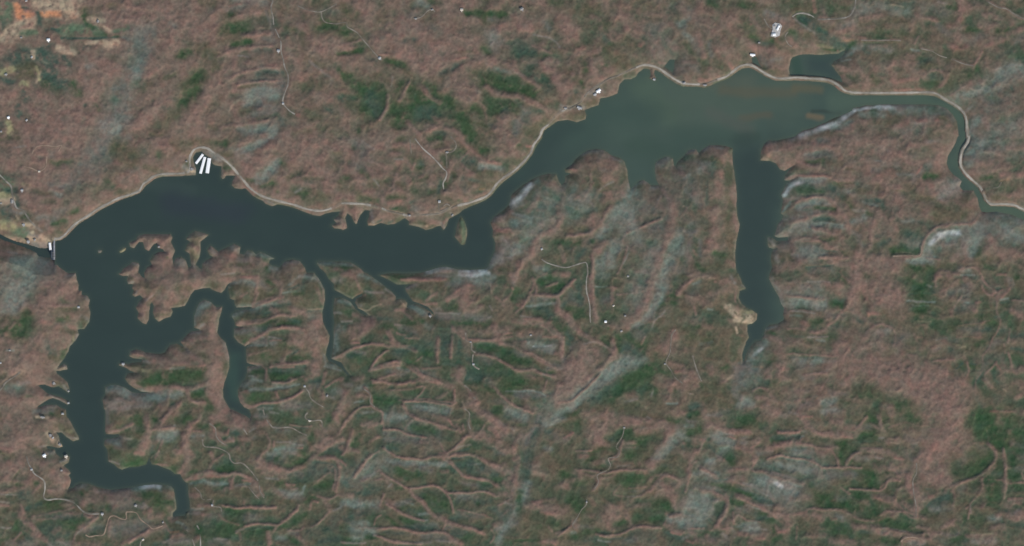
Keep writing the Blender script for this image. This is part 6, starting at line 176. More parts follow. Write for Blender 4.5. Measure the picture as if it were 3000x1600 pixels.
# ---- connected ridges, slopes and forest masses, digitised on 1000 px windows (2.576 units per pixel) ----
OVER = {
(0,0):"B110 1110,260 1080,400 1030,520|F60 1050,470 1030,570|B70 920,640 940,760 900,880|F50 850,1000 890,970|L90 820,950 900,900|B90 780,1080 720,1200 560,1340|P80 1000,960 1150,830 1340,720|G130 1490,560 1460,700 1380,780|O110 1280,880 1180,960|P130 1580,700 1420,880|O130 880,1120 1000,1200|P110 1200,1080 1260,1120|O130 1540,390 1610,450|G60 1380,410|G130 1740,200 1800,230|P24 1650,420 1800,370 2060,345|P30 1830,270 2030,255|G44 1760,340 1880,320|P24 1680,640 1800,560 1950,520 2100,510|D40 1950,560 2090,550|P18 1780,640 1950,620 2120,610|O24 1800,660 1950,650|F80 1880,715 2060,700|F50 1860,760 1980,770|B50 2120,600 2130,700|B40 1880,880 2080,830|P26 1780,960 1950,920 2080,900|F60 1840,990 2010,970|F40 2080,960 2040,1040|P130 1900,1250 2000,1150|F70 1960,1330 2080,1240|F36 1850,1120 2000,1060|P200 2250,1100 2400,1250|B30 2050,120 2060,260 2060,330|P240 500,1000 330,1080|P200 820,520 700,620|P160 950,90 1150,100|P160 1250,200 1300,280",
(900,0):"G110 430,680 500,740 470,820|D90 480,720 520,840|P30 600,720 600,820 550,900|G90 660,830 680,950|G150 820,790 1050,770|D90 850,860 950,830|G100 1150,880 1230,1050|G90 1330,620 1500,650 1720,720|G110 1400,780 1560,830|D60 1500,840|P160 1100,620 1220,680|P60 1130,720 1300,740|P34 870,660 940,740 1000,775|P26 770,630 690,760|P40 760,930 820,1000 900,1090 1000,1230|P36 900,990 1100,980 1200,1100 1340,1240|P44 1350,650 1440,710 1600,730 1800,830|P34 1480,480 1600,550 1750,660|D70 1700,560 1820,660|D110 1600,380 1700,400|P240 700,220 1000,430|P130 850,520 950,540|D60 740,300 800,300|D44 1000,560 1130,500|G30 230,410 400,380|G60 640,470 730,500|G130 130,220 180,250|G40 220,260 330,230|P60 1450,230 1650,200|P110 1250,450 1400,470|P80 1830,470 1900,640 1940,720|P60 2160,460 2180,560|P90 1500,900 1450,1000 1560,1100|B60 1650,850 1560,1000|G40 1600,1100 1600,1110|D70 1200,1220 1240,1220|F40 1300,1260 1460,1270|B110 370,1070 430,1150|P110 1940,200 1990,240|O130 2300,400 2380,480|G60 1200,100 1480,110|P160 50,350 200,330|P120 400,20 450,80|L90 1380,250 1420,330",
(1200,600):"P70 1980,0 1980,130 1930,280 1890,430 1830,600 1790,720 1700,850 1610,950|F80 2040,230 1990,380 1930,520 1890,680|F44 1880,720 1800,830 1700,910|P30 1460,290 1390,380 1380,560 1385,700 1400,850|D60 1280,600 1270,720|D90 980,790 1060,830|F24 900,760 1100,745|P50 1130,30 1120,180 1000,220 940,300 910,390 840,450 800,560|P24 1440,150 1480,150|P26 1520,20 1420,160 1300,230 1190,230|F70 1580,60 1500,160 1440,230|P24 1900,110 1820,140 1640,210|F80 1640,60 1730,250|F90 1450,450 1550,330|P24 930,560 960,640 950,680 1120,685 1240,570|P30 1120,690 1120,790 1200,870 1260,950 1400,1020 1530,1100|P20 900,690 850,760|G60 980,580 1000,590|G50 1080,640 1130,620|P40 830,890 950,870 1030,900 1130,980 1150,1130|P26 330,930 430,1015 650,1015 740,960|P26 680,1030 850,1100 960,1160 1100,1230|G50 500,1060 640,1090 800,1160 900,1210|P22 490,1130 640,1150 800,1240 950,1260 1100,1300|F50 900,1050 1080,1080|D100 410,1290 440,1290|P180 1330,1110 1270,1220 1180,1340|P30 1540,1030 1540,1120 1400,1260 1300,1350|F70 1760,1180 1580,1220 1440,1330|G90 1680,1300 1800,1250|O160 2080,1000 2300,1100|P80 1990,960 1960,1100|P80 2300,60 2280,250 2280,330|O60 2400,100 2420,400|B60 2130,150 2100,420|P24 2220,545 2130,560 2020,680|P26 220,1000 210,1180|P22 320,1000 310,1160|D50 260,1000 265,1130|G60 130,1110 160,1110|R26 0,560 260,560|T40 200,500 300,495 420,515|W26 460,540 600,520|F60 350,560 600,570|P130 400,650 450,740|B50 250,850 420,850 560,850|T50 680,100 720,150|R34 640,190 760,200|L50 700,250 780,340|L50 620,430 700,360|F70 800,150 900,120|P30 2450,60 2470,200|G90 1640,980 1740,1060|D70 1640,1080 1720,1120",
(2000,400):"P130 680,110 760,200|P40 850,60 1150,90|P40 870,190 1020,240|B60 960,130 1120,140|P26 780,320 880,300 1080,300 1180,340|R12 880,298 1080,298|W28 770,440 830,370 900,340|F40 900,330 1060,340|G64 850,400 1050,410|D50 1080,380 1200,440|P30 800,540 880,480 1000,460 1100,465 1170,540 1240,640 1260,720|F46 870,530 980,500 1060,490|G26 1000,545 1150,540|P36 820,650 940,620 1050,590 1150,600 1220,680|D34 1000,630 1150,620|F34 880,720 1000,680 1200,670|P30 980,690 1150,730|P26 800,790 960,770 1150,840 1200,900|F70 880,880 1060,870|P30 1040,910 1240,920|D14 930,990 1140,970|F80 850,1260 1060,1270|P24 780,1200 1060,1230|G50 1130,1260 1220,1280|P70 1290,930 1310,1060 1290,1200 1260,1300|P44 1480,560 1430,720 1420,820 1330,900|P160 1400,950 1600,960|P200 1450,1150 1600,1250|D90 1680,720 1720,730|G70 1600,860 1780,860|P22 1600,905 1790,900 1810,800 1870,720 1960,680 2170,660 2240,590|W38 1870,810 1960,740 2080,725|F50 1850,860 1880,940|F80 2180,840 2230,700|F70 2440,700 2540,760|P50 2310,760 2330,800|L110 1960,430 2080,370|P120 1830,390 1870,390|G60 1840,300 1880,310|O130 1920,570 2030,590|F60 2190,130 2250,60|P60 2240,180 2330,210|G130 1800,1100 1800,1300|F16 1700,1240 1900,1250|P60 1640,560 1640,600|D60 1400,480 1500,500|F34 1700,940 1850,940|G60 1750,1010 1880,1000|P22 2100,1000 2220,990 2280,1100 2380,1180|P30 1900,1080 1940,1020 2080,1040|B60 2150,1140 2160,1180|P160 1500,120 1700,100|P90 1950,60 1920,180",
(1000,1067):"P20 200,50 400,10 560,20 600,80 700,110 760,150|P22 230,120 400,150 600,130|G80 260,270 430,290|F44 560,325 820,350|D14 480,297 820,297|P16 470,285 650,285 840,310 850,230|P24 470,310 510,380 640,430 760,460 870,500|P18 170,170 220,240 230,310 310,370 300,450|P18 0,480 60,400 120,340 230,310|P26 80,490 50,600 10,680|F50 340,400 480,400|G60 560,480 700,500|P18 310,490 420,495 500,530 640,550|B60 330,570 560,570|P20 320,640 400,690 520,710 610,725 700,695 780,680 880,610 950,540 1010,560|P28 690,690 800,700 900,690 1000,690 1100,740 1200,780|D14 830,714 960,696|F40 600,760 790,750|F30 350,730 560,750|G60 420,800 620,850|P24 790,700 850,770 920,830 1020,860 1110,880 1190,930|D60 880,750 1060,770|P18 300,820 400,880 500,935 620,925 710,915 790,980 840,1060 840,1110|P18 800,975 950,970 1080,960 1170,1000|G100 640,1010 780,1080|P34 530,960 600,1040 680,1120 780,1180 900,1230 1070,1275|P22 340,1060 430,1110 540,1160 620,1180|P22 250,1250 430,1235 570,1270 780,1270 860,1340|P20 240,1290 400,1330 600,1360|F60 30,1050 250,1050|F60 60,1240 230,1270|P30 220,690 160,760 100,850|P80 900,50 880,120|P70 980,250 1080,380 1190,460 1290,490|P40 1130,480 1180,540 1190,600|P18 1180,210 1280,300 1450,370|F60 1250,340 1380,400|B50 1330,235 1520,240|F14 1240,205 1460,205 1540,240|P44 1300,640 1330,740 1310,900 1290,960|D56 1510,400 1440,560 1410,700 1400,860|B30 1500,380 1430,520 1400,600|F50 1410,900 1330,1080 1250,1220 1180,1350|G60 1330,950 1340,1100|F70 1550,430 1700,340 1780,270|F90 1750,290 1900,170 2080,50 2180,0|G140 2050,220 2200,110 2300,50|D90 1900,280 2060,150|P150 1750,60 1700,180 1650,260|P20 1640,290 1760,260 1950,70|O60 1950,340 2150,320|P150 1900,530 2000,420|P70 2130,420 2400,460 2480,500 2440,620 2340,760|F70 2560,520 2460,640 2400,700|G80 2110,520 2150,530|G70 2160,690 2210,690|G70 2260,570 2300,570|P24 2120,580 2090,680 2030,720|O180 1560,700 1700,720|G60 1680,830 1700,830|F50 1550,640 1570,640|P20 1800,800 1980,820 2100,800 2300,800|G90 2100,880 2250,870|P26 1960,860 1900,950|G90 1740,1030 1780,1060|P70 1480,1060 1620,1100|O150 1420,1230 1500,1240|P100 2000,1180 2050,1100|P20 1740,1220 1640,1290|P18 1950,1300 2120,1280 2230,1230 2400,1230|P30 2330,960 2430,850 2550,870|P70 2400,930 2500,1000|G90 2410,1070 2450,1080|F50 2470,1170 2560,1200|P30 2480,1150 2560,1130|D90 1020,100 1080,110|G90 1250,170 1350,130",
(2000,1067):"P90 720,30 760,100|O150 200,200 300,300|F70 430,320 470,280|B60 440,60 420,140|G90 420,430 540,420|G40 60,390 110,360|P44 220,480 330,500 500,520|F100 260,560 330,640|G60 350,700 370,730|F60 210,750 230,740|P26 60,760 40,900|P24 130,790 250,840|P80 640,310 700,380|F60 1080,310 1140,280|P34 880,370 960,480 1050,530 1120,520|O60 740,460 840,450|R20 720,510 880,510|D30 700,560 880,540|P50 700,610 860,600|P20 860,600 1000,620 1100,640 1160,700 1180,770|P18 640,720 700,690 820,700 960,730 1040,770|F56 720,760 850,780 950,810|F100 600,890 850,960|L110 680,900 800,930|W34 705,900 740,925|P30 540,800 700,850 900,910|G60 1230,590 1200,700|G120 1050,1050 1200,1080|P20 1050,780 1340,780|B50 1100,830 1300,840|O60 1150,890 1250,880|P26 1240,760 1300,680 1500,640|G70 1420,830 1430,900|P18 1260,940 1500,950 1560,870 1640,880|P60 1500,1000 1560,1030|G70 1400,410 1500,420|G130 1640,330 1760,400|G60 1350,540 1450,550|P60 1560,330 1580,360|P24 1320,480 1390,400|P30 1490,400 1510,480|P220 1500,60 1900,120|P180 1700,150 2000,330|P200 2050,150 2080,300|P170 2000,500 1900,650|P170 1850,760 1950,850|R60 1920,600 1880,700|P50 1760,720 1700,900 1760,1000 1760,1150|P60 1680,1050 1820,1150|G190 2270,430 2370,560|G120 2080,820 2250,750|P26 2300,600 2370,680 2300,800 2150,880 2020,920 1980,970|P26 2420,640 2440,800 2430,960|P22 2260,860 2250,960 2180,1040|G60 2470,720 2490,720|G100 2330,900 2350,1000|G60 2480,860 2500,860|D80 1880,1060 1980,1000|L50 1880,1090 1920,1090|G44 1810,1120 1830,1120|O120 2080,1040 2200,960|G60 1100,1200 1250,1250|P22 980,1090 1200,1110 1320,1160 1450,1180 1600,1140|G110 1260,1070 1450,1120|G90 1500,1200 1650,1200|P24 1430,1230 1520,1240 1750,1290 1850,1270|F100 100,1060 180,1130|F70 40,1200 140,1200|P36 140,950 300,1010 330,1080 250,1220|P26 420,1010 560,1070 680,1130|D36 560,1010 700,1050|F60 480,1230 560,1260|G34 220,900 400,950 550,1010|P90 700,1100 800,1200|P24 1650,1340 1680,1310 1860,1320|P60 2480,1160 2540,1130",
(0,1067):"F60 870,180 1000,240 1200,260|F50 1060,210 1240,250|L70 850,310 900,290|P34 1110,180 1250,170 1400,180 1560,150|G90 1100,120 1300,90 1500,80|P26 1420,190 1440,270 1540,300|G54 1460,230 1500,230|P110 1620,40 1620,200 1680,320 1740,400 1850,430|P34 1350,300 1230,420 1190,500|P44 1100,400 1120,500 1100,620|P20 1130,500 1320,480|P26 830,520 920,490 1000,440|G80 1040,400 1050,440|G50 1160,410 1180,430|F60 1220,550 1290,550|F40 830,590 900,600|G60 960,740 1040,740|P60 1420,480 1400,600 1410,760 1370,830|P20 1600,460 1640,540 1700,610|P26 1400,880 1550,820 1700,840 1780,820 1900,870 1980,990|G60 1650,780 1730,780|P44 1950,720 2100,800 2200,800|P36 2180,810 2340,740 2400,660 2576,560|P26 2400,720 2520,710 2560,800 2540,960|F60 2090,660 2200,640|G90 2230,740 2290,740|D90 2370,780 2440,780|F30 1530,880 1620,900 1700,890|F70 2180,980 2220,980|P20 1700,1080 2080,1085|P20 1850,1220 1960,1200 2100,1210 2250,1090|G120 1680,1220 1750,1240|P120 800,1000 950,1000|W32 1060,925 1200,918|G90 1160,1020 1200,1020|D110 380,1250 420,1250|P34 230,1200 330,1330|G90 380,1060 430,1060|B90 880,1260 1100,1240|P22 980,1340 1130,1250|P24 640,1230 740,1160|P160 100,600 250,560|P130 380,760 480,860",
(500,800):"P24 560,545 700,460 800,410 900,405 1000,430|P22 500,395 700,370 800,320 900,330|P20 620,260 800,190|P20 620,250 660,150|P56 1100,440 1110,600 1080,720|P80 330,620 310,760 300,900 400,1030 560,1120|P20 750,715 880,690 1020,680|D36 760,745 950,735|G60 760,775 950,765|P18 770,820 850,830 950,800|F24 600,880 800,870 950,840|P20 570,1020 700,980 850,970 1000,890|G60 620,930 720,910|P20 1250,640 1350,580 1450,545 1560,540 1650,560|P28 1650,450 1720,530 1850,590|P18 1500,730 1560,650 1640,590|P20 1520,720 1700,670 1820,730 1900,790|D60 1700,600 1900,560|G60 1760,690 1840,680|P46 1240,1100 1290,980 1340,880|F60 190,330 230,240 280,220|P50 330,290 330,480|F50 1240,480 1230,580|P90 1380,440 1500,400|O90 1300,130 1400,170|F40 1850,280 1920,310|P60 1050,400 1130,350",
(0,533):"F110 120,600 220,590 320,620|F130 200,740 100,930|G130 200,1040 150,1120|P200 450,700 350,900|P160 560,480 640,440|L60 900,250 1050,250|P110 1250,330 1350,300|P80 1480,300 1560,260|P120 1250,480 1100,520|P60 900,430 960,560|P40 1000,900 1130,950 1240,980|P60 1240,750 1330,880|P60 1500,520 1650,440 1800,470",
}
BROAD = "F60 355,90 320,220 265,330|B90 240,400 190,460|F90 10,740 90,680|F90 1390,500 1330,590|P60 1460,420 1520,400|F40 1440,540 1480,500|F60 1650,620 1600,760|F50 1590,500 1560,600|B110 1700,420 1680,560|F70 1990,470 2060,490|F60 2000,1150 2080,1190|F80 1920,1210 1990,1240|F80 1740,1300 1790,1190|F60 2300,620 2420,600|F70 2450,590 2560,560|F50 2400,260 2560,170|F80 2440,380 2540,320|F50 1900,890 1880,960|B80 650,180 690,330|B80 1660,90 1690,180|G110 990,250 1090,240|G100 890,220 940,280|G80 1170,280 1200,340|G80 1220,205 1340,250|G60 810,70 860,60|G130 2470,1040 2540,1100|G90 2400,1190 2460,1160|G90 2190,1000 2270,1040|G100 2120,1190 2170,1210|G90 2330,830 2400,820|O160 1500,1250 1650,1150|G80 1560,970 1620,940|F50 1380,1020 1500,960 1590,910|B60 1340,1070 1310,1200 1270,1330|F70 1960,590 2040,560|F50 1960,760 2050,740|F60 950,1170 880,1200|B100 1000,1050 1080,1090|G90 1120,900 1260,960|D90 1200,880 1110,860|P110 2000,1010 2080,980|P150 2150,900 2300,930|P160 2320,1040 2380,1140"  # northwest streak of F and B paints a shaded slope into the colour
# ================= survey helpers =================
def pts(c, r, s):
    out = []
    for t in s.split():
        a, b = t.split(",")
        out.append((500*c + float(a)/3.436, 400*r + float(b)/3.436))
    return out
def poly(pieces):
    out = []
    for c, r, s in pieces: out += pts(c, r, s)
    return out
def world(px, py, z):
    k = 1 - z/ALT
    return ((px-1500)*M*k, (800-py)*M*k, z)
rs = np.random.RandomState(7)
LAT = [rs.rand(128, 128).astype(np.float32) for _ in range(12)]
def vnoise(X, Y, wl_, seed):
    L = LAT[seed % 12]
    ca, sa = math.cos(seed*1.13+0.4), math.sin(seed*1.13+0.4)
    x = (X*ca-Y*sa)/wl_ + 17.3*seed; y = (X*sa+Y*ca)/wl_ + 9.1*seed
    xi = np.floor(x).astype(int); yi = np.floor(y).astype(int)
    fx = x-xi; fy = y-yi; fx = fx*fx*fx*(fx*(fx*6-15)+10); fy = fy*fy*fy*(fy*(fy*6-15)+10)
    g = lambda i, j: L[(yi+j) & 127, (xi+i) & 127]
    return ((g(0,0)*(1-fx)+g(1,0)*fx)*(1-fy) + (g(0,1)*(1-fx)+g(1,1)*fx)*fy)*2-1
def fbm(X, Y, wl_, seed, n=4, gain=0.5):
    a = 1.0; s = 0; t = 0
    for i in range(n):
        s = s + a*vnoise(X, Y, wl_/2**i, seed+i); t += a; a *= gain
    return s/t
def ridged(X, Y, wl_, seed, n=4):
    a = 1.0; s = 0; t = 0
    for i in range(n):
        s = s + a*(1-2*np.abs(vnoise(X, Y, wl_/2**i, seed+i))); t += a; a *= 0.5
    return s/t
def resample(P, step):
    P = [np.array(p) for p in P]
    # Catmull-Rom through the surveyed points
    Q = []
    for i in range(len(P)-1):
        p0 = P[max(i-1, 0)]; p1 = P[i]; p2 = P[i+1]; p3 = P[min(i+2, len(P)-1)]
        n = max(1, int(np.linalg.norm(p2-p1)/step))
        for k in range(n):
            t = k/n
            Q.append(0.5*((2*p1)+(-p0+p2)*t+(2*p0-5*p1+4*p2-p3)*t*t+(-p0+3*p1-3*p2+p3)*t**3))
    Q.append(P[-1]); return Q
# ---- terrain axes: 2.5 px inside the surveyed area, coarse far outside ----
inx = np.arange(-70, 3070.1, 2.5); iny = np.arange(-70, 1670.1, 2.5)
out = np.unique(np.concatenate([-np.arange(82, 700, 12), -np.arange(712, 1800, 28), -np.arange(1830, 5000, 90), -np.arange(5200, 9400, 400)])).astype(float)
ax = np.concatenate([out, inx, 3000-out[::-1]])
ay = np.concatenate([out, iny, 1600-out[::-1]])
X, Y = np.meshgrid(ax, ay)
X = X.astype(np.float32); Y = Y.astype(np.float32)
H_, Wd = X.shape
wx = 2.4*fbm(X, Y, 26, 1, 3) ; wy = 2.4*fbm(X, Y, 26, 5, 3)
XW = X + wx; YW = Y + wy
wx2 = fbm(X, Y, 38, 2, 4); wy2 = fbm(X, Y, 38, 9, 4); mott = fbm(X, Y, 13, 4, 3)
XS = X + 0.45*wx; YS = Y + 0.45*wy
def window(x0, x1, y0, y1):
    return (slice(max(0, np.searchsorted(ay, y0)-1), np.searchsorted(ay, y1)+1), slice(max(0, np.searchsorted(ax, x0)-1), np.searchsorted(ax, x1)+1))
def segdist(GX, GY, a, b):
    dx, dy = b[0]-a[0], b[1]-a[1]
    L2 = dx*dx+dy*dy
    if L2 < 1e-9: return np.hypot(GX-a[0], GY-a[1]), 0*GX
    t = np.clip(((GX-a[0])*dx+(GY-a[1])*dy)/L2, 0, 1)
    return np.hypot(GX-a[0]-t*dx, GY-a[1]-t*dy), t
def polymask(P, GX, GY, ins):
    n = len(P)
    for i in range(n):
        a, b = P[i], P[(i+1) % n]
        if a[1] == b[1]: continue
        y0, y1 = min(a[1], b[1]), max(a[1], b[1])
        sy = slice(max(0, np.searchsorted(ay, y0-6)-1), np.searchsorted(ay, y1+6)+1)
        gx, gy = GX[sy], GY[sy]
        hit = ((a[1] > gy) != (b[1] > gy))
        xi = a[0] + (gy-a[1])*(b[0]-a[0])/(b[1]-a[1])
        ins[sy] ^= hit & (gx < xi)
RMAX = 90.0
def mindist(P, D, closed=True):
    n = len(P)
    for i in range(n if closed else n-1):
        a, b = P[i], P[(i+1) % n]
        w = window(min(a[0], b[0])-RMAX, max(a[0], b[0])+RMAX, min(a[1], b[1])-RMAX, max(a[1], b[1])+RMAX)
        d, _ = segdist(XS[w], YS[w], a, b)
        D[w] = np.minimum(D[w], d)
lakes = [poly(LAKE)] + [poly(c) for c in COVES]
ins = np.zeros(X.shape, bool)
D = np.full(X.shape, RMAX, np.float32)
for P in lakes: polymask(P, XS, YS, ins); mindist(P, D)
for I in ISLES:
    P = poly(I); polymask(P, XS, YS, ins); mindist(P, D)
sd = np.where(ins, -D, D)
# river below the dam lies at its own, lower level
RP = poly(RIVER)
rin = np.zeros(X.shape, bool); polymask(RP, XS, YS, rin)
RD = np.full(X.shape, RMAX, np.float32); mindist(RP, RD)
rsd = np.where(rin, -RD, RD)
# the shore road stands on fill where it crosses the mouths of the coves
main = poly(ROADS[0][4])
MD = np.full(X.shape, RMAX, np.float32); mindist(main, MD, False)
sd = np.where(MD < 6, np.maximum(sd, 6.5-MD), sd)

# ---- land cover and ridge field from the strokes ----
KIND = {
 'P': ((127,106,97), 1.0), 'R': ((136,106,97), 1.0), 'G': ((52,78,53), -0.5), 'D': ((66,84,75), -0.7), 'F': ((117,127,118), -0.5),
 'W': ((188,190,187), -0.3), 'B': ((101,101,95), -0.4), 'O': ((87,86,69), -0.1), 'T': ((168,149,128), 0.5), 'Y': ((146,142,110), 0.1),  # B puts cool shade and haze into the cover colour
 'N': ((190,134,102), 0.1), 'L': ((126,120,113), 0.3), 'M': ((92,108,88), 0.0)}
def lin(c):
    c = np.array(c, dtype=np.float64)/255
    return np.where(c <= 0.04045, c/12.92, ((c+0.055)/1.055)**2.4)
GAIN = np.array([1.01, 0.97, 0.87])*0.80
regs = np.array([[int(ch) for ch in row] for row in REGION], dtype=np.float32)/9
gx = np.clip((XW/3000)*11, 0, 10.999); gy = np.clip((YW/1600)*6, 0, 5.999)
xi = gx.astype(int); yi = gy.astype(int); fx = gx-xi; fy = gy-yi
reg = (regs[yi, xi]*(1-fx)+regs[yi, xi+1]*fx)*(1-fy) + (regs[yi+1, xi]*(1-fx)+regs[yi+1, xi+1]*fx)*fy
n1 = ridged(XW, YW, 60, 3, 4); n2 = fbm(XW, YW, 40, 8, 4)
share = np.clip((reg-0.55)*1.5+0.42 + 0.32*n1 + 0.3*n2 + 0.3*fbm(X, Y, 15, 11, 3), 0, 1)
share = share*share*(3-2*share)
col = np.zeros(X.shape+(3,), np.float32)
cP, cO, cG = lin((118,102,92)), lin((92,90,75)), lin((74,86,70))
g2 = np.clip(0.5+1.4*fbm(XW, YW, 55, 2, 4), 0, 1)[..., None]
col[:] = share[..., None]*cP + (1-share[..., None])*(g2*cG+(1-g2)*cO)
rf = (0.35*(share-0.5)).astype(np.float32)
SPECIAL = {
 (0,0): "D120 150,600 350,540 560,600|O110 200,720 350,700|D120 460,760 600,840|D60 10,800 110,800|D70 230,920 260,990|D60 190,1080 200,1170|P40 560,660|T90 30,380 180,250 260,220|T130 380,60 560,60 700,50|N70 160,60 200,170 300,150|N64 420,150 600,140|T80 680,150 760,140|M90 640,300 860,290 1000,330|G50 860,200 920,280|M50 220,330 360,320|M70 60,60 90,220|T50 900,200 1040,200|T40 1040,270 1110,310|M50 1150,310 1280,280|T44 880,430 1190,425|T80 1080,460 1170,420|T70 590,470 730,530|D60 380,140 400,260|D26 460,310 520,285 600,310|D22 620,378 900,385 1180,375|T40 330,520 340,580|Y50 20,740 110,700|Y36 370,680 400,800|Y56 220,850 270,840|Y70 80,1240 110,1330",
 (0,1): "T70 20,660 130,640|L40 60,740 160,760|T60 140,880 330,900|L50 250,960 400,1010|M60 20,860 80,870|T30 170,800 200,850|T40 330,960|M90 0,500 60,540|M110 150,950 240,975|M60 60,420 110,450|T36 0,640 140,640|T60 300,1020 440,1080|T40 60,1010 240,1050|L60 350,1095 470,1105|T50 420,1010 500,1060|L60 330,1070 470,1100|T30 60,1020 200,1060|L30 100,640 140,700|T40 0,620 100,650|Y90 0,890 130,900|Y70 0,590 80,600|D60 90,560|D70 40,760 90,820|D60 180,700|Y64 1205,1160 1262,1122|L26 990,1155 1010,1155|L36 200,770 250,765|M40 180,860 210,900",
 (2,1): "M60 1215,860 1232,960 1225,1060",
 (4,0): "D60 1190,190 1340,270 1500,370 1640,470|D50 1640,470 1600,540",
 (4,2): "T70 450,340 540,420|T90 550,430 710,440|Y50 590,400 700,400|T50 520,480 690,490|T24 530,530 545,600|O18 520,395 545,420|O16 600,475 625,458|O18 470,430|O16 660,440|L16 620,405 640,420|O14 560,500 580,510",
 (1,1): "L60 150,320 240,350|T30 180,350 240,360|L40 340,150 460,200|L50 440,210 510,240",
 (0,3): "T30 370,70 480,80|T40 480,240 540,300|T34 590,340 620,360|L40 430,460",
 (3,0): "L70 790,930 900,920|L50 620,1090 720,1090|L50 500,1100 560,1090",
}
def paint(text, place, unit, opn, opw, gain, special):
    for item in text.split("|"):
        head, *rest = item.split()
        k = head[0]; w = float(head[1:])/unit*0.5
        P = [place(*map(float, t.split(","))) for t in rest]
        w = max(w, 2.6)
        soft = max(2.6, (0.95 if k in 'FBGDLW' else 0.7)*w)
        wa = (min(0.75*w, 5) if special else 0.0) if k in 'TNWY' else min(0.8*w, 14)
        pad = w+soft+5+wa
        xs_ = [p[0] for p in P]; ys_ = [p[1] for p in P]
        win = window(min(xs_)-pad, max(xs_)+pad, min(ys_)-pad, max(ys_)+pad)
        gX, gY = XW[win]+wa*wx2[win], YW[win]+wa*wy2[win]
        if len(P) > 2: P = [tuple(q) for q in resample(P, 9)]
        d = None
        for i in range(max(1, len(P)-1)):
            dd, _ = segdist(gX, gY, P[i], P[min(i+1, len(P)-1)])
            d = dd if d is None else np.minimum(d, dd)
        a = np.clip((w*0.92+soft-d)/(2*soft), 0, 1); a = a*a*(3-2*a)
        rgb, rv = KIND[k]
        op = opn if w < 12 else opw
        if special: op = 0.88
        elif k in 'TNYM': op = 0.22 if k == 'N' else 0.4
        if k == 'W': op = 0.85
        a = a*op*(1 if w < 4 and not special else np.clip((0.8+1.2*mott[win]) if special else (0.88+0.7*mott[win]), 0, 1))
        col[win] = col[win]*(1-a[..., None]) + a[..., None]*lin(rgb)
        rf[win] = rf[win]*(1-a) + a*rv*gain
for (tc, tr), text in COVER.items():
    paint(text, lambda x, y: (500*tc+x/3.436, 400*tr+y/3.436), 3.436, 0.76, 0.55, 0.55, tc == 0 and tr == 0)
paint(BROAD, lambda x, y: (x*1.1646, y*1.1646), 0.8587, 0.5, 0.5, 0.6, False)
for (ox, oy), text in OVER.items():
    paint(text, lambda x, y: (ox+x/2.576, oy+y/2.576), 2.576, 0.8, 0.8, 1.0, False)
# fine spurs and gullies: hardwoods keep the crests, evergreens the hollows
n3 = ridged(X+5*wx2, Y+5*wy2, 34, 5, 4)
hi = (np.clip((n3-0.12)*1.5, 0, 0.32)*np.clip(up_c := np.clip(sd/14, 0, 1), 0, 1))[..., None]
lo = (np.clip((-n3-0.02)*1.6, 0, 0.46)*up_c)[..., None]
dk = np.clip((0.105-col[..., 0:1]/GAIN[0])*25, 0, 0.7); hi = hi*(1-dk)
col = col*(1-hi) + (0.45*col+0.55*lin((134,110,98)))*hi
col = col*(1-lo) + (0.45*col+0.55*lin((66,80,66)))*lo
# bare cut bank beside the shore road and a thin drawdown rim at the waterline
a = np.clip((6.0-MD)/3.0, 0, 1)*0.55
col = col*(1-a[..., None]) + a[..., None]*lin((150,136,120))
rim = np.clip(1-np.abs(sd-2.2)/4.5, 0, 1)*np.clip(0.5+0.9*fbm(X, Y, 40, 4, 3), 0, 1)*0.6
col = col*(1-rim[..., None]) + rim[..., None]*lin((130,124,109))
for (tc, tr), text in SPECIAL.items():
    paint(text, lambda x, y: (500*tc+x/3.436, 400*tr+y/3.436), 3.436, 0.9, 0.9, 0.3, True)
gr = 1.25*fbm(X, Y, 6, 6, 3); hu = fbm(X, Y, 18, 0, 4)
col *= (1+hu[..., None]*np.array([0.12, -0.05, -0.03]))
col *= (1+0.16*gr[..., None]*np.array([1.0, 0.9, 0.85]))
col *= (1+0.10*fbm(X, Y, 22, 9, 3)[..., None])
col = np.clip(col*GAIN, 0.01, 0.9)

# ---- heights (metres) ----
sdm = np.maximum(sd, 0)*M
up = 1-np.exp(-sdm/110.0)
dn = 1-np.exp(-sdm/14.0)
def boxblur(A, k):
    for ax_ in (0, 1):
        c = np.cumsum(np.pad(A, [(k+1, k) if i == ax_ else (0, 0) for i in (0, 1)], mode='edge'), axis=ax_)
        n = 2*k+1
        A = (np.take(c, range(n, c.shape[ax_]), axis=ax_) - np.take(c, range(0, c.shape[ax_]-n), axis=ax_))/n
    return A
rfb = boxblur(rf.astype(np.float64), 1)
hz = 5*dn + 46*up
hz += up*(6*n1 + 18*fbm(X, Y, 240, 10, 2)) + (0.25+0.75*up)*12.0*rfb
hz += dn*(0.7*fbm(X, Y, 7, 0, 2) + 1.2*fbm(X, Y, 16, 7, 2)) + up*7.0*n3
hz = np.maximum(hz, 1.0+2.0*dn)
bed = -np.minimum(D*M*0.45, 30)
Z = np.where(sd > 0, np.minimum(hz, 0.3+sdm*0.9), bed-0.3)
# gorge below the dam: down to -42 m
left = np.clip((170-X)/14, 0, 1)*np.clip((190-np.abs(Y-670))/60, 0, 1)*np.clip((X+640)/60, 0, 1)
zr = np.where(rsd > 0, -40+rsd*M*0.62, -44)
Z = np.where(left > 0, np.minimum(Z, zr*left + Z*(1-left)), Z)
Z = np.where((X < 158) & (rsd < 0), -44, Z)
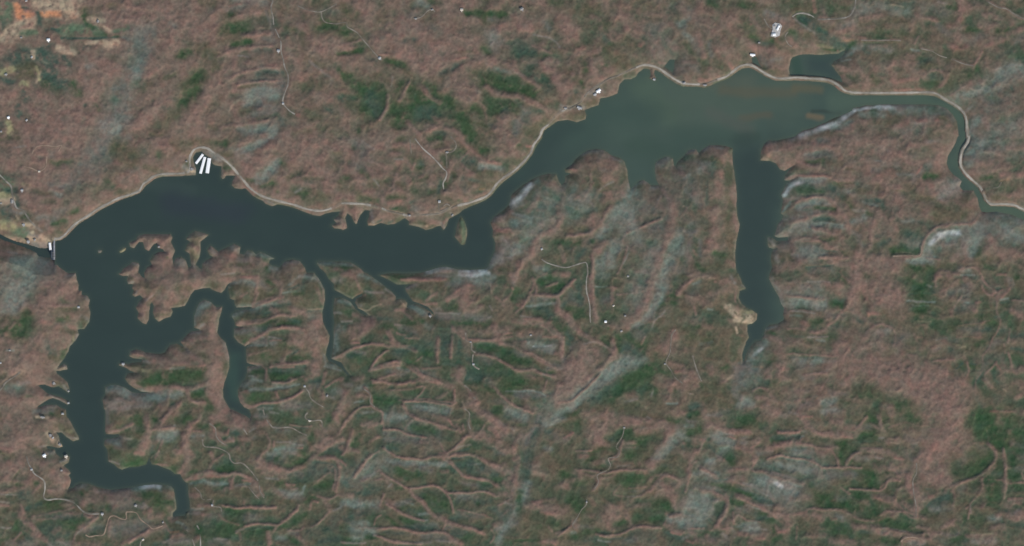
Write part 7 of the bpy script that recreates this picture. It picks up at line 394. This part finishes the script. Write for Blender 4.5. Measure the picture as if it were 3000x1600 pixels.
# pads flattened under the dam abutments stay natural; roads are benched into the slope
def sampleZ(px, py):
    j = int(np.clip(np.searchsorted(ax, px)-1, 0, Wd-2)); i = int(np.clip(np.searchsorted(ay, py)-1, 0, H_-2))
    u = (px-ax[j])/(ax[j+1]-ax[j]); v = (py-ay[i])/(ay[i+1]-ay[i])
    u = min(max(u, 0), 1); v = min(max(v, 0), 1)
    return float((Z[i,j]*(1-u)+Z[i,j+1]*u)*(1-v)+(Z[i+1,j]*(1-u)+Z[i+1,j+1]*u)*v)
ROADLINES = []
for ri, (wm, tint, nm, lab, pieces) in enumerate(ROADS):
    Q = resample(poly(pieces), 3.0)
    zz = np.array([max(sampleZ(q[0], q[1]), 2.2) for q in Q])
    k = np.ones(9)/9
    zz = np.convolve(np.pad(zz, 4, mode='edge'), k, mode='valid') if len(zz) > 3 else zz
    if nm == 'road' and ri == 1: zz[:1] = 6
    hw = wm/2/M
    for i in range(len(Q)-1):
        a, b = Q[i], Q[i+1]
        pad = hw+6
        w = window(min(a[0], b[0])-pad, max(a[0], b[0])+pad, min(a[1], b[1])-pad, max(a[1], b[1])+pad)
        d, t = segdist(X[w], Y[w], a, b)
        tz = zz[i]*(1-t)+zz[i+1]*t
        f = np.clip((hw+5-d)/2.8, 0, 1)
        Z[w] = np.where(sd[w] > -2, Z[w]*(1-f)+tz*f, Z[w])
    ROADLINES.append((Q, zz, wm, tint, nm, lab))

# ================= materials =================
def mat(name, rgb=None, rough=0.85, spec=0.2):
    m = bpy.data.materials.new(name); m.use_nodes = True
    b = m.node_tree.nodes["Principled BSDF"]
    if rgb: b.inputs["Base Color"].default_value = (*rgb, 1)
    b.inputs["Roughness"].default_value = rough
    b.inputs["Specular IOR Level"].default_value = spec
    return m
def noisy(name, c1, c2, scale, rough=0.85, detail=4, spec=0.2):
    m = mat(name, None, rough, spec); nt = m.node_tree; b = nt.nodes["Principled BSDF"]
    tc = nt.nodes.new("ShaderNodeTexCoord"); n = nt.nodes.new("ShaderNodeTexNoise"); r = nt.nodes.new("ShaderNodeValToRGB")
    n.inputs["Scale"].default_value = scale; n.inputs["Detail"].default_value = detail
    nt.links.new(tc.outputs["Object"], n.inputs["Vector"]); nt.links.new(n.outputs["Fac"], r.inputs[0])
    r.color_ramp.elements[0].position = 0.35; r.color_ramp.elements[1].position = 0.65
    r.color_ramp.elements[0].color = (*c1, 1); r.color_ramp.elements[1].color = (*c2, 1)
    nt.links.new(r.outputs[0], b.inputs["Base Color"])
    return m
def cover_material(name, attr, amp, scale, rough, spec):
    m = mat(name, None, rough, spec); nt = m.node_tree; b = nt.nodes["Principled BSDF"]
    at = nt.nodes.new("ShaderNodeAttribute"); at.attribute_name = attr
    tc = nt.nodes.new("ShaderNodeTexCoord"); n = nt.nodes.new("ShaderNodeTexNoise")
    n.inputs["Scale"].default_value = scale; n.inputs["Detail"].default_value = 3
    mr = nt.nodes.new("ShaderNodeMapRange"); mr.inputs["From Min"].default_value = 0.3; mr.inputs["From Max"].default_value = 0.7
    mr.inputs["To Min"].default_value = 1-amp; mr.inputs["To Max"].default_value = 1+amp
    vm = nt.nodes.new("ShaderNodeVectorMath"); vm.operation = 'SCALE'
    nt.links.new(tc.outputs["Object"], n.inputs["Vector"]); nt.links.new(n.outputs["Fac"], mr.inputs["Value"])
    nt.links.new(at.outputs["Color"], vm.inputs[0]); nt.links.new(mr.outputs[0], vm.inputs["Scale"])
    nt.links.new(vm.outputs[0], b.inputs["Base Color"])
    return m
MAT_LAND = cover_material("forest cover", "cover", 0.13, 0.045, 0.95, 0.05)
MAT_WATER = cover_material("lake water", "silt", 0.03, 0.004, 0.28, 0.5)
MAT_ROAD = [noisy("road grey", (0.19,0.165,0.125), (0.36,0.315,0.245), 0.012),
            noisy("dirt track", (0.11,0.094,0.068), (0.21,0.178,0.133), 0.02),
            noisy("clay track", (0.17,0.12,0.08), (0.28,0.20,0.135), 0.02),
            noisy("gravel road", (0.12,0.105,0.078), (0.30,0.265,0.21), 0.012)]

# ================= meshes =================
def link(name, me, parent=None):
    o = bpy.data.objects.new(name, me); COL.objects.link(o)
    if parent: o.parent = parent
    return o
def gridmesh(name, PX, PY, PZ, colors, attr, m, smooth=True, keep=None):
    h, w = PX.shape
    k = 1-PZ/ALT
    co = np.empty((h*w, 3), np.float32)
    co[:, 0] = ((PX-1500)*M*k).ravel(); co[:, 1] = ((800-PY)*M*k).ravel(); co[:, 2] = PZ.ravel()
    idx = np.arange(h*w).reshape(h, w)
    q = np.stack([idx[1:, :-1], idx[1:, 1:], idx[:-1, 1:], idx[:-1, :-1]], -1)
    if keep is not None: q = q[keep]
    q = q.reshape(-1, 4).astype(np.int32)
    me = bpy.data.meshes.new(name)
    me.vertices.add(h*w); me.vertices.foreach_set("co", co.ravel())
    nf = len(q)
    me.loops.add(nf*4); me.loops.foreach_set("vertex_index", q.ravel())
    me.polygons.add(nf); me.polygons.foreach_set("loop_start", np.arange(0, nf*4, 4, dtype=np.int32))
    me.update(calc_edges=True)
    a = me.attributes.new(attr, 'FLOAT_COLOR', 'POINT')
    c4 = np.ones((h*w, 4), np.float32); c4[:, :3] = colors.reshape(-1, 3)
    a.data.foreach_set("color", c4.ravel())
    if smooth: me.polygons.foreach_set("use_smooth", np.ones(nf, bool))
    me.materials.append(m); me.validate()
    return me
hills = link("hills", gridmesh("hills", X, Y, Z.astype(np.float32), col, "cover", MAT_LAND))
hills["kind"] = "structure"; hills["label"] = "wooded hills of brown hardwoods and dark pines around the reservoir"

# water sheets
def sheet(name, x0, x1, y0, y1, step, z, keepfn, label):
    xs = np.arange(x0, x1+1, step); ys = np.arange(y0, y1+1, step)
    GX, GY = np.meshgrid(xs, ys)
    c = silt(GX, GY)
    cx = (GX[:-1, :-1]+GX[1:, 1:])/2; cy = (GY[:-1, :-1]+GY[1:, 1:])/2
    me = gridmesh(name, GX, GY, np.full(GX.shape, z), c, "silt", MAT_WATER, True, keepfn(cx, cy))
    o = link(name, me); o["kind"] = "structure"; o["label"] = label
    return o
WS = [  # silt strokes in survey pixels: colour, width, points
 ((76,95,90),150,"1820,340 1900,300 2000,270"),((82,98,92),150,"1960,300 2150,300 2300,270"),((80,99,90),70,"1880,260 1960,330"),
 ((88,99,92),40,"2080,240 2200,235"),((98,94,80),30,"2120,265 2260,270 2330,272"),((104,98,80),24,"2330,262 2400,268"),((98,92,80),22,"2180,345 2260,340"),
 ((132,112,92),16,"2368,340 2405,347"),((58,70,66),12,"2380,328 2460,326"),((86,95,92),40,"2090,330 2200,380"),((82,101,94),60,"2450,300 2700,292"),((80,101,92),34,"2700,295 2790,320 2835,370 2830,420"),
 ((80,99,92),34,"2820,430 2790,480 2840,530 2880,600"),((86,105,93),50,"2890,610 3000,640 3100,680"),
 ((66,86,82),80,"1690,400 1760,330 1900,340"),((66,86,80),60,"1860,430 1990,460"),((67,87,82),60,"1990,400 2130,410"),((64,82,76),40,"2160,410 2220,400"),
 ((50,65,66),170,"2215,500 2215,600 2190,900 2215,1010"),
 ((58,76,74),60,"1500,520 1600,400 1680,360"),((54,70,70),50,"1400,640 1480,560"),((60,76,76),40,"560,560 420,540"),((52,62,72),60,"500,600 700,620"),
 ((58,82,78),40,"690,1160 680,1050"),((58,74,76),60,"2400,190 2440,200"),((58,84,76),30,"2340,215 2330,180"),((62,82,80),30,"2450,160 2400,170")]
def silt(GX, GY):
    t = np.clip((GX-1400)/500, 0, 1)[..., None]; t = t*t*(3-2*t)
    c = lin((51,67,67))*(1-t)+lin((70,89,86))*t
    c = c*(1+0.07*fbm(GX, GY, 190, 3, 3)[..., None]*np.array([1.2, 1, 0.9]))
    wxx = GX+14*fbm(GX, GY, 80, 2, 3); wyy = GY+8*fbm(GX, GY, 80, 6, 3)
    for rgb, w, s in WS:
        P = [tuple(map(float, p.split(","))) for p in s.split()]
        d = None
        for i in range(len(P)-1):
            dd, _ = segdist(wxx, wyy, P[i], P[i+1]); d = dd if d is None else np.minimum(d, dd)
        d = d*(1+0.35*fbm(GX, GY, 45, 8, 3)); a = np.clip(1.1-d/(w*0.5)*0.62, 0, 1); a = (a*a*(3-2*a))[..., None]*(0.6 if rgb[0] > rgb[1] else 0.8)
        c = c*(1-a)+lin(rgb)*a
    jj = np.clip(np.searchsorted(ax, GX), 0, Wd-1); ii = np.clip(np.searchsorted(ay, GY), 0, H_-1)
    sh = (0.5*np.exp(-D[ii, jj]/4.0))[..., None]
    c = c*(1-sh)+lin((88,98,86))*sh
    c = c*(1+0.04*fbm(GX*0.35+GY*0.1, GY, 22, 5, 3)[..., None])
    return c*WGAIN
WGAIN = np.array([0.70, 0.65, 0.46])
sheet("lake", 60, 3720, 150, 1620, 4, 0.0, lambda cx, cy: (cx > 158) | (cy > 790), "dark reservoir water turning silty green toward the east end")
sheet("river", -600, 158, 540, 800, 6, -40.0, lambda cx, cy: cx > -1e9, "dark narrow river running west below the dam")
def faint(q):
    return (1655 < q[0] < 1862 and q[1] > 188) or 1130 < q[0] < 1180 or 1225 < q[0] < 1340 or 2050 < q[0] < 2100
# roads draped on their benches
for (Q, zz, wm, tint, nm, lab) in ROADLINES:
    bm = bmesh.new(); rows = []; fl = []
    hw = wm/2/M
    for i, q in enumerate(Q):
        t = np.array(Q[min(i+1, len(Q)-1)])-np.array(Q[max(i-1, 0)]); t = t/(np.linalg.norm(t)+1e-9)
        n = np.array([-t[1], t[0]]); row = []
        fz = faint(q) if nm == 'road' and len(Q) > 600 else False
        fl.append(fz)
        wv = hw*(0.55 if fz else 1)*(1+0.22*math.sin(i*0.37+wm)+0.12*math.sin(i*1.3))
        for s, dz in ((-1.25, -1.2), (-1, 0.9), (0, 1.15), (1, 0.9), (1.25, -1.2)):
            p = q+n*s*wv
            row.append(bm.verts.new(world(p[0], p[1], zz[i]+dz)))
        rows.append(row)
    for ii, (a, b) in enumerate(zip(rows, rows[1:])):
        for j in range(4):
            f_ = bm.faces.new((a[j], a[j+1], b[j+1], b[j])); f_.material_index = 1 if fl[ii] else 0
    bmesh.ops.recalc_face_normals(bm, faces=bm.faces)
    me = bpy.data.meshes.new(nm); bm.to_mesh(me); bm.free(); me.materials.append(MAT_ROAD[1 if (nm == 'track' and tint == 0) else 3 if (tint == 0 and len(Q) < 600) else tint]); me.materials.append(MAT_ROAD[1])
    o = link(nm, me); o["kind"] = "structure"
    if lab: o["label"] = lab
# ================= buildings, dam, docks =================
MAT_WHITE = noisy("white metal roof", (0.74,0.71,0.64), (0.88,0.85,0.78), 0.3, 0.5)
MAT_PALE = noisy("weathered pale roof", (0.20,0.185,0.165), (0.29,0.27,0.24), 0.3, 0.7)
MAT_WALL = noisy("painted wall", (0.50,0.48,0.44), (0.60,0.58,0.54), 0.4)
MAT_CONC = noisy("weathered concrete", (0.17,0.17,0.16), (0.27,0.265,0.25), 0.08)
MAT_DARK = mat("dark opening", (0.03,0.035,0.04), 0.3, 0.5)
MAT_GRAVEL = noisy("gravel pad", (0.30,0.28,0.24), (0.48,0.45,0.40), 0.15)
MAT_TAN = noisy("tan roof", (0.42,0.36,0.28), (0.52,0.45,0.36), 0.3, 0.8)
MAT_RUST = noisy("rusty roof", (0.30,0.17,0.11), (0.40,0.25,0.17), 0.3, 0.8)
MAT_GREY = noisy('light grey roof', (0.27,0.26,0.235), (0.37,0.355,0.33), 0.3, 0.7)
ROOFS = {'W': MAT_WHITE, 'w': MAT_GREY, 'p': MAT_PALE, 't': MAT_TAN, 'r': MAT_RUST}
def box(bm, x0, x1, y0, y1, z0, z1):
    v = [bm.verts.new(p) for p in ((x0,y0,z0),(x1,y0,z0),(x1,y1,z0),(x0,y1,z0),(x0,y0,z1),(x1,y0,z1),(x1,y1,z1),(x0,y1,z1))]
    for f in ((3,2,1,0),(4,5,6,7),(0,1,5,4),(1,2,6,5),(2,3,7,6),(3,0,4,7)): bm.faces.new([v[i] for i in f])
def part(name, bm, m, parent):
    bmesh.ops.recalc_face_normals(bm, faces=bm.faces)
    me = bpy.data.meshes.new(name); bm.to_mesh(me); bm.free(); me.materials.append(m)
    return link(name, me, parent)
def thing(name, label, cat, loc, rz=0, group=None):
    o = bpy.data.objects.new(name, None); COL.objects.link(o); o.empty_display_size = 5
    o.location = loc; o.rotation_euler = (0, 0, rz); o["label"] = label; o["category"] = cat
    if group: o["group"] = group
    return o
def slab_roof(bm, L, Wd_, z0, rise, t, over):
    """gable roof with real thickness, ridge along x"""
    a = L/2+over; b = Wd_/2+over
    for s in (-1, 1):
        lo = [(-a, s*b, z0-0.2), (a, s*b, z0-0.2), (a, 0, z0+rise), (-a, 0, z0+rise)]
        v = [bm.verts.new(p) for p in lo]+[bm.verts.new((p[0], p[1], p[2]+t)) for p in lo]
        for f in ((0,1,2,3),(4,5,6,7),(0,1,5,4),(1,2,6,5),(2,3,7,6),(3,0,4,7)): bm.faces.new([v[i] for i in f])
def building(c, r, x, y, L, Wd_, ang, rk, label, name="house", cat="house", h=5.0, wing=False, group="pale roofed buildings in the valleys"):
    (px, py), = pts(c, r, f"{x},{y}")
    rad = max(L, Wd_)/M*0.6
    z = max(sampleZ(px+dx*rad, py+dy*rad) for dx in (-1, 0, 1) for dy in (-1, 0, 1))
    z = max(z, 1.5)
    o = thing(name, label, cat, world(px, py, z), math.radians(ang), group)
    bm = bmesh.new(); box(bm, -L/2, L/2, -Wd_/2, Wd_/2, -7, h)
    # gable triangles close the wall under the roof
    rise = Wd_*0.24
    for sx in (-1, 1):
        v = [bm.verts.new(p) for p in ((sx*(L/2-0.05), -Wd_/2, h), (sx*(L/2-0.05), Wd_/2, h), (sx*(L/2-0.05), 0, h+rise-0.1))]; bm.faces.new(v)
    if wing: box(bm, -L*0.18, L*0.18, -Wd_/2-Wd_*0.55, -Wd_/2, -7, h-1)
    part("wall", bm, MAT_WALL, o)
    bm = bmesh.new(); slab_roof(bm, L, Wd_, h, rise, 0.35, 0.8); part("roof", bm, ROOFS[rk], o)
    if wing:
        bm = bmesh.new(); box(bm, -L*0.2, L*0.2, -Wd_/2-Wd_*0.6, -Wd_/2-0.9, h-1, h-0.6); part("porch_roof", bm, ROOFS[rk], o)
    bm = bmesh.new(); box(bm, -0.9, 0.9, -Wd_/2-0.12, -Wd_/2+0.1, 0.05, 2.3) if not wing else box(bm, L*0.3, L*0.3+1.8, -Wd_/2-0.12, -Wd_/2+0.1, 0.05, 2.3)
    part("door", bm, MAT_DARK, o)
    for sx in (-1, 1):
        bm = bmesh.new(); box(bm, sx*L*0.4-0.8, sx*L*0.4+0.8, Wd_/2-0.1, Wd_/2+0.12, 1.2, 2.8); part("window", bm, MAT_DARK, o)
    return o
B = [
(0,0,488,400,22,17,5,'W',"bright white farm building just below the green fields in the northwest corner"),
(0,0,320,575,15,12,60,'w',"white roofed house in the dark woods below the farm building"),
(0,0,60,748,20,12,10,'p',"pale house at the west edge beside the brown clearing"),
(0,0,85,1182,18,14,20,'W',"white house at the west edge with a sandy yard south of it"),
(0,0,268,1210,15,12,40,'w',"small white house in dark trees east of the sandy yard"),
(0,0,12,1325,14,12,0,'p',"pale house cut by the west edge of the view"),
(0,0,265,8,15,11,15,'w',"pale house at the very top beside the orange field"),
(0,0,985,215,20,12,75,'p',"pale barn at the east end of the green fields"),
(0,0,215,378,13,10,0,'p',"small pale shed west of the bright farm building"),
(0,1,395,352,14,12,0,'t',"tan cabin at the foot of the ochre hill track"),
(0,1,222,540,18,16,0,'w',"white house on the slope above the settlement by the dam road"),
(0,1,120,655,26,16,80,'p',"large pale building beside the dam access road"),
(0,1,237,892,20,13,130,'w',"white house in the meadow upstream of the river settlement"),
(0,1,285,1057,20,16,0,'w',"white building on the river bank west of the powerhouse"),
(0,1,350,1040,16,11,60,'p',"grey building between the powerhouse and the white bank building"),
(0,1,1600,1110,13,11,10,'p',"small pale cabin on the cove of the ragged peninsula"),
(0,1,10,672,14,10,0,'p',"pale house at the west edge in the dry field"),
(1,0,1085,510,20,17,0,'w',"upper white cabin in the clearing beside the north to south hill road"),
(1,0,1132,1042,14,15,0,'w',"lower small white cabin beside the north to south hill road"),
(1,1,210,330,20,15,100,'p',"pinkish white boathouse on the point west of the covered docks"),
(1,1,160,250,12,10,0,'p',"small pale office above the covered docks"),
(2,0,385,585,20,16,40,'w',"white cabin at the end of the diagonal ridge track"),
(2,0,1212,97,20,17,0,'t',"tan hilltop house in brown woods near the top edge"),
(2,0,915,97,16,10,20,'p',"pale house on the short forked track near the top edge"),
(2,0,750,188,18,9,0,'p',"long pale shed west of the forked track"),
(2,1,988,655,17,17,0,'w',"square white house above the shore road at the bend"),
(2,1,688,795,16,12,0,'p',"pale house on the shore road west of the bend"),
(2,1,1118,790,14,11,60,'p',"pale boathouse by the shore at the bend"),
(2,1,1065,158,20,9,0,'p',"narrow pale house at the corner of the ridge track"),
(3,0,98,90,24,18,30,'p',"large pale house in the clearing north of the narrows"),
(3,0,870,915,34,17,35,'W',"long white roofed lodge on the north shore of the widening"),
(3,0,835,950,24,13,30,'w',"white annex below the long lakeshore lodge"),
(3,0,680,1085,36,16,-20,'w',"long white lakeside building at the neck of the narrows"),
(3,0,540,1090,22,12,0,'p',"grey shed just west of the long building at the narrows"),
(3,0,1432,800,16,13,-10,'w',"white boathouse at the tip of the little hooked spit"),
(4,0,705,552,36,13,-5,'W',"white building above the small cove behind the causeway"),
(4,0,225,856,26,9,0,'p',"low pale shed on the shore between the two road bends"),
(4,0,15,835,22,12,30,'p',"pale building beside the shore road east of the hooked spit"),
(3,1,300,1132,14,13,30,'w',"white cabin at the west end of the eastern forest road"),
(0,2,5,905,14,12,0,'w',"white house at the west edge above the dry creek road"),
(0,2,100,778,14,10,0,'p',"pale house north of the dry creek road"),
(0,2,792,343,17,14,0,'w',"white roofed house on the blunt west shore point"),
(0,2,1240,915,20,14,0,'w',"white boathouse on the islet like tip west of the pink spit"),
(0,2,540,1110,18,15,70,'p',"pale house on the wooded finger of the west shore"),
(0,2,690,1308,13,12,0,'w',"white cabin at the outermost tip of the thin west shore spit"),
(0,2,690,1188,12,12,30,'p',"pale cabin on the end of the curved west shore hook"),
(0,3,632,42,17,13,0,'w',"white house at the shore south of the thin spit"),
(0,3,430,76,30,11,-10,'p',"long pale house in the west shore clearing"),
(0,3,505,262,20,15,110,'p',"upper pale house on the crowded west shore point"),
(0,3,532,284,14,11,60,'w',"white house beside the pale one on the crowded west shore point"),
(0,3,602,352,17,14,-30,'p',"pale house at the water end of the crowded west shore point"),
(0,3,446,462,24,17,30,'W',"bright white house on the small bay of the southwest shore"),
(0,3,665,470,22,17,20,'t',"cream coloured house on the knob sticking out from the southwest shore"),
(0,3,620,613,14,12,0,'p',"pale cabin at the cove below the cream coloured house"),
(0,3,318,603,15,13,20,'w',"white house on the crooked light road, its northern one"),
(0,3,1030,1050,18,15,0,'w',"white house at the east end of the crooked light road"),
(0,3,1365,965,18,14,30,'p',"pale house on the neck above the hairpin clay track"),
(0,3,1440,1310,15,12,30,'t',"tan house at the bottom edge south of the hairpin track"),
(0,3,1640,1135,12,10,40,'p',"small pale cabin where the hairpin track meets the creek road"),
(1,2,1350,1140,15,13,0,'w',"white cabin at the top of the ridge road between the two long coves"),
(1,3,418,962,12,15,0,'w',"white cabin in the elbow of the switchback east of the south inlet"),
(1,3,1400,112,20,9,-10,'t',"tan shed by the hairpin south of the ridge road"),
(1,2,1575,1235,15,10,60,'p',"pale cabin in the hollow east of the ridge road"),
(3,2,943,490,16,14,0,'W',"lone white house beside the south end of the eastern forest road"),
(3,2,190,625,14,12,0,'p',"pale house on the pink ridge west of the striped fields"),
(3,2,1168,32,14,12,0,'p',"pale cabin, northern one on the dotted track east of the forest road"),
(3,2,1022,330,14,10,30,'t',"tan cabin in the woods between the forest road and dotted track"),
(3,2,1102,585,15,12,20,'p',"pinkish cabin at the foot of the long pink ridge"),
(3,2,1140,430,12,10,0,'p',"pale cabin, southern one on the dotted track east of the forest road"),
(3,2,1540,915,12,10,0,'p',"pale cabin on the winding track southeast of the frosty ridge"),
(2,2,895,432,18,13,0,'p',"pale house at the head of the central creek arm"),
(2,2,1330,918,15,12,0,'w',"white house on the short straight road in the central hills"),
(2,2,1302,695,12,10,0,'p',"pale cabin north of the short straight road"),
(3,3,1130,182,13,11,0,'p',"pale cabin at the north end of the southern ridge track"),
(3,3,752,930,9,14,0,'p',"narrow pale cabin on the faint track near the bottom centre"),
(4,0,770,430,14,10,0,'p',"grey cabin in the woods southwest of the quarry"),
]
for b in B:
    c, r, x, y, L, Wd_, ang, rk, label = b
    nm, ct = "house", "house"
    for w_, n_ in (("cabin","cabin"),("boathouse","boathouse"),("barn","barn"),("shed","shed"),("lodge","lodge"),("office","office")):
        if w_ in label.split(",")[0].split(" ")[:4] or (" "+w_+" ") in (" "+" ".join(label.split()[:4])+" "): nm = ct = n_
    if nm == "house" and "building" in label: nm = ct = "building"
    if nm == "house" and "annex" in label: nm, ct = "annex", "building"
    building(c, r, x, y, L, Wd_, ang, rk, label, nm, ct, h=6 if L > 24 else 4.5, wing=L > 17)
# ---- dam across the gorge mouth, crest running north to south ----
def p1(c, r, x, y): return pts(c, r, f"{x},{y}")[0]
dn_, ds_ = p1(0,1,546,1030), p1(0,1,546,1225)
wN, wS = Vector(world(*dn_, 0)), Vector(world(*ds_, 0))
L = (wN-wS).length
dam = thing("dam", "grey concrete gravity dam closing the west end of the reservoir", "dam", ((wN+wS)/2), 0)
bm = bmesh.new()
prof = [(6,-46),(6,7),(-3,7),(-3,3),(-30,-46)]
vs = []
for yy in (-L/2-12, L/2+10): vs.append([bm.verts.new((x, yy, z)) for x, z in prof])
for i in range(5): bm.faces.new((vs[0][i], vs[0][(i+1) % 5], vs[1][(i+1) % 5], vs[1][i]))
bm.faces.new(vs[0]); bm.faces.new(vs[1][::-1])
part("dam_wall", bm, MAT_CONC, dam)
bm = bmesh.new(); box(bm, -3.5, 6.5, -L/2-12, L/2+10, 7.01, 7.6); part("crest_road", bm, noisy("crest paving", (0.20,0.195,0.185),(0.29,0.28,0.27),0.1), dam)
for sx in (-3.9, 6.5):
    bm = bmesh.new(); box(bm, sx, sx+0.4, -L/2-12, L/2+10, 7.0, 8.8); part("parapet", bm, MAT_CONC, dam)
for k in range(4):
    yy = -L/2+8+k*11
    bm = bmesh.new(); box(bm, -20, 9, yy-1.1, yy+1.1, -30, 10.5); part("gate_pier", bm, MAT_PALE, dam)
for k in range(3):
    yy = -L/2+13.5+k*11
    bm = bmesh.new(); box(bm, -5.5, -4.2, yy-4.3, yy+4.3, -6, 5); part("spillway_gate", bm, MAT_DARK, dam)
# ---- powerhouse at the toe ----
pc = p1(0,1,506,1106)
ph = thing("powerhouse", "long bright white powerhouse at the foot of the dam beside the river", "powerhouse", world(*pc, -18), math.radians(-84), None)
bm = bmesh.new(); box(bm, -26, 26, -8, 8, -26, 14); part("wall", bm, MAT_WALL, ph)
bm = bmesh.new(); slab_roof(bm, 52, 16, 14, 1.6, 0.4, 0.8); part("roof", bm, MAT_WHITE, ph)
for k in range(6):
    bm = bmesh.new(); box(bm, -22+k*8.5, -18+k*8.5, -8.15, -7.9, 2, 9); part("window", bm, MAT_DARK, ph)
bm = bmesh.new(); box(bm, -12, -4, 7.9, 8.2, 0, 7); part("door", bm, MAT_DARK, ph)
# ---- covered docks in the marina cove ----
for i, (a, b, wid, lab) in enumerate([((255,272),(325,180),16,"shortest and westernmost of the three white covered docks, set diagonally"),
                           ((300,372),(345,208),18,"middle of the three white covered docks, slanting to the northeast"),
                           ((368,368),(390,220),24,"easternmost and widest of the three white covered docks")]):
    pa, pb = p1(1,1,*a), p1(1,1,*b)
    A, Bv = Vector(world(*pa, 0)), Vector(world(*pb, 0)); Ld = (Bv-A).length; ang = math.atan2((Bv-A).y, (Bv-A).x)
    d = thing("covered_dock", lab, "covered dock", (A+Bv)/2, ang, "covered docks in the marina cove")
    bm = bmesh.new(); box(bm, -Ld/2-2, Ld/2+2, -wid/2-1.5, wid/2+1.5, -0.6, 0.7); part("deck", bm, MAT_CONC, d)
    bm = bmesh.new(); slab_roof(bm, Ld, wid, 6.0, 1.0, 0.25, 0.6); part("roof", bm, MAT_WHITE, d)
    n = max(3, int(Ld/16))
    for k in range(n+1):
        for s in (-1, 1):
            bm = bmesh.new(); xx = -Ld/2+0.5+k*(Ld-1)/n; box(bm, xx-0.2, xx+0.2, s*(wid/2-0.3)-0.2, s*(wid/2-0.3)+0.2, 0.7, 6.1); part("post", bm, MAT_PALE, d)
# gravel yards: ground sheets following the terrain
def pad(c, r, poly_s, m, label):
    P = pts(c, r, poly_s); z = max(sampleZ(*p) for p in P)+0.8
    bm = bmesh.new()
    top = [bm.verts.new(world(p[0], p[1], z)) for p in P]; bot = [bm.verts.new(world(p[0], p[1], z-25)) for p in P]
    bm.faces.new(top); n = len(P)
    for i in range(n): bm.faces.new((top[i], bot[i], bot[(i+1) % n], top[(i+1) % n]))
    o = part("ground", bm, m, None); o["kind"] = "structure"; o["label"] = label
    return z
zq = pad(4,0,"905,250 930,228 985,240 1000,262 985,310 975,360 930,378 885,365 895,330 905,300", MAT_GRAVEL, "pale gravel yard of the quarry")
def block(c, r, x, y, z, L, Wd_, ang, m, name, label, cat, h=9):
    px, py = p1(c, r, x, y)
    o = thing(name, label, cat, world(px, py, z), math.radians(ang))
    bm = bmesh.new(); box(bm, -L/2, L/2, -Wd_/2, Wd_/2, -1, h); part("wall", bm, MAT_WALL, o)
    bm = bmesh.new(); slab_roof(bm, L, Wd_, h, Wd_*0.12, 0.4, 0.6); part("roof", bm, m, o)
    bm = bmesh.new(); box(bm, -3, 3, -Wd_/2-0.15, -Wd_/2+0.1, 0, 5); part("door", bm, MAT_DARK, o)
block(4,0,962,282,zq,38,13,62,MAT_WHITE,"warehouse","long bright white warehouse slanting across the upper gravel quarry yard","warehouse")
block(4,0,922,350,zq,24,16,5,MAT_WHITE,"workshop","square white workshop at the lower end of the quarry yard","workshop")
block(4,0,925,262,zq,13,10,0,MAT_PALE,"shed","small grey shed in the upper corner of the quarry yard","shed",5)
